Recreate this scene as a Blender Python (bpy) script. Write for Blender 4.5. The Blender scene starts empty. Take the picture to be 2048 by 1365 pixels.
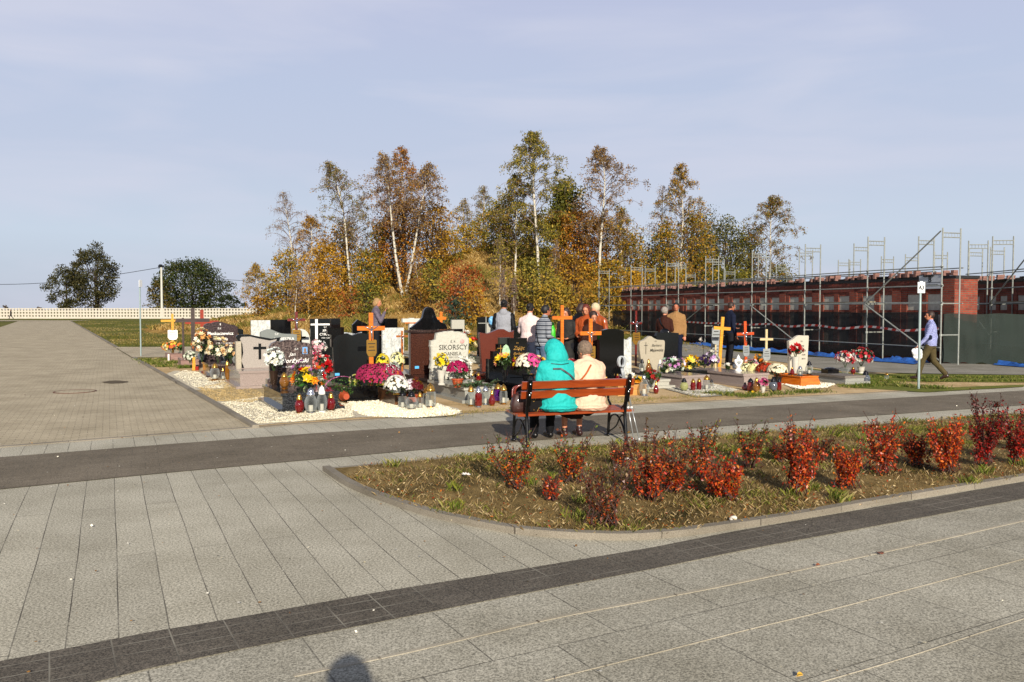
import bpy, bmesh, math, random
import numpy as np
from mathutils import Vector, Matrix, noise as mnoise
from mathutils.bvhtree import BVHTree
R = math.radians
rnd = random.Random(7)
RS = np.random.RandomState(11)
SC = bpy.context.scene
COL = SC.collection

# ------------------------------------------------------------------ camera
H = 1.85; F = 1653.0; PITCH = math.atan((682.5 - 618) / F)
cd = bpy.data.cameras.new('camera'); cam = bpy.data.objects.new('camera', cd); COL.objects.link(cam)
cd.sensor_width = 36; cd.lens = F / 2048 * 36; cd.clip_end = 5000; cd.clip_start = 0.05
cam.location = (0, 0, H); cam.rotation_euler = (math.pi / 2 - PITCH, 0, 0)
SC.camera = cam
SUN_AZ, SUN_EL = 10.0, 22.0       # shadows fall SUN_AZ degrees left of the view direction
# ------------------------------------------------------------------ world
w = bpy.data.worlds.new('World'); SC.world = w; w.use_nodes = True
nt = w.node_tree; nt.nodes.clear()
N = nt.nodes.new; Lk = nt.links.new
out = N('ShaderNodeOutputWorld'); bg = N('ShaderNodeBackground'); bg2 = N('ShaderNodeBackground')
sky = N('ShaderNodeTexSky'); sky.sky_type = 'NISHITA'; sky.sun_disc = False
sky.sun_elevation = R(SUN_EL); sky.sun_rotation = R(180 - SUN_AZ); sky.air_density = 1.0; sky.dust_density = 1.5
bg.inputs[1].default_value = 0.05
Lk(sky.outputs[0], bg.inputs[0])
tc = N('ShaderNodeTexCoord'); sep = N('ShaderNodeSeparateXYZ'); Lk(tc.outputs['Generated'], sep.inputs[0])
cr = N('ShaderNodeValToRGB'); e = cr.color_ramp.elements
e[0].position = 0.0; e[0].color = (0.50, 0.54, 0.625, 1); e[1].position = 0.42; e[1].color = (0.50, 0.53, 0.73, 1)
for p_, c_ in ((.03, (.535, .60, .70, 1)), (.083, (.58, .67, .79, 1)), (.17, (.54, .61, .765, 1)), (.25, (.51, .585, .76, 1))):
    m1 = e.new(p_); m1.color = c_
Lk(sep.outputs[2], cr.inputs[0])
mp = N('ShaderNodeMapping'); mp.inputs['Scale'].default_value = (1.2, 1.2, 7.0); mp.inputs['Rotation'].default_value = (0.12, 0.1, 0)
Lk(tc.outputs['Generated'], mp.inputs[0])
ns = N('ShaderNodeTexNoise'); ns.inputs['Scale'].default_value = 2.2; ns.inputs['Detail'].default_value = 5; ns.inputs['Distortion'].default_value = .4
Lk(mp.outputs[0], ns.inputs['Vector'])
cw = N('ShaderNodeValToRGB'); cw.color_ramp.elements[0].position = .43; cw.color_ramp.elements[1].position = .68
Lk(ns.outputs[0], cw.inputs[0])
mx = N('ShaderNodeMix'); mx.data_type = 'RGBA'; mfac = N('ShaderNodeMath'); mfac.operation = 'MULTIPLY'; mfac.inputs[1].default_value = .62
Lk(cw.outputs[0], mfac.inputs[0]); Lk(mfac.outputs[0], mx.inputs[0]); Lk(cr.outputs[0], mx.inputs[6]); mx.inputs[7].default_value = (0.66, 0.68, 0.805, 1)
Lk(mx.outputs[2], bg2.inputs[0]); bg2.inputs[1].default_value = 0.735
mr = N('ShaderNodeMapRange'); mr.inputs[1].default_value = .42; mr.inputs[2].default_value = .75; mr.inputs[3].default_value = 1; mr.inputs[4].default_value = .12
Lk(sep.outputs[2], mr.inputs[0])
ms = N('ShaderNodeMixShader'); Lk(mr.outputs[0], ms.inputs[0]); Lk(bg.outputs[0], ms.inputs[1]); Lk(bg2.outputs[0], ms.inputs[2])
Lk(ms.outputs[0], out.inputs[0])
# ------------------------------------------------------------------ sun
sd = bpy.data.lights.new('sun', 'SUN'); sd.energy = 5.0; sd.angle = R(0.5); sd.color = (1.0, 0.915, 0.79)
sun = bpy.data.objects.new('sun', sd); COL.objects.link(sun)
az = R(SUN_AZ); el = R(SUN_EL)
sdir = Vector((-math.sin(az) * math.cos(el), math.cos(az) * math.cos(el), -math.sin(el)))
sun.rotation_euler = sdir.to_track_quat('-Z', 'Y').to_euler()
SC.view_settings.view_transform = 'Standard'; SC.view_settings.look = 'None'
SC.view_settings.exposure = 0.45; SC.view_settings.gamma = 1.0; SC.view_settings.use_curve_mapping = False
SC.render.engine = 'CYCLES'
SC.cycles.max_bounces = 6; SC.cycles.diffuse_bounces = 2; SC.cycles.glossy_bounces = 2
SC.cycles.transmission_bounces = 4; SC.cycles.transparent_max_bounces = 10
SC.cycles.caustics_reflective = False; SC.cycles.caustics_refractive = False

# ------------------------------------------------------------------ maths: photo pixel (2048 wide) -> world
def ss(a, b, t):
    t = np.clip((np.asarray(t, float) - a) / (b - a), 0, 1); return t * t * (3 - 2 * t)
def hill(x, y):
    x = np.asarray(x, float); y = np.asarray(y, float)
    s = np.where(x < -1, 13.0, 8.5)
    h = 7.6 * np.exp(-((x + 1) / s) ** 2 / 2) * np.exp(-((y - 84) / 14.5) ** 2 / 2)
    h += 2.2 * np.exp(-((x - 12) / 8) ** 2 / 2) * np.exp(-((y - 88) / 9.0) ** 2 / 2)
    return np.maximum(h - .2, 0)
def Z(x, y):
    x = np.asarray(x, float); y = np.asarray(y, float)
    r = .26 * ss(19, 25, y) * ss(-9, -3, x) * (1 - ss(7.5, 10, x))
    return r + hill(x, y) * ss(34, 50, y)
def Zf(x, y): return float(Z(x, y))
def ray(px, py):
    a = PITCH + math.atan((py - 682.5) / F); c = math.cos(math.atan((py - 682.5) / F))
    # forward-distance-normalised direction
    zc = -(py - 682.5) / F
    d = Vector(((px - 1024) / F, math.cos(PITCH) + zc * math.sin(PITCH), -math.sin(PITCH) + zc * math.cos(PITCH)))
    return d
def P(px, py, z=0.0):
    d = ray(px, py); t = (z - H) / d.z; return Vector((d.x * t, d.y * t, z))
def PD(px, py, y):
    """point seen at the pixel at forward distance y"""
    d = ray(px, py); t = y / d.y; return Vector((d.x * t, y, H + d.z * t))
def zat(py, y): return PD(1024, py, y).z
def xat(px, y, z=1.0):
    # x at distance y for a pixel column
    return (px - 1024) / F * (y * math.cos(PITCH) + (H - z) * math.sin(PITCH))
def PG(px, py):
    """hit with the uneven ground"""
    p = P(px, py)
    for _ in range(12):
        p = P(px, py, Zf(p.x, p.y))
    return p

# ------------------------------------------------------------------ materials
MATS = {}
def srgb(c):
    if isinstance(c, str):
        c = c.lstrip('#'); c = tuple(int(c[i:i + 2], 16) / 255 for i in (0, 2, 4))
        return tuple(((v + .055) / 1.055) ** 2.4 if v > .04045 else v / 12.92 for v in c)
    return tuple(c)
def newmat(name):
    m = bpy.data.materials.new(name); m.use_nodes = True; t = m.node_tree
    b = t.nodes['Principled BSDF']; return m, t, b
def ramp(t, src, stops, interp='LINEAR'):
    r = t.nodes.new('ShaderNodeValToRGB'); r.color_ramp.interpolation = interp
    el_ = r.color_ramp.elements
    while len(el_) < len(stops): el_.new(.5)
    for q, (p, c) in zip(el_, stops):
        q.position = p; q.color = tuple(srgb(c)) + (1,)
    t.links.new(src, r.inputs[0]); return r.outputs[0]
def tex(t, kind, scale, detail=4, coord='Object', vec=None, rough=.5, **kw):
    n = t.nodes.new(kind)
    if 'Scale' in n.inputs: n.inputs['Scale'].default_value = scale
    if 'Detail' in n.inputs: n.inputs['Detail'].default_value = detail
    if 'Roughness' in n.inputs: n.inputs['Roughness'].default_value = rough
    if vec is None:
        c = t.nodes.new('ShaderNodeTexCoord'); vec = c.outputs[coord]
    t.links.new(vec, n.inputs['Vector'])
    return n
def mixc(t, fac, a, b, mode='MIX'):
    m = t.nodes.new('ShaderNodeMix'); m.data_type = 'RGBA'; m.blend_type = mode
    for i, v in ((0, fac), (6, a), (7, b)):
        if hasattr(v, 'is_output'): t.links.new(v, m.inputs[i])
        elif i == 0: m.inputs[0].default_value = v
        else: m.inputs[i].default_value = tuple(srgb(v)) + (1,)
    return m.outputs[2]
def bump(t, b, h, strength=.3, dist=.01):
    n = t.nodes.new('ShaderNodeBump'); n.inputs['Strength'].default_value = strength; n.inputs['Distance'].default_value = dist
    t.links.new(h, n.inputs['Height']); t.links.new(n.outputs[0], b.inputs['Normal'])
def mat(name, col, rough=.6, metal=0, var=.12, scale=8, spec=None, coat=0):
    """painted / plain material with a little large and small scale variation"""
    if name in MATS: return MATS[name]
    m, t, b = newmat(name); c = srgb(col)
    n = tex(t, 'ShaderNodeTexNoise', scale, 5, rough=.65)
    lo = tuple(v * (1 - var) for v in c); hi = tuple(min(1, v * (1 + var)) for v in c)
    o = ramp(t, n.outputs[0], [(.3, lo), (.7, hi)])
    t.links.new(o, b.inputs['Base Color'])
    b.inputs['Roughness'].default_value = rough; b.inputs['Metallic'].default_value = metal
    if spec is not None: b.inputs['Specular IOR Level'].default_value = spec
    if coat: b.inputs['Coat Weight'].default_value = coat; b.inputs['Coat Roughness'].default_value = .08
    bump(t, b, n.outputs[0], .1, .004)
    MATS[name] = m; return m
def stone(name, cols, scale=90, rough=.12, vein=None, coat=0, bumpy=0):
    """polished granite or marble: speckle, optional veins"""
    m, t, b = newmat(name)
    n = tex(t, 'ShaderNodeTexNoise', scale, 3, rough=.8)
    o = ramp(t, n.outputs[0], [(.36, cols[0]), (.5, cols[1]), (.64, cols[2])])
    if vein:
        v = tex(t, 'ShaderNodeTexNoise', 1.3, 8, rough=.6); v.inputs['Distortion'].default_value = 2.2
        f = ramp(t, v.outputs[0], [(.475, (0, 0, 0)), (.5, (.8, .8, .8)), (.525, (0, 0, 0))])
        o = mixc(t, f, o, vein)
    t.links.new(o, b.inputs['Base Color']); b.inputs['Roughness'].default_value = rough
    if bumpy:
        n2 = tex(t, 'ShaderNodeTexNoise', 14, 5); bump(t, b, n2.outputs[0], bumpy, .03)
    MATS[name] = m; return m
def colmat(name, rough=.6, spec=.3, trans=0.0):
    """colour from the mesh's own 'Col' attribute (each leaf / petal has its own colour)"""
    m, t, b = newmat(name); a = t.nodes.new('ShaderNodeAttribute'); a.attribute_name = 'Col'
    t.links.new(a.outputs['Color'], b.inputs['Base Color']); b.inputs['Roughness'].default_value = rough
    b.inputs['Specular IOR Level'].default_value = spec
    if trans:
        tr = t.nodes.new('ShaderNodeBsdfTranslucent'); t.links.new(a.outputs['Color'], tr.inputs[0])
        mxs = t.nodes.new('ShaderNodeMixShader'); mxs.inputs[0].default_value = trans
        o = [n for n in t.nodes if n.type == 'OUTPUT_MATERIAL'][0]
        t.links.new(b.outputs[0], mxs.inputs[1]); t.links.new(tr.outputs[0], mxs.inputs[2]); t.links.new(mxs.outputs[0], o.inputs[0])
    MATS[name] = m; return m
def glass(name, col, tint=.5, rough=.06):
    """thin candle glass: mostly see-through tint plus gloss"""
    m, t, b = newmat(name); b.inputs['Base Color'].default_value = tuple(srgb(col)) + (1,)
    b.inputs['Roughness'].default_value = rough; b.inputs['Coat Weight'].default_value = .5; b.inputs['Specular IOR Level'].default_value = .8
    tr = t.nodes.new('ShaderNodeBsdfTransparent'); tr.inputs[0].default_value = tuple(.5 + .5 * v for v in srgb(col)) + (1,)
    mxs = t.nodes.new('ShaderNodeMixShader'); lw = t.nodes.new('ShaderNodeLayerWeight'); lw.inputs[0].default_value = .45
    mr_ = t.nodes.new('ShaderNodeMapRange'); t.links.new(lw.outputs['Facing'], mr_.inputs[0]); mr_.inputs[3].default_value = max(0, tint - .12); mr_.inputs[4].default_value = min(1, tint + .45)
    t.links.new(mr_.outputs[0], mxs.inputs[0])
    o = [n for n in t.nodes if n.type == 'OUTPUT_MATERIAL'][0]
    t.links.new(tr.outputs[0], mxs.inputs[1]); t.links.new(b.outputs[0], mxs.inputs[2]); t.links.new(mxs.outputs[0], o.inputs[0])
    MATS[name] = m; return m
def wood(name, dark, light, rough=.35, scale=(3, 3, 40), coat=.3):
    m, t, b = newmat(name); c = t.nodes.new('ShaderNodeTexCoord'); mpn = t.nodes.new('ShaderNodeMapping')
    mpn.inputs['Scale'].default_value = scale; t.links.new(c.outputs['Object'], mpn.inputs[0])
    n = tex(t, 'ShaderNodeTexNoise', 1.0, 6, vec=mpn.outputs[0], rough=.6); n.inputs['Distortion'].default_value = 1.0
    o = ramp(t, n.outputs[0], [(.3, dark), (.7, light)])
    t.links.new(o, b.inputs['Base Color']); b.inputs['Roughness'].default_value = rough; b.inputs['Coat Weight'].default_value = coat
    b.inputs['Coat Roughness'].default_value = .15
    bump(t, b, n.outputs[0], .15, .003); MATS[name] = m; return m

# ------------------------------------------------------------------ mesh building
class MB:
    def __init__(s): s.v = []; s.f = []; s.c = []; s.mi = []
    def add(s, vs, fs, col=None, mi=0):
        o = len(s.v); s.v += [tuple(v) for v in vs]
        for f in fs: s.f.append([o + i for i in f]); s.c.append(col); s.mi.append(mi)
        return s
    def box(s, c, size, rot=0.0, col=None, M=None, mi=0, taper=1.0):
        x, y, z = [v / 2 for v in size]; vs = []
        for dz in (-1, 1):
            k = 1 if dz < 0 else taper
            for dx, dy in ((-1, -1), (1, -1), (1, 1), (-1, 1)):
                v = Vector((dx * x * k, dy * y * k, dz * z))
                if M is not None: v = M @ v
                elif rot: v = Matrix.Rotation(rot, 3, 'Z') @ v
                vs.append(v + Vector(c))
        return s.add(vs, [(3, 2, 1, 0), (4, 5, 6, 7), (0, 1, 5, 4), (1, 2, 6, 5), (2, 3, 7, 6), (3, 0, 4, 7)], col, mi)
    def bar(s, a, b, w, h, up=(0, 0, 1), col=None, mi=0):
        a = Vector(a); b = Vector(b); d = b - a; L = d.length; d.normalize()
        u = Vector(up)
        if abs(d.dot(u)) > .99: u = Vector((0, 1, 0))
        sx = d.cross(u).normalized(); uz = sx.cross(d).normalized()
        M = Matrix((sx, d, uz)).transposed()
        return s.box((a + b) / 2, (w, L, h), M=M, col=col, mi=mi)
    def tube(s, pts, rad, n=8, cap=True, col=None, mi=0):
        pts = [Vector(p) for p in pts]
        if not hasattr(rad, '__len__'): rad = [rad] * len(pts)
        rings = []; prev = None
        for i, p in enumerate(pts):
            d = (pts[min(i + 1, len(pts) - 1)] - pts[max(i - 1, 0)]).normalized()
            if prev is None:
                a = Vector((0, 0, 1)) if abs(d.z) < .9 else Vector((1, 0, 0)); prev = d.cross(a).normalized()
            x = (prev - d * prev.dot(d)).normalized(); y = d.cross(x); prev = x
            rings.append([p + (x * math.cos(2 * math.pi * k / n) + y * math.sin(2 * math.pi * k / n)) * rad[i] for k in range(n)])
        vs = [v for r in rings for v in r]; fs = []
        for i in range(len(rings) - 1):
            for k in range(n):
                k2 = (k + 1) % n; fs.append((i * n + k, i * n + k2, (i + 1) * n + k2, (i + 1) * n + k))
        if cap: fs.append(tuple(range(n - 1, -1, -1))); fs.append(tuple((len(rings) - 1) * n + k for k in range(n)))
        return s.add(vs, fs, col, mi)
    def lathe(s, prof, c=(0, 0, 0), n=14, col=None, M=None, mi=0, flute=0):
        vs = []; fs = []; c = Vector(c)
        for (r, z) in prof:
            for k in range(n):
                a = 2 * math.pi * k / n; rr = r * (1 + (flute if k % 2 else -flute))
                v = Vector((rr * math.cos(a), rr * math.sin(a), z))
                if M is not None: v = M @ v
                vs.append(v + c)
        m = len(prof)
        for i in range(m - 1):
            for k in range(n):
                k2 = (k + 1) % n; fs.append((i * n + k, i * n + k2, (i + 1) * n + k2, (i + 1) * n + k))
        fs.append(tuple(range(n - 1, -1, -1))); fs.append(tuple((m - 1) * n + k for k in range(n)))
        return s.add(vs, fs, col, mi)
    def ell(s, c, r, M=None, n=10, m=6, col=None, mi=0):
        """ellipsoid"""
        c = Vector(c); vs = [Vector((0, 0, -1))]
        for i in range(1, m):
            p = -math.pi / 2 + math.pi * i / m
            for k in range(n):
                a = 2 * math.pi * k / n; vs.append(Vector((math.cos(p) * math.cos(a), math.cos(p) * math.sin(a), math.sin(p))))
        vs.append(Vector((0, 0, 1)))
        o = []
        for v in vs:
            v = Vector((v.x * r[0], v.y * r[1], v.z * r[2]))
            if M is not None: v = M @ v
            o.append(v + c)
        fs = []
        for k in range(n): fs.append((0, 1 + (k + 1) % n, 1 + k))
        for i in range(m - 2):
            for k in range(n):
                k2 = (k + 1) % n; a = 1 + i * n; b = 1 + (i + 1) * n; fs.append((a + k, a + k2, b + k2, b + k))
        t = len(o) - 1; a = 1 + (m - 2) * n
        for k in range(n): fs.append((a + k, a + (k + 1) % n, t))
        return s.add(o, fs, col, mi)
    def prism(s, pts, y0, y1, col=None, mi=0, off=(0, 0, 0), bev=0.0):
        """outline in x,z extruded along y (y0 front, y1 back); pts counter-clockwise seen from the front (-y)"""
        n = len(pts); ox, oy, oz = off
        rings = [(y0, 0)] if not bev else [(y0, bev), (y0 + bev, 0)]
        rings += [(y1, 0)] if not bev else [(y1 - bev, 0), (y1, bev)]
        cx = sum(p[0] for p in pts) / n; cz = sum(p[1] for p in pts) / n
        vs = []
        for (y, ins) in rings:
            for (x, z) in pts:
                if ins:
                    dx, dz = x - cx, z - cz; L = math.hypot(dx, dz) or 1; k = 1 - ins / L; x, z = cx + dx * k, cz + dz * k
                vs.append((x + ox, y + oy, z + oz))
        fs = [tuple(range(n)), tuple((len(rings) - 1) * n + i for i in range(n - 1, -1, -1))]
        for q in range(len(rings) - 1):
            for i in range(n):
                j = (i + 1) % n; fs.append((q * n + j, q * n + i, (q + 1) * n + i, (q + 1) * n + j))
        return s.add(vs, fs, col, mi)
    def mesh(s, name, mats, smooth=False, fix=True):
        me = bpy.data.meshes.new(name); me.from_pydata(s.v, [], s.f)
        for m in (mats if isinstance(mats, (list, tuple)) else [mats]): me.materials.append(m)
        if any(s.mi): me.polygons.foreach_set('material_index', s.mi)
        if any(c is not None for c in s.c):
            ca = me.color_attributes.new('Col', 'FLOAT_COLOR', 'CORNER'); arr = []
            for f, c in zip(s.f, s.c):
                c = c or (.5, .5, .5); arr += list(c[:3] + (1,)) * len(f)
            ca.data.foreach_set('color', arr)
        if fix:
            bm = bmesh.new(); bm.from_mesh(me); bmesh.ops.recalc_face_normals(bm, faces=bm.faces); bm.to_mesh(me); bm.free()
        if smooth: me.polygons.foreach_set('use_smooth', [True] * len(me.polygons))
        return me
    def build(s, name, mats, parent=None, smooth=False, loc=None, fix=True):
        return link(name, s.mesh(name, mats, smooth, fix), parent, loc)
def link(name, me, parent=None, loc=None):
    o = bpy.data.objects.new(name, me); COL.objects.link(o)
    if parent: o.parent = parent
    if loc is not None: o.location = loc
    return o
def thing(name, label, cat, loc=(0, 0, 0), rz=0.0, group=None):
    o = bpy.data.objects.new(name, None); COL.objects.link(o); o.location = loc; o.rotation_euler = (0, 0, rz)
    o.empty_display_size = .1
    return tag(o, label, cat, group)
def tag(o, label=None, cat=None, group=None, kind=None):
    if label: o['label'] = label
    if cat: o['category'] = cat
    if group: o['group'] = group
    if kind: o['kind'] = kind
    return o
def struct(o): o['kind'] = 'structure'; return o
def dup(o, loc, rz=None, label=None):
    r = o.copy(); COL.objects.link(r); r.location = loc
    if rz is not None: r.rotation_euler = (0, 0, rz)
    if label: r['label'] = label
    for ch in o.children:
        c = ch.copy(); COL.objects.link(c); c.parent = r
        for g in ch.children:
            d = g.copy(); COL.objects.link(d); d.parent = c
    return r
def quads(name, V, C, m, parent=None):
    """numpy: V (N,4,3) separate quads, C (N,3) colours"""
    n = len(V); me = bpy.data.meshes.new(name)
    me.vertices.add(n * 4); me.vertices.foreach_set('co', np.ascontiguousarray(V, dtype=np.float32).ravel())
    me.loops.add(n * 4); me.loops.foreach_set('vertex_index', np.arange(n * 4, dtype=np.int32))
    me.polygons.add(n); me.polygons.foreach_set('loop_start', np.arange(0, n * 4, 4, dtype=np.int32))
    me.update(calc_edges=True)
    ca = me.color_attributes.new('Col', 'FLOAT_COLOR', 'CORNER')
    cc = np.ones((n, 4, 4), np.float32); cc[:, :, :3] = C[:, None, :]; ca.data.foreach_set('color', cc.ravel())
    me.materials.append(m); return link(name, me, parent)
def leaves(cen, size, flat=0.0, asp=.62, rs=RS):
    """rhombic leaves with random orientation. flat biases the normals upward"""
    n = len(cen); u = rs.normal(size=(n, 3)); u[:, 2] *= (1 - flat); u /= np.linalg.norm(u, axis=1)[:, None] + 1e-9
    v = rs.normal(size=(n, 3)); v[:, 2] *= (1 - flat)
    v -= (v * u).sum(1)[:, None] * u; v /= np.linalg.norm(v, axis=1)[:, None] + 1e-9
    s = (np.asarray(size) * np.ones(n))[:, None] * .5
    return np.stack([cen - u * s, cen + v * s * asp - u * s * .1, cen + u * s, cen - v * s * asp - u * s * .1], 1)
def pal(n, cols, rs=RS, jit=.15):
    c = np.array([srgb(x) for x in cols]); k = rs.randint(0, len(c), n); o = c[k] * (1 + rs.uniform(-jit, jit, (n, 1)))
    return np.clip(o, 0, 1)
def sheet(name, A, B, m, off, nu=None, nv=4, seg=1.0, stat='structure'):
    """ground sheet between two polylines A (near) and B (far), draped on the ground"""
    def res(L, n):
        L = [Vector((p[0], p[1], 0)) for p in L]; d = [0]
        for a, b in zip(L, L[1:]): d.append(d[-1] + (b - a).length)
        o = []
        for i in range(n + 1):
            t = d[-1] * i / n
            for k in range(len(L) - 1):
                if t <= d[k + 1] + 1e-9: break
            f = (t - d[k]) / max(1e-9, d[k + 1] - d[k]); o.append(L[k].lerp(L[k + 1], min(1, f)))
        return o
    la = sum((Vector(a[:2]) - Vector(b[:2])).length for a, b in zip(A, A[1:]))
    nu = nu or max(2, min(400, int(la / seg)))
    a = res(A, nu); b = res(B, nu); V = []
    for j in range(nv + 1):
        for i in range(nu + 1):
            p = a[i].lerp(b[i], j / nv); V.append((p.x, p.y, Zf(p.x, p.y) + off))
    fs = [(j * (nu + 1) + i, j * (nu + 1) + i + 1, (j + 1) * (nu + 1) + i + 1, (j + 1) * (nu + 1) + i) for j in range(nv) for i in range(nu)]
    me = bpy.data.meshes.new(name); me.from_pydata(V, [], fs); me.materials.append(m)
    bm = bmesh.new(); bm.from_mesh(me); bmesh.ops.recalc_face_normals(bm, faces=bm.faces)
    if sum(f.normal.z for f in bm.faces) < 0: bmesh.ops.reverse_faces(bm, faces=bm.faces)
    bm.to_mesh(me); bm.free()
    o = link(name, me); o['kind'] = stat; return o
def poly(name, pts, m, z, stat='structure'):
    bm = bmesh.new(); vs = [bm.verts.new((p[0], p[1], z)) for p in pts]; f = bm.faces.new(vs)
    bmesh.ops.triangulate(bm, faces=[f]); bmesh.ops.recalc_face_normals(bm, faces=bm.faces)
    if sum(f.normal.z for f in bm.faces) < 0: bmesh.ops.reverse_faces(bm, faces=bm.faces)
    me = bpy.data.meshes.new(name); bm.to_mesh(me); bm.free(); me.materials.append(m); o = link(name, me)
    if stat: o['kind'] = stat
    return o
def smoothline(pts, n=6):
    """Catmull-Rom"""
    P_ = [Vector(p) for p in pts]; P_ = [P_[0] * 2 - P_[1]] + P_ + [P_[-1] * 2 - P_[-2]]; o = []
    for i in range(1, len(P_) - 2):
        for k in range(n):
            t = k / n; a, b, c, d = P_[i - 1:i + 3]
            o.append(.5 * ((2 * b) + (c - a) * t + (2 * a - 5 * b + 4 * c - d) * t * t + (3 * b - a - 3 * c + d) * t ** 3))
    o.append(P_[-2]); return o
# ================================================================== GROUND AND PAVING
UA = R(26.0); UX = Vector((math.cos(UA), math.sin(UA), 0)); VX = Vector((-math.sin(UA), math.cos(UA), 0))
def paver(name, lo, hi, joint, bw, bh, rot, jw=.006, speck=260, offset=.5, wob=.06, rough=.85, jmix=.8, base=None, stain=.25):
    """concrete slabs with an exposed grit face: brick layout for the joints, fine speckle, faint stains"""
    m, t, b = newmat(name)
    c = t.nodes.new('ShaderNodeTexCoord'); mpn = t.nodes.new('ShaderNodeMapping'); mpn.inputs['Rotation'].default_value = (0, 0, rot)
    t.links.new(c.outputs['Object'], mpn.inputs[0])
    wn = tex(t, 'ShaderNodeTexNoise', .35, 2); vm = t.nodes.new('ShaderNodeVectorMath'); vm.operation = 'MULTIPLY_ADD'
    t.links.new(wn.outputs['Color'], vm.inputs[0]); vm.inputs[1].default_value = (wob, wob, 0); t.links.new(mpn.outputs[0], vm.inputs[2])
    br = t.nodes.new('ShaderNodeTexBrick'); br.inputs['Scale'].default_value = 1.0; br.inputs['Brick Width'].default_value = bw
    br.inputs['Row Height'].default_value = bh; br.inputs['Mortar Size'].default_value = jw; br.inputs['Mortar Smooth'].default_value = .3
    br.offset = offset; br.inputs['Color1'].default_value = (.45, .45, .45, 1); br.inputs['Color2'].default_value = (.62, .62, .62, 1); br.inputs['Mortar'].default_value = (0, 0, 0, 1)
    t.links.new(vm.outputs[0], br.inputs['Vector'])
    n = tex(t, 'ShaderNodeTexNoise', speck, 2, rough=.9)
    o = ramp(t, n.outputs[0], [(.34, lo), (.5, tuple((a + b2) / 2 for a, b2 in zip(srgb(lo), srgb(hi)))), (.66, hi)])
    hl = t.nodes.new('ShaderNodeMix'); hl.data_type = 'RGBA'; hl.blend_type = 'MULTIPLY'; hl.inputs[0].default_value = .42
    sc = t.nodes.new('ShaderNodeVectorMath'); sc.operation = 'SCALE'; sc.inputs['Scale'].default_value = 1.85
    t.links.new(br.outputs['Color'], sc.inputs[0]); t.links.new(o, hl.inputs[6]); t.links.new(sc.outputs[0], hl.inputs[7])
    st = tex(t, 'ShaderNodeTexNoise', .9, 6, rough=.65)
    stc = ramp(t, st.outputs[0], [(.3, (1 - stain * 1.4, 1 - stain * 1.45, 1 - stain * 1.6)), (.62, (1, 1, 1))])
    o2 = mixc(t, 1.0, hl.outputs[2], stc, 'MULTIPLY')
    # joints fade in and out
    jn = tex(t, 'ShaderNodeTexNoise', 1.6, 3); jr = ramp(t, jn.outputs[0], [(.4, (.05, .05, .05)), (.6, (1, 1, 1))])
    jf = t.nodes.new('ShaderNodeMath'); jf.operation = 'MULTIPLY'; t.links.new(br.outputs['Fac'], jf.inputs[0]); t.links.new(jr, jf.inputs[1])
    jf2 = t.nodes.new('ShaderNodeMath'); jf2.operation = 'MULTIPLY'; t.links.new(jf.outputs[0], jf2.inputs[0]); jf2.inputs[1].default_value = jmix
    o3 = mixc(t, jf2.outputs[0], o2, joint)
    t.links.new(o3, b.inputs['Base Color']); b.inputs['Roughness'].default_value = rough; b.inputs['Specular IOR Level'].default_value = .25
    ad = t.nodes.new('ShaderNodeMath'); ad.operation = 'MULTIPLY_ADD'; t.links.new(br.outputs['Fac'], ad.inputs[0]); ad.inputs[1].default_value = -1.2
    t.links.new(n.outputs[0], ad.inputs[2]); bump(t, b, ad.outputs[0], .45, .004)
    MATS[name] = m; return m
def rough_ground(name, stops, s1=.5, s2=30, b_=.6, dist=.03, mul=None):
    m, t, b = newmat(name); n1 = tex(t, 'ShaderNodeTexNoise', s1, 8, rough=.7); n2 = tex(t, 'ShaderNodeTexNoise', s2, 6, rough=.8)
    ad = t.nodes.new('ShaderNodeMath'); ad.operation = 'MULTIPLY_ADD'; t.links.new(n2.outputs[0], ad.inputs[0]); ad.inputs[1].default_value = .55
    sb = t.nodes.new('ShaderNodeMath'); sb.operation = 'SUBTRACT'; t.links.new(n1.outputs[0], sb.inputs[0]); sb.inputs[1].default_value = .275
    t.links.new(sb.outputs[0], ad.inputs[2])
    o = ramp(t, ad.outputs[0], stops); t.links.new(o, b.inputs['Base Color']); b.inputs['Roughness'].default_value = .95; b.inputs['Specular IOR Level'].default_value = .1
    bump(t, b, n2.outputs[0], b_, dist); MATS[name] = m; return m
M_slab = paver('light_slab', (.11, .105, .088), (.47, .455, .40), (.06, .05, .035), .60, .30, -(UA + math.pi / 2) + R(90) - R(7), jw=.005, speck=150)
M_slabv = paver('light_slab_long', (.17, .158, .122), (.68, .635, .50), (.05, .042, .03), 3.4, .265, -R(116), jw=.0038, speck=62, wob=.04, stain=.2)
M_slabh = paver('light_slab_wide', (.155, .145, .112), (.585, .55, .44), (.07, .06, .045), .8, .95, -R(29), jw=.005, speck=75, wob=.03, stain=.22, jmix=.55)
M_dark = paver('dark_slab', (.032, .028, .022), (.185, .16, .125), (.26, .24, .19), .30, .15, -R(29.5), jw=.005, speck=80, offset=0, wob=.03, jmix=.85, stain=.2)
M_darkp = paver('dark_path', (.075, .062, .044), (.27, .224, .158), (.19, .175, .14), .3, .15, -R(24), jw=.003, speck=80, jmix=.35, wob=.02)
M_road = paver('tan_brick_paving', (.32, .27, .18), (.58, .495, .345), (.11, .09, .055), .20, .10, -R(116) + math.pi / 2, jw=.005, speck=80, wob=.03, jmix=.55, stain=.22)
M_kerb = paver('kerb_concrete', (.15, .13, .10), (.32, .285, .225), (.05, .04, .03), 1.0, 5.0, -UA, jw=.006, speck=150)
M_kerbl = paver('kerb_pale', (.33, .295, .22), (.50, .455, .36), (.08, .06, .04), 1.0, 5.0, -R(29), jw=.008, speck=150)
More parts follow.
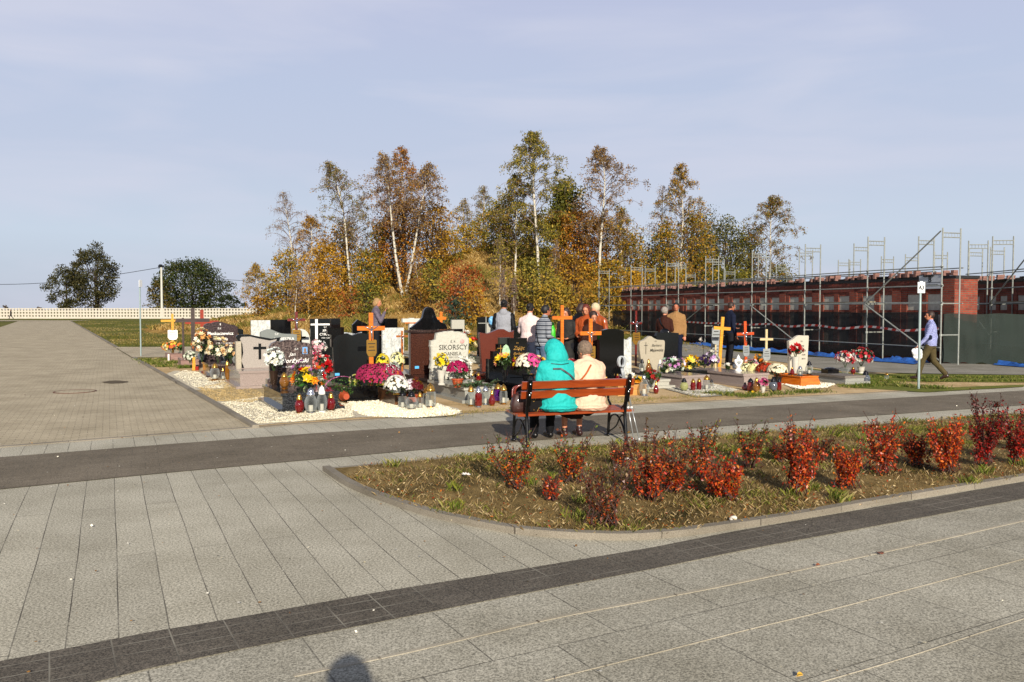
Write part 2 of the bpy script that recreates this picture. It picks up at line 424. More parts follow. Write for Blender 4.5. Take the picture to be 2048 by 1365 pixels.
M_lawn = rough_ground('lawn', [(.30, '#4a4a1c'), (.48, '#59591f'), (.6, '#6b6630'), (.72, '#857545'), (.85, '#9a885c')], .25, 14, b_=.3)
M_hill = rough_ground('hill_grass', [(.28, '#4f4020'), (.42, '#7a6030'), (.55, '#96773f'), (.7, '#a98d56'), (.8, '#6c6a30')], .3, 9, b_=.35, dist=.05)
M_sand = rough_ground('sand', [(.25, '#6e6233'), (.36, '#9c8458'), (.5, '#bfa47a'), (.7, '#cdb58e')], .8, 30)
M_bed = rough_ground('bed_soil', [(.32, '#343014'), (.44, '#615130'), (.58, '#8a7449'), (.74, '#a8936a')], .9, 40)
M_strip = rough_ground('grass_strip', [(.3, '#4f5a24'), (.5, '#6a6e30'), (.7, '#8a8248')], .8, 30)
def gravel(name, lo, hi, gap, sc=28):
    m, t, b = newmat(name); v = tex(t, 'ShaderNodeTexVoronoi', sc); n = tex(t, 'ShaderNodeTexNoise', 3, 4)
    o = mixc(t, v.outputs['Color'], lo, hi); dd = ramp(t, v.outputs['Distance'], [(.5, (1, 1, 1)), (.9, (.66, .62, .54))])
    o = mixc(t, 1.0, o, dd, 'MULTIPLY'); t.links.new(o, b.inputs['Base Color']); b.inputs['Roughness'].default_value = .85
    inv = t.nodes.new('ShaderNodeMath'); inv.operation = 'SUBTRACT'; inv.inputs[0].default_value = 1; t.links.new(v.outputs['Distance'], inv.inputs[1])
    bump(t, b, inv.outputs[0], .8, .03); MATS[name] = m; return m
M_gw = gravel('white_gravel', '#dcd4bd', '#f6f0de', 0, 40); M_gt = gravel('tan_gravel', '#9a8458', '#cdb98c', 0)
M_gg = gravel('grey_gravel', '#8f8c80', '#c9c5b8', 0)

# base ground: one sheet to the horizon
xs = np.concatenate([np.linspace(-900, -70, 14), np.linspace(-60, 60, 97), np.linspace(70, 900, 14)])
ys = np.concatenate([np.linspace(-60, 8, 8), np.linspace(10, 120, 89), np.linspace(130, 2500, 30)])
GX, GY = np.meshgrid(xs, ys); GZ = Z(GX, GY) - .05
vs = np.stack([GX, GY, GZ], -1).reshape(-1, 3); nx = len(xs)
fs = [(j * nx + i, j * nx + i + 1, (j + 1) * nx + i + 1, (j + 1) * nx + i) for j in range(len(ys) - 1) for i in range(nx - 1)]
me = bpy.data.meshes.new('ground'); me.from_pydata(vs.tolist(), [], fs); me.materials.append(M_lawn)
me.polygons.foreach_set('use_smooth', [True] * len(me.polygons)); struct(link('ground', me))
# hill skin (dry golden grass) over the mound
xs = np.linspace(-42, 24, 89); ys = np.linspace(40, 118, 79); GX, GY = np.meshgrid(xs, ys)
rough = np.array([[mnoise.noise(Vector((x * .35, y * .35, 3))) * .28 + mnoise.noise(Vector((x * 1.1, y * 1.1, 9))) * .1 for x in xs] for y in ys])
hh = hill(GX, GY) * ss(34, 50, GY); GZ = Z(GX, GY) + rough * np.clip(hh, 0, 1) + np.where(hh > .12, .05, -.3)
def hz(x, y):
    i = int(round((x + 42) / 66 * 88)); j = int(round((y - 40) / 78 * 78))
    return Zf(x, y) + (rough[j, i] * min(1, max(0, float(hill(x, y)))) if 0 <= i < 89 and 0 <= j < 79 else 0)
vs = np.stack([GX, GY, GZ], -1).reshape(-1, 3); nx = len(xs)
fs = [(j * nx + i, j * nx + i + 1, (j + 1) * nx + i + 1, (j + 1) * nx + i) for j in range(len(ys) - 1) for i in range(nx - 1)]
me = bpy.data.meshes.new('hill'); me.from_pydata(vs.tolist(), [], fs); me.materials.append(M_hill)
me.polygons.foreach_set('use_smooth', [True] * len(me.polygons)); struct(link('hill', me))

def PX(L, z=0): return [P(a, b, z) for a, b in L]
K_front = PX([(-500, 935), (0, 896), (320, 871), (505, 857), (640, 847), (1000, 826), (1269, 812), (1580, 796), (2048, 772), (2500, 752)])
D_top = PX([(-500, 953), (0, 916), (320, 891), (640, 867), (1000, 844), (1269, 827), (1500, 814), (1860, 793), (2048, 782), (2500, 762)])
D_bot = PX([(-500, 1030), (0, 980), (320, 948), (640, 919), (940, 892), (1200, 872), (1450, 853), (1750, 832), (2048, 811), (2500, 785)])
BED_T = PX([(645, 942), (800, 928), (940, 915), (1186, 895), (1500, 870), (1800, 848), (2048, 829), (2500, 800)])
BED_B = PX([(645, 942), (690, 972), (760, 1002), (850, 1032), (940, 1052), (1050, 1071), (1215, 1081), (1330, 1077), (1450, 1062), (1607, 1038), (1774, 1008), (2048, 962), (2500, 885)])
# light slabs: everything from the road kerb down past the camera
NEARL = [(-14, -3), (-6, -3), (0, -3), (6, -3), (20, -3)]
sheet('paving', [(-9, -3), (0, -3), (9, -3), (22, -3)], K_front, M_slabv, .0, nu=120, nv=12)
# lower right field of wide slabs, past the lower dark band
S_top = PX([(-300, 1377), (0, 1328), (240, 1277), (500, 1234), (750, 1188), (1000, 1148), (1300, 1098), (1450, 1068), (1600, 1042), (2048, 965), (2500, 888)])
S_bot = PX([(-300, 1480), (0, 1418), (240, 1352), (500, 1297), (812, 1236), (1039, 1191), (1300, 1141), (1497, 1100), (1760, 1052), (2048, 999), (2500, 918)])
sheet('lower_pavement', [(-6, -2.6), (0, -2.6), (5, -2.6), (16, -2.6)], [S_bot[0], S_bot[3], S_bot[6], S_bot[-1]], M_slabh, .004, nu=40, nv=8)
sheet('dark_band', S_bot, S_top, M_dark, .008, nv=2, seg=.4)
sheet('dark_walkway', D_bot, D_top, M_darkp, .008, nv=2, seg=.4)
# kerb strips
def kerb(name, line, w, h, m, side=1, z0=-.02, n=1):
    L = [Vector((p[0], p[1], 0)) for p in line]; mb = MB(); A = []; 
    for i, p in enumerate(L):
        d = (L[min(i + 1, len(L) - 1)] - L[max(i - 1, 0)]).normalized(); q = Vector((-d.y, d.x, 0)) * side
        z = Zf(p.x, p.y); A.append([p + Vector((0, 0, z + z0)), p + Vector((0, 0, z + h)), p + q * w + Vector((0, 0, z + h)), p + q * w + Vector((0, 0, z + z0))])
    vs = [v for a in A for v in a]; fs = []
    for i in range(len(A) - 1):
        for k in range(4): fs.append((i * 4 + k, i * 4 + (k + 1) % 4, (i + 1) * 4 + (k + 1) % 4, (i + 1) * 4 + k))
    fs += [(0, 1, 2, 3), tuple((len(A) - 1) * 4 + k for k in (3, 2, 1, 0))]
    mb.add(vs, fs); return struct(mb.build(name, m))
kerb('kerb_road', smoothline(K_front, 4), .09, .014, M_kerb)
for q, L in enumerate(([(590, 1356), (826, 1306), (1098, 1242), (1300, 1203), (1500, 1164), (1900, 1078), (2048, 1044), (2500, 945)],
                       [(1090, 1364), (1300, 1312), (1500, 1261), (1700, 1212), (2048, 1120), (2500, 1000)],
                       [(1500, 1410), (1640, 1368), (1830, 1312), (2048, 1240), (2500, 1100)])):
    kerb('edging_strip', smoothline(PX(L), 4), (.030, .008, .006)[q], .008, M_kerbl)
bedline = smoothline(BED_B, 5)
kerb('bed_kerb', bedline, .085, .055, M_kerb)
kerb('bed_kerb_back', smoothline(BED_T, 3), .06, .03, M_kerb, side=-1)
# bed surface, slightly domed strip between the two edges
sheet('planting_bed', BED_B, BED_T, M_bed, .028, nv=14, seg=.35)
# road at the left
v_left = (P(265, 717) - P(505, 857)).normalized()
RL = [P(505, 857), P(440, 819), P(380, 784), P(330, 755), P(265, 717), P(232, 697), P(180, 666), P(140, 642.5)]
far_r = RL[-1]; far_l = P(36, 643); l0 = P(0, 655)
RLL = [l0 + (l0 - far_l).normalized() * 0, ]
left_edge = [Vector((-24, 12, 0)), Vector((-32, 40, 0)), l0, far_l]
poly('road', [Vector((-20, 4, 0))] + K_front[:3] + RL + [far_l, l0, Vector((-32, 40, 0)), Vector((-24, 12, 0))], M_road, .002)
struct_fill = sheet('side_road', [RL[4], P(345, 716), P(420, 714)], [RL[5], P(345, 697), P(420, 696)], M_road, .03, nu=20, nv=6)
kerb('plot_kerb', RL[:5], .10, .05, M_kerb, side=-1)
kerb('lawn_kerb', RL[5:], .12, .06, M_kerb, side=-1)
kerb('lawn_kerb_side', [P(232, 697), P(345, 697), P(400, 696)], .12, .06, M_kerb, side=1)
sheet('far_road', [far_l + Vector((-60, 12, 0)), far_l + Vector((0, 12, 0)), far_r + Vector((0, 6, 0))], [far_l + Vector((-60, 0, 0)), far_l, far_r], M_road, .006, nu=4, nv=2)
# graves plot of bare sand
sheet('plot_sand', [RL[0] + Vector((.1, .05, 0)), K_front[4] + Vector((0, .06, 0)), K_front[5] + Vector((0, .06, 0)), K_front[6] + Vector((0, .06, 0)), K_front[7] + Vector((0, .06, 0)), P(1850, 781)],
      [RL[4] + Vector((.12, 0, 0)), (-8, 33, 0), (-2, 31, 0), (4, 29, 0), (9, 26, 0), P(1850, 752)], M_sand, .012, nu=50, nv=30)
# right side: paved walk, grass strips and paving along the brick wall
sheet('walk_right', [P(1850, 781), P(2048, 771), P(2500, 750)], [P(1600, 752), P(1900, 754), P(2500, 748)], M_sand, .009, nu=20, nv=4)
sheet('grass_strip', [P(1650, 762), P(1850, 765), P(2048, 767), P(2500, 763)], [P(1560, 748), P(1800, 749), P(2048, 752), P(2500, 750)], M_strip, .018, nu=20, nv=3)
sheet('grass_strip_edge', [P(1700, 777), P(1850, 786), P(2048, 775)], [P(1720, 765), P(1850, 778), P(2048, 771)], M_strip, .016, nu=20, nv=3)
M_walk = paver('grey_walk', (.20, .185, .15), (.34, .32, .27), (.1, .09, .07), .4, .4, -R(20), jw=.004, speck=90)
sheet('wall_walk', [P(1150, 722), P(1450, 733), P(1640, 744), P(1850, 749), P(2048, 751.5), P(2500, 749)], [P(1150, 690), P(1350, 700), P(1560, 712), P(1850, 727), P(2048, 732), P(2500, 736)], M_walk, .022, nu=30, nv=6)
# gravel around the graves
def gpatch(name, L, m, z=.03):
    c = [P(a, b) for a, b in L]; c = smoothline(c + [c[0]], 4)[:-1]
    q = [p + Vector((rnd.uniform(-.04, .04), rnd.uniform(-.04, .04), 0)) for p in c]
    return poly(name, q, m, z)
gpatch('gravel', [(507, 853), (575, 848), (640, 843), (700, 838), (760, 834), (720, 815), (640, 800), (560, 790), (490, 798), (425, 805), (462, 828)], M_gw, .018)
gpatch('gravel', [(424, 804), (500, 806), (540, 795), (520, 770), (460, 765), (382, 778)], M_gt, .016)
gpatch('gravel', [(334, 750), (382, 779), (440, 780), (465, 772), (460, 756), (400, 748), (350, 743)], M_gw, .020)
gpatch('gravel', [(700, 806), (760, 800), (800, 800), (860, 806), (922, 824), (905, 833), (830, 838), (750, 836), (712, 822)], MATS['white_gravel'], .022)
gpatch('gravel', [(1320, 776), (1365, 790), (1400, 797), (1450, 792), (1470, 783), (1430, 770), (1360, 768)], M_gg, .026)
gpatch('gravel', [(1556, 768), (1600, 781), (1650, 778), (1672, 770), (1640, 764), (1590, 762)], M_gw, .028)
# loose bits on the paving: tiny stones and fallen scraps, one object
n = 900; t = RS.rand(n) ** .6; yy = 3.6 + t * 14; xx = (RS.rand(n) - .5) * 1.3 * yy
sz = RS.uniform(.006, .018, n); V = leaves(np.stack([xx, yy, np.full(n, .016) + sz * .3], 1), sz * 1.6, .9, .8)
quads('litter', V, pal(n, ['#d8d2bd', '#c9bf9f', '#a8762c', '#6b4a25', '#3d3420', '#e7e1cf']), colmat('litter_bits'))['kind'] = 'stuff'
def litter_leaf(px, py, s, col, lab):
    p = P(px, py, .02); mb = MB(); pts = []
    for k in range(10):
        a = 2 * math.pi * k / 10; pts.append((s * math.cos(a), s * .62 * math.sin(a) * (1 if k not in (0,) else 1), .004 * math.sin(a * 2) + .004))
    mb.add(pts + [(q[0], q[1], q[2] - .004) for q in pts], [tuple(range(10)), tuple(range(19, 9, -1))] + [(k, 10 + k, 10 + (k + 1) % 10, (k + 1) % 10) for k in range(10)])
    mb.tube([(-s, 0, .002), (-s * 1.6, .01, .003)], .0012, 5)
    o = mb.build('fallen_leaf', mat('leaf' + col, col, .6)); o.location = p; o.rotation_euler = (0, 0, rnd.uniform(0, 3)); tag(o, lab, 'leaf')
litter_leaf(1600, 1350, .022, '#d3a436', 'yellow fallen leaf on the grey slabs at the lower right edge')
litter_leaf(1636, 1130, .02, '#8a4a26', 'small brown curled leaf on the pale edging strip')
litter_leaf(1760, 1106, .028, '#70402a', 'long red-brown leaf scrap lying along the pale edging strip')
# manhole and broken patch on the tan road
mh = P(150, 784, 0)
tm = thing('manhole', 'round manhole with rusty rim set in the tan paved road', 'manhole', (mh.x, mh.y, 0))
MB().lathe([(.0, .006), (.40, .006), (.40, .010), (.0, .012)], n=40).build('cover', M_road, tm)
MB().lathe([(.40, .004), (.40, .013), (.435, .013), (.435, .004)], n=40).build('rim', mat('rust', '#5a3420', .8, var=.4), tm)
for (px, py, s) in ((230, 765, .28),):
    gpatch('pothole', [(px - 26 * s / .28, py), (px - 8, py + 3), (px + 14, py + 2), (px + 25 * s / .28, py - 1), (px + 5, py - 3), (px - 12, py - 2)], mat('dirt_patch', '#4a3c22', .95, var=.4), .012)
# ================================================================== GRAVES
G_black = stone('black_granite', ('#050505', '#0b0b0c', '#1a1a1c'), 160, .08)
G_dkgrey = stone('dark_grey_granite', ('#070808', '#0f1111', '#202322'), 150, .22)
G_brown = stone('brown_granite', ('#15100f', '#2b201e', '#57423c'), 60, .12)
G_multi = stone('purple_brown_granite', ('#1e1a1b', '#4a3f3d', '#7b6c66'), 22, .14)
G_red = stone('red_granite', ('#2e120d', '#5a281d', '#7d4230'), 170, .25)
G_grey = stone('grey_granite', ('#55554f', '#8a8a82', '#b3b2a8'), 190, .3)
G_lgrey = stone('light_granite', ('#7d7b70', '#a6a498', '#c3c0b3'), 180, .35)
G_beige = stone('beige_granite', ('#6a6252', '#a39a86', '#c4bba6'), 150, .35)
G_pink = stone('pink_grey_granite', ('#5f544f', '#8f817a', '#b4a69d'), 170, .18)
G_blue = stone('slate_granite', ('#2c3036', '#4c525a', '#727880'), 120, .12)
G_white = stone('white_marble', ('#a9aaa4', '#c0c1bb', '#d0d0ca'), 10, .3, vein='#858a86')
G_rough = stone('rough_pale_stone', ('#8a887b', '#b3b1a3', '#cfcdbf'), 160, .7, bumpy=.6)
M_gold = mat('gold_letters', '#c79a4e', .3, .6); M_wht = mat('white_letters', '#e8e6df', .5)
M_blk = mat('black_letters', '#15130f', .5); M_silver = mat('silver', '#b9bcc0', .18, .9); M_brass = mat('brass', '#c99a4a', .2, .9)
M_dkmetal = mat('dark_metal', '#26262a', .3, .7); M_plast = mat('white_plastic', '#e9e7df', .4)
W_box = wood('box_wood', '#3c2411', '#6d4522'); W_pine = wood('pine_box', '#a3713a', '#cd9c5c'); W_red = wood('mahogany_stain', '#6e1d08', '#9c3412')
W_or = wood('orange_wood', '#b1500c', '#da7a1e'); W_ye = wood('yellow_pine', '#b7791c', '#e0a238'); W_dk = wood('weathered_dark_wood', '#241a17', '#4c3c36')
W_pale = wood('pale_wood', '#a8946a', '#c9b98d', .7); W_pinkw = wood('pinkish_old_wood', '#6b4f47', '#96776c', .7); W_red2 = wood('red_brown_wood', '#4d120c', '#75231a')
M_stick = mat('blue_sticker', '#4fa8e0', .5)

def outline(w, h, top=((-1, 1), (1, 1)), bot=1.0, sides=None):
    """counter-clockwise seen from the front: bottom right ... top right -> top left"""
    t = sorted(top, key=lambda p: -p[0]); L = [(-w / 2 * bot, 0), (w / 2 * bot, 0)]
    if sides: L += [(w / 2 * a, h * b) for a, b in sides]
    L += [(w / 2 * a, h * b) for a, b in t]
    if sides: L += [(-w / 2 * a, h * b) for a, b in reversed(sides)]
    return L
def arch(k=.15, n=12): return [(-math.cos(math.pi * i / n), 1 - k + k * math.sin(math.pi * i / n)) for i in range(n + 1)]
def curve(fn, n=16): return [(-1 + 2 * i / n, fn(-1 + 2 * i / n)) for i in range(n + 1)]
TOPS = {
 'flat': [(-1, 1), (1, 1)], 'arch': arch(.18), 'low_arch': arch(.07), 'round': arch(.45),
 'bump': curve(lambda x: .93 + .07 * math.exp(-(x / .35) ** 2)), 'wave': curve(lambda x: .92 + .08 * math.sin((x * .9 + .25) * 2.2)),
 'slant': [(-1, .84), (-.95, .9), (-.5, 1), (1, .88)], 'ogee': curve(lambda x: .88 + .12 * math.exp(-((x + .55) / .5) ** 2) - .05 * (x > .7) * (x - .7)),
 'shield': [(-1, .80), (-.93, .86), (-.7, .88), (-.5, .92), (-.35, .97), (-.2, 1), (-.05, .985), (.15, .93), (.4, .89), (.7, .875), (.9, .875), (1, .85)],
 'peak': [(-1, .86), (-.6, .90), (-.25, .97), (.0, 1), (.5, .99), (.95, .99), (1, .97)],
 'double': [(-1, .84), (-.9, .92), (-.7, .965), (-.5, .96), (-.35, .985), (-.1, 1), (.15, .985), (.5, .93), (.8, .91), (1, .86)],
 'scroll': curve(lambda x: .93 + .05 * math.cos(x * 5) + .03 * x),
}
def mesh_text(body, size, shear=0, bold=0.0, sx=1.0):
    c = bpy.data.curves.new('t', 'FONT'); c.body = body; c.size = size; c.shear = shear; c.align_x = 'CENTER'; c.align_y = 'CENTER'
    c.resolution_u = 2; c.extrude = .0015; c.offset = bold
    o = bpy.data.objects.new('t', c); me = bpy.data.meshes.new_from_object(o)
    bpy.data.objects.remove(o); bpy.data.curves.remove(c)
    for v in me.vertices: v.co = Vector((v.co.x * sx, -v.co.z, v.co.y))
    return me
def text(body, size, m, parent, loc, shear=0, name='inscription', bold=0.0, sx=1.0):
    me = mesh_text(body, size, shear, bold, sx); me.name = name; me.materials.append(m); return link(name, me, parent, loc)
def serif(body, size, m, parent, loc, name='inscription'):
    """roman capitals: the sans letters with thin serifs on their feet and heads"""
    me = mesh_text(body, size, 0, .0, 1.0); mb = MB()
    xsn = [v.co.x for v in me.vertices]; n = len(body); x0, x1 = min(xsn), max(xsn)
    for v in me.vertices: pass
    mb.add([v.co for v in me.vertices], [tuple(p.vertices) for p in me.polygons])
    zs = [v.co.z for v in me.vertices]; zb, zt = min(zs), max(zs)
    cols = sorted(set(round(v.co.x, 3) for v in me.vertices if abs(v.co.z - zb) < size * .02)); last = -9
    for x in cols:
        if x - last > size * .12: mb.box((x + size * .03, -.0015, zb + size * .012), (size * .2, .003, size * .035)); last = x
    cols = sorted(set(round(v.co.x, 3) for v in me.vertices if abs(v.co.z - zt) < size * .02)); last = -9
    for x in cols:
        if x - last > size * .12: mb.box((x + size * .03, -.0015, zt - size * .012), (size * .2, .003, size * .035)); last = x
    o = mb.build(name, m, parent, fix=False); o.location = loc; return o

def slab(t, w, L, h, ms, mt=None, plinth=True, over=.03):
    mt = mt or ms
    if plinth: MB().box((0, L / 2 - .0, .03), (w + .14, L + .16, .06)).build('plinth', ms, t)
    MB().box((0, L / 2, .06 + (h - .115) / 2), (w - 2 * over, L - .04, h - .115)).build('base', ms, t)
    mb = MB(); mb.prism([(-w / 2, 0), (w / 2, 0), (w / 2, .055), (-w / 2, .055)], 0, L, off=(0, 0, h - .055), bev=.006); mb.build('cover_slab', mt, t)
def head(t, w, h, y, z, th, m, top='flat', bot=1.0, sides=None, bev=.008, name='headstone', x=0):
    o = MB().prism(outline(w, h, TOPS[top] if isinstance(top, str) else top, bot, sides), 0, th, bev=bev).build(name, m, t)
    o.location = (x, y, z); return o
def gthing(label, w, L, corner=None, hsp=None, rz=UA, cat='grave', name='grave', group='graves'):
    """corner: photo pixel of the front left ground corner; hsp: (pixel x, forward distance) of the rear end"""
    u = Vector((math.cos(rz), math.sin(rz), 0)); v = Vector((-math.sin(rz), math.cos(rz), 0))
    if corner: p = PG(*corner) + u * w / 2
    else: p = Vector((xat(hsp[0], hsp[1]), hsp[1], 0)) - v * (L - .18)
    z = Zf(*(p + v * L * .5)[:2]) if not corner or True else 0
    return thing(name, label, cat, (p.x, p.y, z + (.014 if z < .01 else -.01)), rz, group)
def wof(wpx, d): return wpx / (F / d) / .93
def cross_relief(t, x, y, z, w, h, m, th=.012, bw=.03, name='cross'):
    MB().box((0, 0, 0), (bw, th, h)).box((0, 0, h * .22), (w, th * .98, bw)).build(name, m, t, loc=(x, y, z))
def portrait(t, x, y, z, r=.05):
    o = MB().prism([(r * .75 * math.cos(a * math.pi / 8), r * math.sin(a * math.pi / 8)) for a in range(16)], -.006, .0).build('portrait', M_plast, t); o.location = (x, y, z)
    MB().ell((0, -.007, .2 * r), (.3 * r, .002, .38 * r)).ell((0, -.007, -.45 * r), (.5 * r, .002, .3 * r)).build('portrait_photo', M_dkmetal, o)

# --- front row ---------------------------------------------------------------------------------
g = gthing('dark glossy brown granite grave with arched headstone and photo plaque, nearest to the paving corner', 1.06, 2.0, corner=(562, 826))
slab(g, 1.06, 2.0, .33, stone('dark_blue_granite', ('#101214', '#23262a', '#4a4c4e'), 45, .07), MATS['dark_blue_granite'])
MB().box((0, 1.82, .39), (.95, .22, .12)).build('pedestal', G_multi, g)
hd = head(g, .84, .78, 1.74, .44, .12, G_multi, 'double')
text('Ś.P.', .05, M_wht, g, (.1, 1.735, 1.03), .3); text('Jan', .10, M_wht, g, (.02, 1.735, .93), .35)
text('Dorżyński', .125, M_wht, g, (.06, 1.735, .80), .35, bold=.001); text('28.05.1948', .05, M_wht, g, (-.08, 1.735, .68)); text('† 23.10.2012', .05, M_wht, g, (.25, 1.735, .68))
MB().box((0, 0, 0), (.10, .006, .14)).build('photo_plaque', mat('sky_photo', '#6f9fd0', .3), g, loc=(.27, 1.736, 1.0))
MB().ell((0, 0, 0), (.025, .004, .04)).ell((0, 0, -.05), (.042, .004, .025)).build('portrait', mat('portrait_tone', '#7a5a44', .5), g, loc=(.27, 1.731, 1.01))
g = gthing('pinkish grey granite grave with tall shield headstone edged by a dark curved border', .92, 1.9, corner=(478, 780))
slab(g, .92, 1.9, .40, G_pink, G_pink)
shp = [(.9 * a, .82 * b) for a, b in [(-.36, 0), (.36, 0), (.42, .22), (.40, .45), (.45, .70), (.50, .84), (.30, .80), (.05, .86), (-.2, .93), (-.42, .92), (-.46, .86), (-.40, .70), (-.38, .45), (-.43, .22)]]
o = MB().prism(shp, 0, .13, bev=.006).build('headstone', stone('speckled_grey_granite', ('#6c645c', '#9b938a', '#b6afa5'), 70, .3), g); o.location = (.12, .95, .40)
sh2 = [(x * 1.22, z * 1.09 - .0) for x, z in shp]
o2 = MB().prism(sh2, .02, .11, bev=.01).build('border', G_dkgrey, g); o2.location = (.12, .955, .385)
MB().box((.12, 1.02, .36), (.8, .24, .1)).build('pedestal', G_pink, g)
cross_relief(g, .16, .945, .80, .30, .38, G_dkgrey, .02, .06)
MB().box((-.33, 1.03, .72), (.12, .2, .66)).build('side_pillar', G_beige, g)
# child's grave: wooden kerb full of flowers
KB = gthing('grave bed in a brown wooden frame planted full of purple-red chrysanthemums', .62, 2.0, corner=(790, 814))
def frame_box(t, w, L, h, m, th=.035, inner=None, taper=0):
    mb = MB(); mb.box((0, th / 2, h / 2), (w, th, h)); mb.build('end_board', m, t); MB().box((0, L - th / 2, h / 2), (w, th, h)).build('end_board', m, t)
    for s in (-1, 1): MB().box((s * (w / 2 - th / 2), L / 2, h / 2 - .001), (th, L - 2 * th, h)).build('side_board', m, t)
    MB().box((0, th / 2, h + .012), (w + .02, .07, .024)).box((-w / 2 + .02, L / 2, h + .0125), (.07, L - .1, .024)).box((w / 2 - .02, L / 2, h + .0125), (.07, L - .1, .024)).build('rail', m, t)
    MB().box((0, L / 2, h / 2 - .02), (w - 2 * th, L - 2 * th, h)).build('soil', inner or mat('grave_soil', '#33261a', .95, var=.4), t)
frame_box(KB, .62, 2.0, .24, W_box)
# rough hewn pale stone
g = gthing('pale grey granite grave with rough-hewn pale headstone bearing large black roman lettering', .86, 2.05, corner=(928, 808))
slab(g, .86, 2.05, .30, G_grey, G_lgrey)
ed = []; pts0 = [(-.44, 0), (.44, 0), (.45, .3), (.44, .62), (.445, .88), (.40, .93), (.37, .99), (.27, 1.02), (.16, 1.045), (.05, 1.055), (-.08, 1.05), (-.2, 1.035), (-.31, 1.02), (-.33, .87), (-.45, .86), (-.44, .7), (-.43, .5), (-.45, .3), (-.43, .15)]
for (a, b) in zip(pts0, pts0[1:] + pts0[:1]):
    for k in range(4):
        t_ = k / 4; ed.append((a[0] + (b[0] - a[0]) * t_ + (rnd.uniform(-.012, .012) if k else 0), a[1] + (b[1] - a[1]) * t_ + (rnd.uniform(-.012, .012) if k and a[1] + b[1] > 0 else 0)))
o = MB().prism(ed, 0, .16, bev=.028).build('headstone', G_rough, g); o.location = (0, 1.78, .30)
HY = 1.775
text('Ś. P.', .07, M_blk, g, (.06, HY, 1.12)); serif('SIKORSCY', .145, M_blk, g, (.06, HY, 1.0))
serif('DANIELA', .10, M_blk, g, (.05, HY, .86)); text('07.02.1935 † 27.09.2014', .055, M_blk, g, (.08, HY, .785))
serif('TADEUSZ', .10, M_blk, g, (.05, HY, .69)); text('25.04.1934 † 21.01.2005', .055, M_blk, g, (.05, HY, .61))
text('PROSZĄ O MODLITWĘ', .045, M_blk, g, (.05, HY, .50)); text('Pokój ich duszom', .045, M_blk, g, (.05, HY, .44))
o = MB().ell((0, 0, 0), (.05, .012, .05)).build('medallion', mat('rose', '#c9928c', .4), g); o.location = (.27, HY - .008, 1.13)
# black grave behind the bench
g = gthing('black polished granite grave with stepped cross pillar and gold script, just behind the bench', .95, 2.0, hsp=(1015, 17.9))
slab(g, .95, 2.0, .34, G_black)
head(g, .44, .86, 1.78, .34, .12, G_black, 'flat', x=.24)
mb = MB(); mb.box((0, 0, .21), (.5, .16, .42)); mb.box((.02, .0, .50), (.34, .155, .17)); mb.box((.06, 0, .66), (.17, .15, .16)); mb.build('stepped_cross', G_black, g, loc=(-.22, 1.84, .34))
MB().box((0, 0, 0), (.26, .1, .56)).build('back_panel', stone('green_black_granite', ('#1a1f1b', '#262b27', '#333833'), 120, .3), g, loc=(-.03, 1.93, .93))
text('Ś.P.', .04, M_gold, g, (.22, 1.775, 1.09)); text('Zając', .12, M_gold, g, (.25, 1.775, .98), .35); text('Barbara', .085, M_gold, g, (.25, 1.775, .86), .35); text('† 17.10.2014', .045, M_gold, g, (.26, 1.775, .78))
cross_relief(g, -.2, 1.745, .93, .16, .26, M_gold, .008, .012)
# black arched
g = gthing('plain black arched headstone on a black slab right of the two seated women', .8, .8, hsp=(1223, 18.8))
slab(g, .8, .8, .26, G_black); head(g, .66, 1.12, .6, .26, .12, G_black, [(-1, .94), (-.8, .97), (-.3, 1), (.3, 1), (.8, .97), (1, .94)])
g = gthing('white marble headstone with scrolled edge peeping out behind the black arched stone', .8, 1.7, hsp=(1240, 20.3))
slab(g, .8, 1.7, .2, G_lgrey); head(g, .66, .95, 1.5, .2, .1, G_white, 'scroll')
WB = gthing('low pine wood frame grave filled with flowers beside the bench end', .72, 1.6, corner=(1236, 794))
frame_box(WB, .72, 1.6, .20, W_pine)
g = gthing('pinkish grey granite grave with beige shield-shaped headstone carved with a thin black cross', .80, 1.95, corner=(1364, 779))
slab(g, .80, 1.95, .30, G_pink, G_pink)
head(g, .76, .86, 1.72, .30, .11, G_beige, 'shield', bot=.62, sides=[(.66, .1), (.9, .35), (1.0, .6), (1.02, .78)])
cross_relief(g, -.2, 1.715, .86, .10, .30, M_blk, .006, .012)
text('Ś.P.', .045, M_blk, g, (.1, 1.715, 1.02)); text('Barbara', .095, M_blk, g, (.12, 1.715, .92), .35); text('Majewska', .105, M_blk, g, (.12, 1.715, .80), .35, bold=.001)
MB().prism([(-.09, 0), (.09, 0), (.04, .16), (0, .2), (-.04, .16)], 0, .05).build('ornament', G_dkgrey, g, loc=(-.12, 1.66, .30))
g = gthing('wide pinkish granite slab grave without headstone under the tall yellow wooden cross', .80, 2.0, corner=(1487, 776))
slab(g, .80, 2.0, .30, G_pink, G_pink)
g = gthing('pale beige headstone with peaked left shoulder behind red roses', .8, 1.2, hsp=(1592, 21.4), rz=R(20))
head(g, .62, 1.06, .9, .05, .10, stone('cream_stone', ('#98907f', '#b9b2a1', '#cbc5b5'), 150, .5), 'peak', bot=.86, sides=[(.92, .5)])
MB().box((0, .95, .03), (.75, .3, .10)).build('plinth', G_lgrey, g)
text('Ś.P.', .05, M_blk, g, (.08, .895, .95)); text('Irena', .09, M_blk, g, (.06, .895, .84), .3); text('Zofia', .10, M_blk, g, (.1, .895, .72), .3); text('1939', .06, M_blk, g, (.14, .895, .60)); text('2014', .06, M_blk, g, (.14, .895, .50))
OB = gthing('low orange-stained wooden grave frame with sloping sides in front of the pale peaked headstone', .50, 1.0, corner=(1602, 774), rz=R(22))
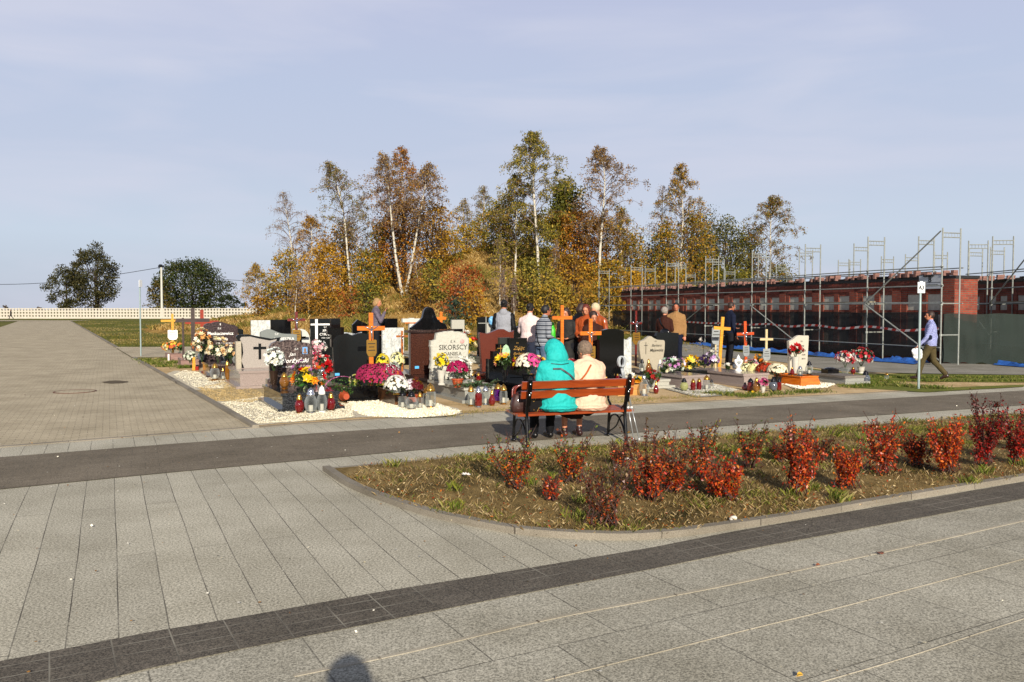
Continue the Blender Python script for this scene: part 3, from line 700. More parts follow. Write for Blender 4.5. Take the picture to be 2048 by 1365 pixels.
mb = MB(); mb.add([(-.31, -.06, 0), (.31, -.06, 0), (.31, 1.0, 0), (-.31, 1.0, 0), (-.25, 0, .22), (.25, 0, .22), (.25, .94, .22), (-.25, .94, .22)], [(0, 1, 5, 4), (1, 2, 6, 5), (2, 3, 7, 6), (3, 0, 4, 7), (3, 2, 1, 0)]); mb.build('frame', W_or, OB)
mb = MB()
for (a, b) in (((-.25, 0), (.25, 0)), ((-.25, .94), (.25, .94)), ((-.25, 0), (-.25, .94)), ((.25, 0), (.25, .94))): mb.bar((a[0], a[1], .225), (b[0], b[1], .225), .05, .03)
mb.build('rail', W_or, OB); MB().box((0, .47, .18), (.44, .86, .05)).build('soil', mat('grave_soil', '#33261a'), OB)
g = gthing('low weathered grey slab grave without headstone, rightmost of the plot', .62, 2.1, corner=(1690, 772), rz=R(20))
slab(g, .62, 2.1, .20, G_grey, stone('weathered_slab', ('#4e4a44', '#716b62', '#8c867c'), 60, .5)); 
MB().box((0, 0, 0), (.34, .24, .10)).ell((0, 0, .05), (.17, .12, .05)).build('plaque', G_black, g, loc=(-.02, .85, .25))
# --- second row --------------------------------------------------------------------------------
g = gthing('dark purple-brown granite grave with pointed arch headstone and white lettering at the left end', .98, 1.75, corner=(417, 756))
slab(g, .98, 1.75, .36, G_brown, G_multi)
head(g, .96, 1.12, 1.50, .36, .12, stone('brown_polished', ('#1d1718', '#3b3030', '#5c4d4a'), 30, .16), 'double')
text('Ś.P.', .07, M_wht, g, (-.02, 1.495, 1.28)); text('Płeskaczewicz', .125, M_wht, g, (0, 1.495, 1.14), 0, bold=.002); text('Alfreda', .11, M_wht, g, (.03, 1.495, .98), .3, bold=.001); text('1928  † 21.02.2011', .06, M_wht, g, (.1, 1.495, .86))
cross_relief(g, 0, 1.49, 1.40, .04, .06, M_wht, .008, .012)
g = gthing('dark grey granite headstone with slanted top, raised left block and gold lettering', .95, 1.8, hsp=(457, 26.5))
slab(g, .95, 1.8, .3, G_dkgrey)
head(g, .90, 1.0, 1.55, .3, .12, G_dkgrey, [(-1, 1.02), (-.45, 1.06), (-.42, 1.0), (-.1, 1.0), (1, .86)])
text('Ś.P.', .07, M_wht, g, (.16, 1.545, 1.11)); text('TOLA', .08, M_gold, g, (.2, 1.545, 1.02)); text('DROZDA', .11, M_gold, g, (.24, 1.545, .92)); text('† 23.06.2014', .06, M_gold, g, (.24, 1.545, .82))
g = gthing('grey wave-topped granite headstone with white capital lettering', .95, 1.8, hsp=(557, 20.9))
slab(g, .95, 1.8, .3, G_grey); head(g, .9, 1.05, 1.55, .28, .11, stone('matt_grey_granite', ('#5c605c', '#767b77', '#8b908b'), 170, .3), 'ogee')
text('Ś.P.', .07, M_wht, g, (-.05, 1.545, 1.20)); text('AGNIESZKA', .095, M_wht, g, (.12, 1.545, 1.08), bold=.001); text('PŁATANOWSKA', .105, M_wht, g, (.05, 1.545, .95), bold=.001)
g = gthing('white veined marble headstone half hidden by a plain black square stone', .95, 1.7, hsp=(528, 26.5)); slab(g, .95, 1.7, .2, G_lgrey); head(g, .8, 1.32, 1.5, .14, .1, G_white)
g = gthing('plain black square headstone left of the wave-topped grey one', .9, 1.7, hsp=(562, 24.5)); slab(g, .9, 1.7, .25, G_black); head(g, .58, 1.3, 1.5, .15, .12, G_black)
g = gthing('small white headstone with rounded right top behind the red-brown crucifix', .8, 1.7, hsp=(603, 24)); slab(g, .8, 1.7, .2, G_lgrey)
head(g, .5, 1.0, 1.5, .16, .1, mat('white_stone', '#b9bab2', .5), [(-1, 1), (.0, 1), (.4, .97), (.7, .9), (.9, .8), (1, .66)]); cross_relief(g, -.03, 1.49, .85, .3, .3, G_dkgrey, .012, .05)
g = gthing('black headstone inlaid with a full-height white cross and white lettering', .9, 1.8, hsp=(644, 23.2)); slab(g, .9, 1.8, .28, G_dkgrey, G_grey)
head(g, .66, 1.28, 1.55, .18, .12, G_dkgrey)
MB().box((-.17, 1.542, .82), (.07, .012, 1.26)).box((0, 1.541, 1.30), (.66, .012, .045)).build('cross', M_wht, g)
text('Ś.P.', .06, M_wht, g, (.08, 1.545, 1.22)); text('JERZY', .08, M_wht, g, (.11, 1.545, 1.13), bold=.001); text('CYRAN', .10, M_wht, g, (.08, 1.545, 1.02), bold=.001); text('1947 † 2013', .055, M_wht, g, (.1, 1.545, .92))
g = gthing('large black headstone with stepped cross at its left shoulder and a small blue sticker', .95, 1.9, hsp=(698, 18.0)); slab(g, .95, 1.9, .3, G_black)
head(g, .80, 1.04, 1.66, .28, .12, G_dkgrey, [(-1, .86), (-.75, .95), (-.4, .97), (-.2, .985), (0, .95), (.12, .94), (.3, .97), (.6, .99), (1, .96)], bot=.9, x=.03)
MB().box((0, 0, .27), (.2, .13, .62)).box((0, -.001, .31), (.36, .13, .16)).build('stone_cross', G_black, g, loc=(-.3, 1.73, 1.05))
MB().box((0, 0, 0), (.10, .004, .055)).build('sticker', M_stick, g, loc=(-.28, 1.655, .42))
g = gthing('grey marble headstone with small oval portrait behind the large black stone', .9, 1.8, hsp=(695, 21.5)); slab(g, .9, 1.8, .25, G_grey)
head(g, .74, 1.0, 1.55, .25, .11, stone('grey_marble', ('#7c7f80', '#969a9a', '#b0b3b1'), 12, .3, vein='#5d6060'), [(-1, .97), (-.5, .96), (.2, .93), (.6, .9), (1, .95)]); portrait(g, .22, 1.54, 1.10, .065)
g = gthing('low black headstone with slanted corner beside the orange crucifix', .8, 1.7, hsp=(720, 24.8)); slab(g, .8, 1.7, .2, G_black); head(g, .46, 1.18, 1.5, .14, .12, G_black, [(-1, .86), (-.3, 1), (1, .88)])
g = gthing('black flat-topped headstone behind the grey-white marble slab', .9, 1.7, hsp=(769, 25)); slab(g, .9, 1.7, .2, G_black); head(g, .82, 1.18, 1.5, .14, .12, G_black)
g = gthing('grey-white marble upright slab behind the yellow and cream chrysanthemums', .8, 1.8, hsp=(785, 21.6)); slab(g, .8, 1.8, .2, G_lgrey); head(g, .58, 1.10, 1.55, .2, .1, G_white)
g = gthing('wide reddish brown granite headstone with thick cap stone and a small blue sticker', 1.1, 2.0, hsp=(858, 19.5)); slab(g, 1.1, 2.0, .3, G_brown)
head(g, .98, .98, 1.72, .3, .14, stone('copper_brown_granite', ('#1c100c', '#3a211a', '#5e3a2c'), 50, .15)); MB().box((0, 1.79, 1.31), (1.16, .26, .06)).build('cap_stone', G_brown, g)
MB().box((0, 0, 0), (.10, .004, .06)).build('sticker', M_stick, g, loc=(-.34, 1.715, .47))
g = gthing('tall black headstone cut as a bowed veiled figure silhouette', 1.1, 1.8, hsp=(857, 24)); slab(g, 1.1, 1.8, .25, G_black)
mad = [(-.56, 0), (.56, 0), (.56, 1.02), (.5, 1.1), (.36, 1.16), (.26, 1.24), (.2, 1.36), (.17, 1.46), (.13, 1.54), (.06, 1.59), (-.02, 1.6), (-.1, 1.57), (-.15, 1.5), (-.18, 1.4), (-.2, 1.3), (-.28, 1.21), (-.4, 1.12), (-.5, 1.04), (-.56, 1.0)]
MB().prism(mad, 0, .14, bev=.01).build('headstone', G_black, g, loc=(0, 1.55, .1))
g = gthing('black headstone with white letters and oval portrait right of the brown granite one', .9, 1.8, hsp=(900, 21.2)); slab(g, .9, 1.8, .25, G_black); head(g, .66, 1.08, 1.55, .22, .11, G_black)
text('DANUTA', .075, M_wht, g, (.02, 1.545, 1.14)); portrait(g, .25, 1.54, 1.10, .06)
g = gthing('small light grey headstone behind the black one with the oval portrait', .7, 1.6, hsp=(916, 25.5)); slab(g, .7, 1.6, .2, G_lgrey); head(g, .42, 1.16, 1.4, .1, .1, G_lgrey)
g = gthing('black headstone split by thin grey cross lines behind the red granite stone', .9, 1.8, hsp=(973, 24.5)); slab(g, .9, 1.8, .25, G_black); head(g, .6, 1.24, 1.55, .14, .11, G_black)
MB().box((-.05, 1.543, .8), (.025, .01, 1.2)).box((0, 1.542, 1.2), (.6, .01, .025)).build('cross', G_grey, g)
g = gthing('pale cream headstone block between the red granite stone and the man in the grey vest', .7, 1.6, hsp=(985, 22.6)); slab(g, .7, 1.6, .2, G_lgrey); head(g, .36, 1.18, 1.4, .14, .1, G_lgrey)
g = gthing('red granite headstone with wavy top and narrowing foot', .95, 1.9, hsp=(992, 20.0)); slab(g, .95, 1.9, .3, G_red)
head(g, .92, 1.02, 1.66, .32, .12, G_red, [(-1, .90), (-.95, .93), (-.75, .91), (-.5, .90), (-.2, .95), (.1, 1), (.4, 1), (.7, .93), (.9, .93), (1, .97)], bot=.84, sides=[(.86, .2), (.93, .5), (.98, .8)])
g = gthing('small dark rounded headstone behind the man in the striped sweater', .7, 1.5, hsp=(1043, 24)); slab(g, .7, 1.5, .2, G_black); head(g, .5, .95, 1.3, .2, .1, G_black, 'arch')
g = gthing('matt dark grey headstone with low bracket top right of the shield-shaped one', .85, 1.8, hsp=(1332, 21.9)); slab(g, .85, 1.8, .25, G_dkgrey)
head(g, .74, .94, 1.55, .22, .1, G_dkgrey, [(-1, .9), (-.9, .985), (-.4, .99), (-.25, 1), (.3, 1), (.45, .985), (1, .97)], bot=.86)
g = gthing('white marble cross headstone with red and gold trim far back between the rows', .6, 1.4, hsp=(824, 27)); slab(g, .6, 1.4, .2, G_lgrey)
MB().box((0, 1.3, .7), (.16, .14, 1.2)).box((0, 1.301, 1.22), (.62, .13, .12)).build('headstone', mat('white_stone', '#b9b9b0'), g); MB().box((0, 1.21, 1.14), (.5, .01, .03)).box((.2, 1.21, 1.0), (.14, .01, .3)).build('trim', W_or, g)

# ------------------------------------------------------------------ wooden crosses
def corpus(t, y, z, s, m):
    mb = MB(); mb.tube([(-.26 * s, 0, .12 * s), (-.1 * s, 0, .02 * s), (0, 0, 0), (.1 * s, 0, .02 * s), (.26 * s, 0, .12 * s)], [.014 * s, .02 * s, .035 * s, .02 * s, .014 * s], 6)
    mb.tube([(0, 0, .02 * s), (.0, -.01, -.16 * s), (.02 * s, -.01, -.3 * s), (0, 0, -.46 * s)], [.05 * s, .042 * s, .032 * s, .015 * s], 6); mb.ell((.01, -.01, .09 * s), (.035 * s, .035 * s, .045 * s))
    mb.build('corpus', m, t, smooth=True, loc=(0, y, z))
def shield(t, x, y, z, w, h, m, lines=3):
    o = MB().prism([(w / 2 * a, h * b) for a, b in ((-.7, -.5), (0, -.56), (.7, -.5), (1, -.3), (1, .45), (.7, .5), (0, .42), (-.7, .5), (-1, .45), (-1, -.3))], -.008, .008).build('name_plate', m, t); o.location = (x, y, z)
    if lines:
        mb = MB()
        for k in range(lines): mb.box((0, -.010, h * (.25 - .2 * k)), (w * rnd.uniform(.5, .75), .003, h * .05))
        mb.build('plate_lines', M_blk, o)
def cross(label, px, d, top, base_z, arm_py, arm_w, bw, m, tilt=0, rz=UA, body=None, plate=None, th=None):
    x = xat(px, d, 1.2); z0 = base_z; zt = zat(top, d); za = zat(arm_py, d)
    t = thing('wooden_cross', label, 'cross', (x, d, z0), rz, 'wooden grave crosses'); t.rotation_euler = (0, R(tilt), rz)
    th = th or bw * .45
    MB().box((0, 0, (zt - z0) / 2), (bw, th, zt - z0)).build('post', m, t)
    MB().box((0, -.004, za - z0), (arm_w, th * .9, bw)).build('crossbar', m, t)
    if body: corpus(t, -th / 2 - .012, za - z0 - .02, body, M_silver if body < .6 else M_plast)
    if plate:
        (dz, w_, h_, m_) = plate; shield(t, 0, -th / 2 - .014, za - z0 - dz, w_, h_, m_)
    return t
M_goldplate = mat('gold_plate', '#9a7430', .35, .5); M_greyplate = mat('grey_plate', '#8f9494', .4, .3)
cross('orange wooden crucifix with gold name shields and silver figure beside the big black headstone', 742, 17.0, 626, .1, 657, .58, .088, W_or, 0, body=.52, plate=(.40, .21, .34, M_goldplate))
cross('tall dark weathered wooden cross at the left end of the graves', 386, 25.0, 617, .2, 641, .95, .11, W_dk, 0)
cross('red-stained wooden cross behind the brown pointed headstone', 404, 27.5, 620, .2, 645, 1.05, .11, W_red, 0)
cross('small yellow wooden cross with little roof and white name shield, leftmost of all', 345, 31.0, 628, .2, 642, .8, .08, W_ye, 0, plate=(.52, .34, .36, M_plast))
t_ = cross('thin red-brown crucifix with gold shield behind the grey wave-topped headstone', 593, 22.6, 624, .2, 640, .48, .07, W_red2, 0, body=.55, plate=(.42, .22, .32, M_goldplate))
cross('small orange-brown wooden cross in front of the grey-white marble slab', 804, 20.4, 662, .3, 673, .30, .05, wood('brown_wood', '#8a4a1c', '#b06a30'), 0, body=.3)
cross('small bright orange cross at the back right of the veiled figure stone', 882, 27.5, 624, .2, 637, .36, .09, W_or, 0)
cross('tiny orange cross end far back left of the red granite stone', 977, 29.5, 638, .2, 646, .34, .05, W_or, 0)
cross('tall light orange cross standing among the visitors', 1124, 19.0, 611, .2, 636, .52, .075, W_or, 0)
cross('orange crucifix with small silver figure directly behind the seated woman with grey hair', 1181, 17.6, 638, .1, 667, .52, .08, W_or, 0, body=.4, plate=(.42, .2, .3, M_goldplate))
cross('dark red crucifix with white figure in front of the brick wall', 1272, 23.4, 622, .2, 647, .38, .055, W_red2, 0, body=.55, plate=(.42, .24, .34, M_goldplate))
cross('tall leaning yellow pine cross on the pinkish slab', 1439, 21.8, 634, .31, 657, .50, .085, W_ye, 4, rz=R(18))
cross('leaning red-orange crucifix with grey name shield', 1493, 22.8, 643, .05, 668, .52, .075, W_red if False else wood('orange_red_wood', '#a5330c', '#cf5518'), -2, rz=R(14), body=.5, plate=(.46, .19, .30, M_greyplate))
cross('pale unpainted wooden cross with grey name shield near the blue tarpaulin', 1533, 24.2, 659, .05, 679, .40, .065, W_pale, 0, rz=R(8), plate=(.44, .22, .34, M_greyplate))
cross('dark brown crossbar grave cross at far left behind the yellow cross', 366, 28.5, 636, .2, 643, .5, .07, W_dk, 0)
# free-standing plates
for k, (px, d, zt, m_, lb) in enumerate(((1432, 22.6, .95, M_greyplate, 'pale shield-shaped name plate standing behind the tall yellow cross, upper one'), (1431, 22.9, .52, M_greyplate, 'pale shield-shaped name plate low behind the tall yellow cross'))):
    t = thing('name_plate', lb, 'plaque', (xat(px, d), d, Zf(xat(px, d), d)), R(10)); MB().box((0, .02, (zt) / 2), (.04, .02, zt)).build('stake', W_pale, t); shield(t, 0, 0, zt, .26, .44, m_)
# small wooden boxes at the left
t = gthing('pinkish old wooden grave frame at the left end beside the dark cross', .6, 1.3, corner=(362, 736), cat='grave frame', name='wooden_grave_box'); frame_box(t, .6, 1.3, .22, W_pinkw)
t = gthing('small low wooden grave box with grey lid under the yellow cross', .55, 1.2, corner=(333, 722), cat='grave frame', name='wooden_grave_box'); frame_box(t, .5, 1.2, .20, W_pinkw)
t = thing('wooden_stake', 'small orange painted wooden board leaning at the brown grave, left end', 'board', tuple(P(388, 742)), UA); MB().box((0, 0, .2), (.1, .03, .42), taper=.7).build('board', W_ye, t); MB().lathe([(.05, 0), (.055, .12), (.05, .13)], n=10).build('holder', mat('red_plastic', '#8e1a10', .4), t, loc=(.08, -.05, 0))
p = P(333, 722); t = thing('white_stake', 'small white wooden peg in the grass under the yellow cross', 'peg', (p.x + .12, p.y - .1, 0), .3); MB().box((0, 0, .12), (.05, .03, .24)).build('peg', M_plast, t)
# ================================================================== LANTERNS
GL = {'clear': glass('clear_glass', '#c4c9c6', .16, .03), 'red': glass('red_glass', '#6e0408', .85), 'amber': glass('amber_glass', '#8a5a1c', .7), 'violet': glass('violet_glass', '#4b0a63', .85),
      'yellow': glass('yellow_green_glass', '#a0a268', .75), 'grey': glass('smoke_glass', '#5b616b', .75), 'white': M_plast}
LID = {'gold': M_brass, 'silver': M_silver, 'dark': M_dkmetal, 'white': M_plast}
M_candle = mat('candle_wax', '#e6dfcc', .5)
PROF = {
 'bulb': [(.55, .10), (.78, .16), (.98, .30), (1, .42), (.92, .54), (.66, .66), (.5, .70)],
 'cyl': [(.80, .10), (.88, .14), (.92, .40), (.86, .62), (.66, .70)],
 'globe': [(.5, .12), (.8, .2), (1, .38), (1, .48), (.8, .66), (.5, .72)],
 'cone': [(.8, .10), (.95, .2), (1, .34), (.8, .5), (.55, .62), (.4, .68)],
 'drop': [(.5, .08), (.85, .16), (1, .32), (.88, .5), (.5, .74), (.3, .8)],
}
def lantern(px, py, wpx, hpx, gl, lid, kind, label, z=0.0, d=None):
    if d is None: p = PG(px, py)
    else: p = Vector((xat(px, d, z), d, z))
    s = F / p.y; w_ = wpx / s; h = hpx / s; r = w_ / 2
    t = thing('grave_lantern', label, 'lantern', tuple(p), rnd.uniform(0, 6), 'grave candle lanterns')
    fl = .05 if kind in ('drop', 'cyl') else 0
    MB().lathe([(r * .9, 0), (r * .92, h * .03), (r * .6, h * .06), (r * .72, h * .10)], n=14).build('base', LID[lid], t, smooth=False)
    MB().lathe([(r * a, h * b) for a, b in PROF[kind]], n=14, flute=fl).build('glass', GL[gl], t, smooth=not fl)
    MB().lathe([(r * .34, h * .11), (r * .34, h * .34)], n=8).build('candle', M_candle, t)
    q = PROF[kind][-1]
    MB().lathe([(r * q[0] * 1.2, h * (q[1] - .02)), (r * q[0] * 1.3, h * (q[1] + .02)), (r * q[0] * 1.2, h * (q[1] + .08)), (r * q[0] * .95, h * (q[1] + .13)), (r * q[0] * .9, h * (q[1] + .17)), (r * .38, h * .93), (r * .16, h * .96), (r * .1, h)], n=12).build('lid', LID[lid], t, smooth=True)
    return t
LN = [
 (599, 829, 19, 42, 'red', 'gold', 'bulb', 'dark red bulbous candle lantern, first of the front row left'),
 (622, 829, 27, 54, 'clear', 'silver', 'bulb', 'big clear ribbed lantern with tall silver lid in the front row'),
 (644, 827, 22, 56, 'clear', 'white', 'bulb', 'clear lantern with white pointed lid and white foot between two others in front row'),
 (662, 824, 18, 40, 'red', 'gold', 'bulb', 'dark red lantern beside the tipped-over flower pot'),
 (805, 818, 19, 38, 'clear', 'dark', 'cyl', 'small clear lantern with dark lid against the corner of the wooden flower bed'),
 (823, 822, 25, 40, 'clear', 'dark', 'globe', 'round clear globe lantern with dark lid on the white gravel'),
 (840, 819, 12, 36, 'clear', 'gold', 'cyl', 'slim clear candle lantern with brass ring lid on the white gravel'),
 (861, 818, 23, 52, 'clear', 'gold', 'cyl', 'tall clear lantern with big brass lid on the white gravel'),
 (853, 812, 17, 38, 'clear', 'gold', 'cyl', 'brass-lidded clear lantern partly behind the tall one at the slab side'),
 (942, 814, 15, 44, 'clear', 'gold', 'cyl', 'clear cylindrical lantern at the pale slab corner, leftmost of its row'),
 (957, 816, 15, 44, 'red', 'silver', 'cyl', 'tall dark red lantern with silver lid in front of the pale slab'),
 (971, 811, 15, 40, 'clear', 'silver', 'cyl', 'clear lantern with heart window between two red ones at the pale slab'),
 (984, 813, 14, 34, 'red', 'gold', 'cone', 'short red lantern with gold pointed lid in front of the pale slab'),
 (996, 806, 17, 40, 'violet', 'gold', 'cyl', 'violet glass lantern behind the clear one near the bench armrest'),
 (1007, 810, 17, 42, 'clear', 'gold', 'cyl', 'clear lantern with white candle nearest the bench armrest'),
 (430, 762, 20, 36, 'clear', 'gold', 'globe', 'wide clear lantern standing before the brown grave, left one'),
 (446, 761, 9, 26, 'clear', 'gold', 'cone', 'tiny clear lantern with gold lid before the brown grave'),
 (455, 760, 10, 40, 'amber', 'gold', 'cyl', 'slim gold-tinted lantern before the brown grave'),
 (1288, 793, 21, 43, 'clear', 'silver', 'drop', 'large clear teardrop lantern with silver cap beside the pine frame'),
 (1312, 789, 11, 27, 'red', 'gold', 'cone', 'small bright red lantern on the sand by the pine frame'),
 (1368, 784, 17, 28, 'yellow', 'dark', 'bulb', 'yellowish lantern with dark lid, leftmost in front of the pinkish slab'),
 (1386, 783, 11, 26, 'red', 'gold', 'cyl', 'left one of two red lanterns in front of the pinkish slab'),
 (1398, 782, 11, 26, 'red', 'gold', 'cyl', 'right one of two red lanterns in front of the pinkish slab'),
 (1413, 781, 15, 31, 'clear', 'gold', 'cyl', 'taller clear lantern at the right corner of the pinkish slab'),
 (1423, 780, 10, 21, 'clear', 'dark', 'globe', 'small clear round lantern beside the taller one at the slab corner'),
 (1490, 782, 12, 17, 'red', 'dark', 'drop', 'little dark red pyramid lantern at the slab corner near a red and an amber one'),
 (1501, 784, 14, 28, 'red', 'dark', 'cyl', 'red lantern with dark lid left of the amber one'),
 (1513, 786, 15, 31, 'amber', 'gold', 'bulb', 'amber yellow lantern between a red lantern and a white flower pot'),
 (1546, 785, 17, 30, 'grey', 'dark', 'globe', 'round smoke-grey lantern right of the white flower pot'),
 (1558, 783, 10, 27, 'red', 'dark', 'cyl', 'slim red lantern right of the smoke-grey one'),
 (1731, 769, 18, 28, 'grey', 'dark', 'bulb', 'greenish grey lantern with dark cap in the grass, rightmost slab'),
 (1773, 762, 9, 17, 'clear', 'gold', 'cyl', 'small lone clear lantern on the sand near the signpost'),
]
for a in LN: lantern(*a)
for a in [
 (793, 790, 17, 34, 'clear', 'gold', 'cyl', 'clear lantern with gold lid standing on the wooden flower bed frame', .27, 15.2),
 (569, 765, 20, 34, 'amber', 'gold', 'globe', 'round bronze lantern on the dark slab beside the brass vase', .33, 15.6),
 (1284, 738, 12, 28, 'clear', 'dark', 'bulb', 'clear lantern with black peaked lid in front of the shield stone, left one', .30, 20.0),
 (1297, 738, 12, 28, 'amber', 'gold', 'cone', 'amber lantern with gold peaked lid in front of the shield stone, right one', .30, 20.0),
 (1320, 738, 11, 26, 'white', 'white', 'drop', 'white ribbed cone lantern on the pinkish slab', .30, 20.1),
 (448, 722, 17, 26, 'grey', 'silver', 'globe', 'blue-grey metal lantern among the cream roses', .37, 22.8),
 (473, 738, 16, 24, 'clear', 'dark', 'globe', 'round clear lantern on the dark slab right of the cream roses', .36, 22.0),
 (481, 737, 15, 27, 'clear', 'dark', 'bulb', 'clear lantern with brown lid rightmost on the dark brown slab', .36, 22.3),
 (403, 722, 15, 24, 'grey', 'dark', 'globe', 'purple-brown round vase-like lantern under the orange-cream roses', .36, 23.2),
 (497, 690, 17, 22, 'white', 'gold', 'cyl', 'pale lantern with dark gold-rimmed lid behind the grey pillar', .75, 22.6),
 (644, 745, 20, 32, 'clear', 'silver', 'globe', 'big silver-grey glass lantern left of the big black stone', .30, 17.3),
 (945, 745, 9, 22, 'clear', 'gold', 'cyl', 'gold-capped lantern at the rear of the pale slab, left one', .30, 17.2),
 (957, 745, 9, 22, 'red', 'gold', 'cyl', 'gold-capped lantern at the rear of the pale slab, right one', .30, 17.2),
 (1584, 752, 9, 17, 'red', 'gold', 'drop', 'small red lantern left on the orange wooden frame', .24, 19.9),
 (1600, 752, 13, 19, 'clear', 'silver', 'bulb', 'clear lantern in the middle of the orange wooden frame', .24, 20.0),
 (1618, 752, 16, 28, 'clear', 'dark', 'bulb', 'clear lantern with dark red tip right on the orange wooden frame', .24, 20.1),
 (1706, 752, 10, 15, 'red', 'gold', 'bulb', 'small red lantern between the two tulip vases', .21, 20.7),
 (1468, 733, 7, 14, 'grey', 'dark', 'cyl', 'tiny dark lantern behind the white heart lantern, left', .30, 21.4),
 (1485, 733, 7, 13, 'clear', 'gold', 'cyl', 'tiny gold-lidded lantern behind the white heart lantern, right', .30, 21.4),
 (1235, 756, 8, 16, 'red', 'gold', 'cyl', 'small red lantern in the pine frame next to the crutch handle', .20, 18.8),
 (1212, 742, 8, 14, 'red', 'gold', 'cyl', 'small red lantern on the black slab behind the seated women', .28, 17.5)]:
    lantern(*a[:8], z=a[8], d=a[9])
# white heart lantern statue
x = xat(1477, 20.3); t = thing('heart_lantern', 'white plastic heart-shaped lantern on the wide pinkish slab', 'lantern', (x, 20.3, .315), R(10))
MB().lathe([(.085, 0), (.085, .03), (.05, .06), (.055, .09), (.085, .12)], n=14).build('base', M_plast, t)
hp = [(0, .02), (.06, .07), (.10, .13), (.105, .185), (.07, .22), (.03, .215), (0, .19), (-.03, .215), (-.07, .22), (-.105, .185), (-.10, .13), (-.06, .07)]
MB().prism(hp, -.035, .035, bev=.012).build('heart', M_plast, t, loc=(0, 0, .08)); MB().prism([(a * .5, b * .5) for a, b in hp], -.01, .01).build('window', M_greyplate, t, loc=(0, -.034, .145))
MB().lathe([(.04, 0), (.05, .02), (.03, .07), (.012, .1), (0.004, .12)], n=10).build('lid', M_plast, t, loc=(0, 0, .29))

# ================================================================== FLOWERS
M_pet = colmat('petals', .55, .25, .15); M_leaf = colmat('leaf_green', .5, .35, .15)
GR = ['#16250c', '#1f3311', '#2b4217', '#3a5220']
M_terra = mat('terracotta', '#a5451f', .6); M_vase_w = mat('white_vase', '#b9b6aa', .35); M_vase_br = mat('bronze_vase', '#4b3a30', .2, .7); M_vase_bk = mat('black_vase', '#101012', .12)
def blossoms(c, nrm, r, col, petals=7, lift=.35, rs=RS):
    n = len(c); V = []; C = []
    a0 = rs.rand(n) * 6.28; h = rs.normal(size=(n, 3)); u = np.cross(nrm, h); u /= np.linalg.norm(u, axis=1)[:, None] + 1e-9; v = np.cross(nrm, u)
    r = (np.asarray(r) * np.ones(n))[:, None]
    for k in range(petals):
        a = a0 + 2 * math.pi * k / petals; w2 = math.pi / petals * 1.1
        d = lambda an: np.cos(an)[:, None] * u + np.sin(an)[:, None] * v
        tip = c + d(a) * r + nrm * r * lift; l = c + d(a - w2) * r * .6 + nrm * r * lift * .35; q = c + d(a + w2) * r * .6 + nrm * r * lift * .35
        V.append(np.stack([c, l, tip, q], 1)); C.append(col * (1 - .12 * rs.rand(n, 1)))
    return np.concatenate(V), np.concatenate(C)
def dome(n, rx, rz, rs=RS, full=False):
    u = rs.rand(n); th = rs.rand(n) * 6.283; z = u * (1 if not full else 1.5) - (0 if not full else .5); q = np.sqrt(np.clip(1 - z * z, 0, 1))
    N_ = np.stack([q * np.cos(th), q * np.sin(th), z], 1); return N_ * [rx, rx, rz], N_
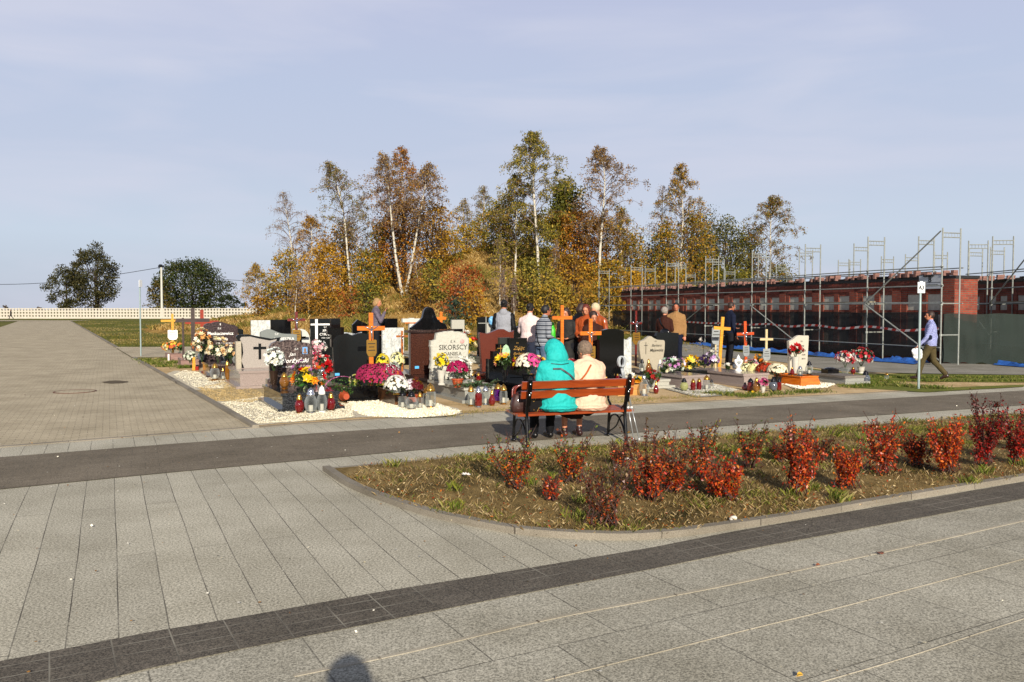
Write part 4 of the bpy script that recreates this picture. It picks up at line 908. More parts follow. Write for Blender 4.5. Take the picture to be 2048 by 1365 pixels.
def flower(px, py, wpx, hpx, cols, label, kind='mum', z=0.0, d=None, pot=None, br=None, n=None, group='grave flowers', name=None, cat='flowers', pr=.5, ph=None, asy=1.0):
    """py: pixel of the pot's foot; wpx,hpx size of the whole thing on the photo"""
    if d is None: p = P(px, py, z)
    else: p = Vector((xat(px, d, z), d, z))
    p.z += Zf(p.x, p.y) if z < .12 else 0
    s = F / p.y; W = wpx / s; Ht = hpx / s; t = thing(name or {'mum': 'potted_chrysanthemum', 'bunch': 'flower_bunch', 'low': 'flower_wreath'}[kind], label, cat, tuple(p), 0 if kind == 'mum' and len(cols) > 2 else rnd.uniform(0, 6), group)
    rs = np.random.RandomState(int(px * 7 + py)); R_ = W / 2
    if pot is not None:
        ph_ = ph or Ht * .32; pr_ = R_ * pr
        pf = [(pr_ * .7, 0), (pr_ * .95, ph_ * .85), (pr_ * 1.08, ph_ * .86), (pr_ * 1.08, ph_), (pr_ * .6, ph_)] if pot is M_terra else [(pr_ * .8, 0), (pr_ * .8, ph_ * .06), (pr_ * .55, ph_ * .15), (pr_ * .8, ph_ * .45), (pr_ * .9, ph_ * .8), (pr_ * 1.05, ph_), (pr_ * .6, ph_)]
        MB().lathe(pf, n=16).build('pot' if pot is M_terra else 'vase', pot, t, smooth=False)
    else: ph_ = 0
    Hc = Ht - ph_; br = br or (.028 if kind == 'mum' else .055)
    if kind == 'mum':
        cz = ph_ + Hc * .42; rz_ = Hc * .56; n = n or int(min(420, 1.3 * 2 * math.pi * R_ * R_ / (br * br * 2.2)) + 12)
        c, N_ = dome(n, R_ * .95, rz_, rs); c = c + [0, 0, cz]
        gn = int(60 + 900 * R_); g, gN = dome(gn, R_ * .86, Hc * .5, rs, True); g = g * rs.uniform(.6, 1, (gn, 1)) + [0, 0, cz]
    elif kind == 'bunch':
        n = n or max(5, int(2.2 * W * Ht / (br * br * 3.2))); cz = ph_ + Hc * .55
        c, N_ = dome(n, R_ * .9, Hc * .48, rs, True); c = c * rs.uniform(.75, 1.05, (n, 1)) + [0, 0, cz]
        gn = int(70 + 500 * R_); g, gN = dome(gn, R_ * .85, Hc * .5, rs, True); g = g * rs.uniform(.2, 1, (gn, 1)) + [0, 0, cz - Hc * .1]
    else:
        n = n or int(14 + 3 * W / br); c, N_ = dome(n, R_, Ht * .8, rs); c = c + [0, 0, Ht * .15]; c[:, 1] *= asy
        gn = int(90 + 400 * R_); g, gN = dome(gn, R_ * 1.05, Ht * .7, rs); g = g * rs.uniform(.5, 1, (gn, 1)); g[:, 1] *= asy
    pcs = len(cols)
    if kind == 'mum' and pcs > 1:    # colours grow in patches
        k = ((np.arctan2(c[:, 1], c[:, 0]) + 3.1416) / 6.2832 * pcs).astype(int) % pcs
    else: k = rs.randint(0, pcs, n)
    cc = np.array([srgb(x) for x in cols])[k] * rs.uniform(.85, 1.05, (n, 1))
    V, C = blossoms(c, N_, br * rs.uniform(.8, 1.2, n), np.clip(cc, 0, 1), 8 if kind == 'mum' else 6, .3 if kind == 'mum' else .5, rs)
    if kind != 'mum':
        V2, C2 = blossoms(c + N_ * br * .12, N_, br * .55, np.clip(cc * 1.05, 0, 1), 5, 1.0, rs); V = np.concatenate([V, V2]); C = np.concatenate([C, C2])
    quads('blossoms', V, C, M_pet, t)
    quads('foliage', leaves(g, rs.uniform(.03, .06, gn) * (1.5 if kind != 'mum' else 1), .2, .45, rs), pal(gn, GR, rs), M_leaf, t)
    if kind == 'bunch' or (kind == 'mum' and pot is not None):
        mb = MB()
        for i in range(7):
            a = i * .9; mb.tube([(0, 0, ph_ * .9), (R_ * .35 * math.cos(a), R_ * .35 * math.sin(a), ph_ + Hc * .45)], .005, 4)
        mb.build('stems', mat('stem_green', '#2c4018', .6), t)
    return t
MG = '#a3124f'; MG2 = '#c22c6c'; WH = '#e9e6d6'; CRM = '#ece2b0'; YE = '#ecc21c'; OR = '#e07a16'; RD = '#b00d14'; PK = '#d98bb8'; PP = '#3a1f4f'; PEA = '#e6b888'
flower(765, 790, 92, 62, ['#a3234f', '#b5305c'], 'large mound of purple-red chrysanthemums spilling over the wooden bed', z=.22, d=15.9, n=420, br=.026)
flower(740, 775, 60, 50, ['#a02550', '#b83a66'], 'second mound of purple-red chrysanthemums at the back of the wooden bed', z=.22, d=16.9, br=.026)
flower(793, 770, 52, 46, [WH, '#f2f0e6', '#f2f0e6', '#5c0b18'], 'white chrysanthemum pot with a dark red side at the front end of the wooden bed', z=.2, d=15.3, br=.032)
flower(826, 795, 44, 46, ['#e8d9e0', '#5a0a16', YE, '#6a0f1c'], 'dark red and yellow chrysanthemums in a clay pot beside the pale slab', pot=M_terra, z=.1, d=15.5, br=.03)
flower(712, 745, 26, 24, [CRM, '#c7c95a'], 'small greenish cream blooms left of the purple-red mound', kind='bunch', z=.22, d=17.3, br=.05)
flower(735, 745, 26, 44, [YE, '#e8d23c'], 'yellow chrysanthemum plant left one behind the purple-red mound', pot=M_terra, z=.05, d=18.6, br=.03) if False else None
flower(766, 725, 28, 50, ['#e6cf2c', '#efdd4a'], 'yellow chrysanthemums in a pot before the grey-white marble slab', pot=M_terra, z=.2, d=19.6, br=.034)
flower(794, 728, 32, 56, ['#ece6a0', '#f0ecb8'], 'cream chrysanthemums in a pot right of the yellow ones', pot=M_terra, z=.2, d=19.2, br=.034)
flower(548, 770, 42, 78, [WH, '#f4f6ee', '#dfe8e0'], 'tall bunch of white chrysanthemums in a dark bronze vase on the dark slab', kind='bunch', z=.33, d=15.9, pot=M_vase_br, br=.05, ph=.33, pr=.42, n=70)
flower(603, 766, 44, 50, ['#b96cae', '#c584ba', '#a65aa0'], 'purple daisies behind the big mixed bouquet', kind='bunch', z=.33, d=16.1, br=.06, n=12)
B1 = flower(620, 772, 76, 46, [YE, OR, '#c01515', '#f0eab4', '#ecc21c'], 'big mixed yellow, orange, red and cream bouquet with striped leaves on the dark slab', kind='bunch', z=.33, d=15.2, br=.085, n=16)
rs = np.random.RandomState(3); c = np.stack([rs.uniform(-.32, .32, 14), rs.uniform(-.3, .1, 14), rs.uniform(.02, .3, 14)], 1)
quads('striped_leaves', leaves(c, .2, .2, .35, rs), pal(14, ['#2f5a20', '#7d9a50', '#b9c28a'], rs), M_leaf, B1)
flower(883, 770, 32, 62, ['#e9cb1e', '#f0d838'], 'yellow chrysanthemums in a tall stone vase in front of the rough pale headstone', kind='bunch', z=.30, d=16.8, pot=M_vase_w, br=.045, ph=.30, pr=.56, n=40)
flower(924, 752, 44, 50, [WH, '#f3efe4'], 'white lilies right of the rough pale headstone', kind='bunch', z=.30, d=17.1, br=.07)
flower(915, 782, 46, 54, [MG, '#a80f4c', MG2], 'magenta chrysanthemums in a clay pot on the pale slab', z=.30, d=16.3, pot=M_terra, br=.028)
flower(932, 738, 50, 78, [RD, WH, '#e9d9a0', '#c7342a', YE], 'tall red, white and yellow arrangement between pale and red granite stones', kind='bunch', z=.45, d=18.6, br=.07, n=34)
flower(1010, 765, 42, 58, [YE, '#f0cf2c', '#e89a7a'], 'large yellow blooms with big green leaf in a dark vase by the black stepped grave', kind='bunch', z=.34, d=16.9, pot=M_vase_bk, br=.085, ph=.26, pr=.3, n=14)
flower(1036, 752, 30, 30, ['#7d0c22', '#98142e'], 'dark red flowers in front of the gold-lettered black stone', kind='bunch', z=.5, d=17.3, br=.05)
flower(1057, 770, 54, 62, ['#efe9cf', '#d9468c', '#efe9cf', '#c92a72'], 'cream and pink chrysanthemums left of the woman in the turquoise jacket', z=.34, d=16.6, pot=M_vase_bk, br=.036)
flower(1075, 732, 36, 26, [YE, '#d9942c', CRM], 'yellow-orange flowers peeping out behind the turquoise hood', kind='bunch', z=.5, d=18.4, br=.05)
flower(1143, 722, 44, 30, [RD, '#e0a89a', '#8a1020'], 'red and salmon flowers between the two seated women', kind='bunch', z=.4, d=18.2, br=.05)
flower(1042, 690, 20, 34, [WH], 'white flowers behind the red granite stone beside the pale jacket', kind='bunch', z=.6, d=21.5, br=.06)
flower(644, 705, 44, 44, ['#c9201e', '#e8c9c0', WH, '#d05a5a'], 'red and white artificial flowers left of the big black headstone', kind='bunch', z=.28, d=19.5, br=.055)
flower(655, 728, 20, 46, [RD, '#c01018'], 'red flowers close against the stepped black cross stone', kind='bunch', z=.3, d=18.3, br=.06)
flower(637, 690, 36, 28, [WH, '#f2f2ea', '#d9a8b0'], 'white flowers with dark leaves in front of the stone with the white cross', kind='bunch', z=.62, d=22.2, br=.065)
flower(618, 690, 40, 24, [MG2, '#d05a78', WH], 'magenta and white blooms right of the white-lettered grey stone', kind='bunch', z=.55, d=21.3, br=.05)
flower(404, 735, 40, 66, ['#e8b06a', '#d98a4a', '#ecd9a8', '#efe6cc'], 'orange and cream roses left in front of the brown headstone', kind='bunch', z=.36, d=22.9, br=.075, n=34)
flower(436, 735, 44, 52, ['#efe2b4', '#f0e9cf', '#ecd09a'], 'cream roses in the middle in front of the brown headstone', kind='bunch', z=.36, d=22.5, br=.075, n=34)
flower(462, 735, 34, 40, ['#ecc08a', '#efe2c4', '#e6d0a0'], 'pale apricot roses right in front of the brown headstone', kind='bunch', z=.36, d=22.3, br=.07, n=24)
flower(473, 703, 30, 36, [MG, MG2], 'magenta chrysanthemums in an orange-red pot in front of the gold-lettered dark stone', z=.55, d=24.4, pot=M_terra, br=.04)
flower(380, 725, 24, 26, [WH, '#dfe8d0'], 'small white flowers at the foot of the dark wooden cross', kind='bunch', z=.2, d=24.8, br=.05)
flower(344, 707, 40, 22, ['#e07a3a', '#e8c04a', '#d9534a', CRM], 'small wreath of orange, yellow and pink flowers under the yellow cross', kind='bunch', z=.22, d=30.5, br=.07)
flower(360, 700, 18, 22, ['#e8853a', '#4a6a2a'], 'small orange potted flowers right of the yellow cross', kind='bunch', z=.22, d=30.0, br=.06)
flower(492, 700, 20, 16, ['#7d8a7a', WH], 'pale wilted flowers behind the grey pillar', kind='bunch', z=.35, d=22.5, br=.04)
flower(1262, 765, 20, 18, [WH, '#f0ead8'], 'white roses in the pine frame beside the crutches', kind='bunch', z=.2, d=18.4, br=.06)
flower(1275, 766, 14, 13, ['#e89a1c', YE], 'yellow-orange bloom in the pine frame', kind='bunch', z=.2, d=18.2, br=.07)
flower(1303, 775, 40, 30, ['#8a1a1c', '#a82a24', '#2f4a1c'], 'dark red chrysanthemums leaning over the right side of the pine frame', kind='bunch', z=.15, d=18.5, br=.05)
flower(1249, 772, 16, 14, ['#c9342c', '#e8b0a0'], 'red and pink candles-bright flowers by the bench end', kind='bunch', z=.2, d=18.6, br=.05) if False else None
flower(1346, 742, 60, 32, ['#e8d9e4', '#c98ac0', '#dfe8d4', '#b9d9c0'], 'pastel pink, white and mint wreath on the pinkish slab', kind='bunch', z=.30, d=19.7, br=.06, n=30)
flower(1328, 742, 22, 18, [CRM, '#efe6c0'], 'small cream roses left of the pastel wreath', kind='bunch', z=.30, d=19.6, br=.05)
flower(1382, 740, 34, 32, ['#ecc41a', '#e8b010', '#efd860'], 'bright yellow orchids between the two pinkish slabs', kind='bunch', z=.25, d=20.6, br=.085, n=14)
flower(1409, 733, 28, 26, [PP, '#2c1840', '#4a2a66'], 'dark purple pansies left of the leaning yellow cross', kind='bunch', z=.3, d=21.3, br=.055)
flower(1424, 728, 30, 34, [WH, '#e8dff0', '#b98ac0'], 'white and lilac flowers at the foot of the leaning yellow cross', kind='bunch', z=.3, d=21.6, br=.06)
flower(1455, 742, 12, 14, [WH], 'small white flower ball on the wide pinkish slab', kind='bunch', z=.31, d=20.6, br=.05)
flower(1492, 748, 26, 22, ['#efe9b4', '#f2eec4'], 'small cream chrysanthemums left of a second cream pot', z=.22, d=20.6, br=.04)
flower(1508, 750, 28, 22, ['#efe4a4', '#f0e8b4'], 'pale yellow chrysanthemums left of the rust-red ones', z=.22, d=20.4, br=.04)
flower(1531, 757, 40, 30, ['#a8320f', '#bf4418'], 'rust-red chrysanthemum mound between pale ones', z=.18, d=20.1, br=.034)
flower(1554, 766, 42, 40, ['#efe6c4', '#f3edd4'], 'big creamy white chrysanthemum mound beside the orange frame', z=.05, d=19.8, br=.036, pot=M_vase_bk)
flower(1502, 728, 34, 20, ['#e8c9d4', '#b95a7a', '#f0e8e4'], 'small pink and white daisies behind the cream pots', kind='bunch', z=.2, d=22.3, br=.05)
flower(1517, 722, 18, 26, ['#e09a2c', '#d97a1c'], 'orange blooms near the pale unpainted cross', kind='bunch', z=.2, d=23.2, br=.06)
flower(1526, 787, 20, 29, ['#c94a80', '#d97aa0', '#b93a70'], 'pink flowers in a small white pot among the lanterns', kind='bunch', z=0, d=None, pot=M_vase_w, ph=.15, br=.04)
flower(1590, 762, 30, 70, ['#b80f12', '#cf1c1c', '#a00c10'], 'red roses in a white stone vase in front of the pale peaked headstone', kind='bunch', z=.06, d=20.6, pot=M_vase_w, br=.075, ph=.55, pr=.5, n=16)
flower(1690, 758, 40, 46, ['#c9444a', '#e8c9cc', '#b01c28', WH], 'pink and white tulips in a clear glass vase on the low grey slab', kind='bunch', z=.21, d=20.7, pot=GL['clear'], br=.05, ph=.18, pr=.5)
flower(1722, 755, 50, 50, ['#b8202c', '#d9d9cc', '#1f4a24', '#c03a44'], 'red and white tulips spreading right from a stone vase on the low grey slab', kind='bunch', z=.21, d=21.0, pot=M_vase_w, br=.05, ph=.17, pr=.3)
flower(1502, 790, 12, 8, ['#ecc21c'], 'tiny yellow flower lying in the grass below the lanterns', kind='bunch', z=0, br=.035)
# tipped over garland pot: round green plant with pink rim lying on its side
p = P(690, 806); t = thing('tipped_chrysanthemum', 'tipped-over chrysanthemum with green underside, pink bloom rim and clay pot facing out', 'potted plant', (p.x, p.y, .24), UA)
rs = np.random.RandomState(5); n = 420; a = rs.rand(n) * 6.28; r_ = .34 * np.sqrt(rs.rand(n)); c = np.stack([r_ * np.cos(a), .04 + .3 * (r_ / .34) ** 2 - .1, r_ * np.sin(a) * .72 + .0], 1)
quads('foliage', leaves(c, .05, 0, .5, rs), pal(n, ['#1c3310', '#2c4a18', '#3c5a22'], rs), M_leaf, t)
n = 110; a = rs.rand(n) * 6.28; c = np.stack([.35 * np.cos(a), .2 + rs.rand(n) * .06, .26 * np.sin(a)], 1); N_ = np.stack([np.cos(a), 0 * a - .2, np.sin(a)], 1)
V, C = blossoms(c, N_, .025, pal(n, ['#c06a96', '#b14f80', '#d99ab8'], rs), 8, .3, rs); quads('blossoms', V, C, M_pet, t)
o = MB().lathe([(.06, -.16), (.095, .02), (.10, .02), (.10, .05), (.05, .05)], n=20, M=Matrix.Rotation(math.pi / 2, 3, 'X') @ Matrix.Rotation(math.pi, 3, 'X')).build('pot', M_terra, t, loc=(-.02, -.03, -.10))
# fir branches on the pale slab
t = thing('fir_wreath', 'spray of green fir branches lying on the pale grey slab', 'wreath', (xat(950, 16.2, .3), 16.2, .31), UA); rs = np.random.RandomState(9)
V = []; mb = MB()
for k in range(44):
    a = rs.rand() * 6.28; L = rs.uniform(.2, .38); el_ = rs.uniform(.05, .5); b0 = np.array([rs.uniform(-.2, .2), rs.uniform(-.15, .15), .03]); dr = np.array([math.cos(a) * math.cos(el_), math.sin(a) * math.cos(el_) * .7, math.sin(el_) * .7])
    mb.tube([b0, b0 + dr * L], .004, 4)
    for j in range(26):
        q = b0 + dr * L * j / 26; nd = dr * .6 + rs.normal(size=3) * .5; nd /= np.linalg.norm(nd); s_ = np.cross(nd, [0, 0, 1]) * .009; V.append([q - s_, q + nd * .045 - s_, q + nd * .045 + s_, q + s_])
quads('needles', np.array(V), pal(len(V), ['#3d5a34', '#52704a', '#6a8560', '#2c4424'], rs), M_leaf, t); mb.build('twigs', mat('bark', '#3c2a1a'), t)
# variegated big leaf in the yellow bunch + calla shapes
MB().prism([(0, 0), (.07, .1), (.085, .2), (.05, .3), (0, .34), (-.05, .3), (-.08, .2), (-.06, .1)], -.004, .004).build('striped_leaf', mat('striped_leaf', '#8fb08a', .5, var=.4, scale=30), None, loc=(xat(1012, 17.0, .8), 17.0, .78))
bpy.data.objects['striped_leaf']['label'] = 'single large pale-edged green leaf standing in the yellow blooms'; bpy.data.objects['striped_leaf']['category'] = 'leaf'
p = PD(1406, 690, 23.5); t = thing('ribbon_ornament', 'pale artificial flower spike held up before the dark wall left of the yellow cross', 'ornament', (p.x, p.y, .3), 0)
MB().tube([(0, 0, 0), (.02, 0, .35), (-.02, 0, .55)], .006, 5).build('stem', MATS['stem_green'], t); n = 14; c = np.stack([rs.uniform(-.12, .1, n), rs.uniform(-.05, .05, n), rs.uniform(.4, .75, n)], 1)
quads('blossoms', leaves(c, .10, .2, .4, rs), pal(n, ['#d9c9bc', '#b98a7a', '#e8e0d4'], rs), M_pet, t)

# ================================================================== BENCH
Wb = wood('bench_wood', '#6f2a10', '#9c451b', .3, (1.5, 12, 12), .5); M_iron = mat('black_iron', '#0b0b0c', .3, .3, coat=.3); M_bolt = mat('bolt_steel', '#c9c9c4', .2, .9)
bL = P(1057, 897); bR = P(1254, 885); bx = (bR - bL).normalized(); brz = math.atan2(bx.y, bx.x); bc = (bL + bR) / 2; bw = (bR - bL).length
bench = thing('park_bench', 'varnished orange-brown slatted bench with black cast-iron legs seen from behind', 'bench', (bc.x, bc.y, .008), brz)
hw = bw / 2
for s in (-1, 1):
    # local: x along, y forward (away from camera), z up. back post from ground, kinked, up to the back
    MB().tube(smoothline([(s * hw, .02, 0), (s * hw, .05, .22), (s * hw, .07, .42), (s * hw, .03, .60), (s * hw, -.06, .90)], 4), [.026] * 17, 8).build('leg', M_iron, bench, smooth=True)
    MB().tube(smoothline([(s * hw, .60, 0), (s * hw, .575, .12), (s * hw, .56, .30), (s * hw, .54, .40)], 4), .021, 8).tube(smoothline([(s * hw, .52, .405), (s * hw, .3, .41), (s * hw, .07, .40)], 3), .02, 8).ell((s * hw, .60, .02), (.04, .06, .02)).build('leg', M_iron, bench, smooth=True)
    MB().tube(smoothline([(s * hw, .56, .20), (s * hw, .47, .31), (s * hw, .30, .33), (s * hw, .14, .22), (s * hw, .04, .05)], 5), .014, 7).tube(smoothline([(s * hw, .06, .36), (s * hw, .2, .33), (s * hw, .33, .18), (s * hw, .57, .06)], 4), .012, 7).build('brace', M_iron, bench, smooth=True)
    MB().tube(smoothline([(s * hw, -.02, .66), (s * hw, .12, .655), (s * hw, .34, .66), (s * hw, .50, .655), (s * hw, .585, .60), (s * hw, .575, .52), (s * hw, .51, .46), (s * hw, .50, .41)], 5), .017, 7).tube(smoothline([(s * hw, .02, .62), (s * hw, .08, .52), (s * hw, .2, .43)], 4), .012, 6).ell((s * hw, .58, .655), (.03, .04, .022)).build('armrest', M_iron, bench, smooth=True)
    MB().ell((s * hw, -.075, .905), (.032, .03, .05)).box((s * hw, -.022, .72), (.06, .035, .34), M=Matrix.Rotation(.26, 3, 'X')).build('back_bracket', M_iron, bench)
for k, (y, z) in enumerate(((-.055, .835), (-.022, .71))):
    pass
def plank(y, z, wid, L, tilt, x=0): return MB().box((x, y, z), (L, .035, wid), M=Matrix.Rotation(tilt, 3, 'X'))
SL = bw + .20
for y, z in ((.012, .83), (.046, .70)): 
    o = MB().prism([(-SL / 2, -.05), (SL / 2, -.05), (SL / 2, .05), (-SL / 2, .05)], -.018, .018, bev=.005).build('back_slat', Wb, bench, loc=(.01, y, z)); o.rotation_euler = (.26, 0, 0)
for y, z in ((.10, .425), (.20, .428), (.30, .432), (.40, .436), (.50, .44)):
    o = MB().prism([(-SL / 2 - .03, -.042), (SL / 2 + .03, -.042), (SL / 2 + .03, .042), (-SL / 2 - .03, .042)], -.016, .016, bev=.004).build('seat_slat', Wb, bench, loc=(0, y, z)); o.rotation_euler = (math.pi / 2, 0, 0)
for s in (-1, 1):
    for (dx, y, z) in ((0, -.078, .85), (0, -.04, .70), (.02, -.04, .73)): MB().ell((s * hw + dx, y, z), (.013, .009, .013)).build('bolt', M_bolt, bench, smooth=True)
def BW(x, y, z):  # bench local -> world
    return Matrix.Translation(bc) @ Matrix.Rotation(brz, 4, 'Z') @ Vector((x, y, z))
# bags on the bench
p = BW(-hw + .0, .28, .452); t = thing('leather_handbag', 'brown leather handbag standing on the bench at its left end', 'handbag', tuple(p), brz)
M_lea = mat('brown_leather', '#32140c', .6, scale=12, var=.35, coat=.3); MB().ell((0, 0, .14), (.13, .08, .15), n=14, m=10).prism([(-.14, 0), (.14, 0), (.15, .1), (.12, .24), (-.11, .25), (-.15, .1)], -.07, .07, bev=.03).build('body', M_lea, t, smooth=True)
MB().tube(smoothline([(-.1, 0, .22), (-.08, -.02, .33), (.02, -.03, .37), (.1, -.02, .32), (.12, 0, .2)], 4), .016, 6).tube(smoothline([(-.12, .02, .2), (-.1, .04, .32), (.0, .05, .35), (.1, .04, .32), (.12, .03, .2)], 4), .014, 6).build('handle', mat('red_brown_leather', '#6b2416', .35, coat=.3), t, smooth=True)
p = BW(-hw + .20, .22, .452); t = thing('shopping_bag', 'black bag with gold and red pattern on the seat beside the turquoise jacket', 'bag', tuple(p), brz)
mB, tB, bB = newmat('bag_pattern'); vB = tex(tB, 'ShaderNodeTexNoise', 11, 2); tB.links.new(ramp(tB, vB.outputs[0], [(.44, '#0b0808'), (.5, '#0c0908'), (.53, '#b88a3c'), (.56, '#0c0808'), (.66, '#7a1410')], 'CONSTANT'), bB.inputs[0]); bB.inputs['Roughness'].default_value = .3
MB().prism([(-.13, 0), (.13, 0), (.14, .17), (.08, .2), (-.12, .19), (-.14, .12)], -.06, .06, bev=.02).build('body', mB, t)
# crutches leaning at the right end
for k, (dx, lab) in enumerate(((0.0, 'grey forearm crutch with round cuff leaning on the right bench end, front one'), (.07, 'second grey forearm crutch leaning close behind the first'))):
    a = BW(hw + .12 + dx, -.02 - .03 * k + .05, 0.012); b_ = BW(hw - .04 + dx * .25, .14 + .02 * k, 1.13)
    t = thing('crutch', lab, 'crutch', tuple(a), 0, 'pair of crutches'); v = b_ - a; M_al = mat('crutch_grey', '#a9acab', .3, .5); M_cu = mat('crutch_plastic', '#9fa4a6', .4)
    MB().tube([(0, 0, .02), v * .42], .0085, 8).build('lower_tube', M_al, t, smooth=True); MB().tube([v * .40, v * .84], .0115, 8).build('upper_tube', M_al, t, smooth=True)
    MB().lathe([(.016, 0), (.018, .012), (.013, .04)], n=10).build('rubber_tip', M_cu, t)
    MB().tube([v * .405, v * .425], .017, 8).build('collar', M_plast, t)
    w0 = v * .80; hd_ = Vector((-bx.y, bx.x, 0)); MB().tube([w0, w0 + hd_ * .1 + Vector((0, 0, .01))], .015, 8).build('handle', M_cu, t, smooth=True)
    c0 = v * .90; ring = [c0 + Vector((0, 0, .09)) + (bx * math.cos(a_) * .045 + Vector((0, 0, 1)) * math.sin(a_) * .075) for a_ in [-1.45 + i * .3 for i in range(20)]]
    mb = MB(); mb.tube([w0, c0], .014, 8); mb.tube(ring, .011, 6)
    mb.tube([q + hd_ * .03 for q in ring], .011, 6); mb.build('cuff', M_cu, t, smooth=True)
# ================================================================== PEOPLE
TMP = bpy.data.scenes.new('tmp')
def remesh(mb, vox, smooth=3, noise_amp=0, nscale=6, factor=.5):
    me = bpy.data.meshes.new('m'); me.from_pydata(mb.v, [], mb.f)
    bm = bmesh.new(); bm.from_mesh(me); bmesh.ops.recalc_face_normals(bm, faces=bm.faces); bm.to_mesh(me); bm.free()
    o = bpy.data.objects.new('m', me); TMP.collection.objects.link(o)
    m = o.modifiers.new('r', 'REMESH'); m.mode = 'VOXEL'; m.voxel_size = vox
    s = o.modifiers.new('s', 'SMOOTH'); s.factor = factor; s.iterations = smooth
    vl = TMP.view_layers[0]; dg = vl.depsgraph; vl.update(); dg = vl.depsgraph
    r = bpy.data.meshes.new_from_object(o.evaluated_get(dg), depsgraph=dg)
    bpy.data.objects.remove(o); bpy.data.meshes.remove(me)
    if noise_amp:
        n = len(r.vertices); nr = [v.normal.copy() for v in r.vertices]
        for v, q in zip(r.vertices, nr):
            c = v.co; f = mnoise.noise(Vector((c.x * nscale, c.y * nscale, c.z * nscale * 1.6))) + .5 * mnoise.noise(c * nscale * 2.7) + .9 * (1 - abs(mnoise.noise(Vector((c.x * nscale * .8 + 5, c.y * nscale, c.z * nscale * 2.4)))) * 4 if True else 0) * .25
            v.co = c + q * f * noise_amp
    r.polygons.foreach_set('use_smooth', [True] * len(r.polygons)); return r
def limb(mb, pts, rad, n=10, col=None):
    pts = [Vector(p) for p in pts]
    for i in range(len(pts) - 1): mb.tube([pts[i], pts[i + 1]], [rad[i], rad[i + 1]], n)
    for p, r in zip(pts, rad): mb.ell(p, (r, r, r), n=n, m=6)
def loft(mb, secs, n=16):
    """secs: (cx,cy,cz,rx,ry)"""
    vs = []; fs = []
    for (x, y, z, rx, ry) in secs:
        for k in range(n):
            a = 2 * math.pi * k / n; vs.append((x + rx * math.cos(a), y + ry * math.sin(a), z))
    m = len(secs)
    for i in range(m - 1):
        for k in range(n):
            k2 = (k + 1) % n; fs.append((i * n + k, i * n + k2, (i + 1) * n + k2, (i + 1) * n + k))
    fs.append(tuple(range(n - 1, -1, -1))); fs.append(tuple((m - 1) * n + k for k in range(n))); mb.add(vs, fs)
SKIN = mat('skin', '#b8795a', .5, var=.1); SKIN2 = mat('skin_ruddy', '#a8664a', .5, var=.1); M_eye = mat('eye_dark', '#1c120d', .2)
LEGS = {  # hip, knee, ankle, toe for left(-x) and right(+x); y forward
 'stand': (((-.09, 0, .90), (-.10, .015, .50), (-.11, -.02, .09), (-.12, .13, .03)), ((.09, 0, .90), (.10, .015, .50), (.11, -.02, .09), (.13, .13, .03))),
 'relaxed': (((-.09, 0, .90), (-.11, .03, .50), (-.14, -.01, .09), (-.17, .13, .03)), ((.09, 0, .90), (.09, .0, .50), (.09, -.04, .09), (.10, .11, .03))),
 'walk': (((-.08, .02, .89), (-.09, .18, .51), (-.09, .27, .10), (-.09, .42, .06)), ((.08, -.02, .89), (.09, -.07, .50), (.09, -.36, .17), (.10, -.25, .05))),
 'sit': (((-.10, .05, .50), (-.13, .46, .50), (-.11, .50, .09), (-.12, .66, .03)), ((.10, .05, .50), (.12, .46, .50), (.10, .46, .09), (.11, .62, .03))),
}
ARMS = {'down': ((.05, -.01, -.28), (.05, .07, -.53)), 'front': ((.05, .0, -.27), (-.05, .21, -.33)), 'chest': ((.05, .03, -.26), (-.10, .22, -.12)), 'back': ((.06, -.07, -.26), (.03, -.04, -.50)),
        'swingf': ((.05, .08, -.27), (.04, .25, -.46)), 'swingb': ((.07, -.10, -.25), (.08, -.08, -.52)), 'lap': ((.05, .06, -.26), (-.06, .28, -.32)), 'face': ((.08, .12, -.24), (-.06, .24, .02)), 'cam': ((.06, .14, -.20), (-.10, .20, .12))}
def hand(mb, w_, dr, side, up=Vector((0, 0, 1)), k=1.0):
    dr = dr.normalized(); sx = dr.cross(Vector((0, 1, 0)) if abs(dr.y) < .8 else up)
    if sx.length < .1: sx = Vector((1, 0, 0))
    sx.normalize(); nn = sx.cross(dr).normalized(); M = Matrix((sx, nn, dr)).transposed()
    mb.ell(w_ + dr * .045 * k, (.040 * k, .017 * k, .055 * k), M=M, n=10)
    for i, (o, L) in enumerate(((-.030, .062), (-.011, .074), (.010, .070), (.029, .054))):
        b0 = w_ + dr * .082 * k + sx * o * k; b1 = b0 + (dr * .8 + nn * .25) * L * .5 * k; b2 = b1 + (dr * .55 + nn * .7) * L * .5 * k
        limb(mb, [b0, b1, b2], [.0095 * k, .0085 * k, .007 * k], 6)
    b0 = w_ + dr * .03 * k + sx * .03 * k * side; b1 = b0 + (sx * side * .7 + dr * .6) * .035 * k; limb(mb, [b0, b1, b1 + (dr * .9 + nn * .3) * .03 * k], [.012 * k, .010 * k, .008 * k], 6)
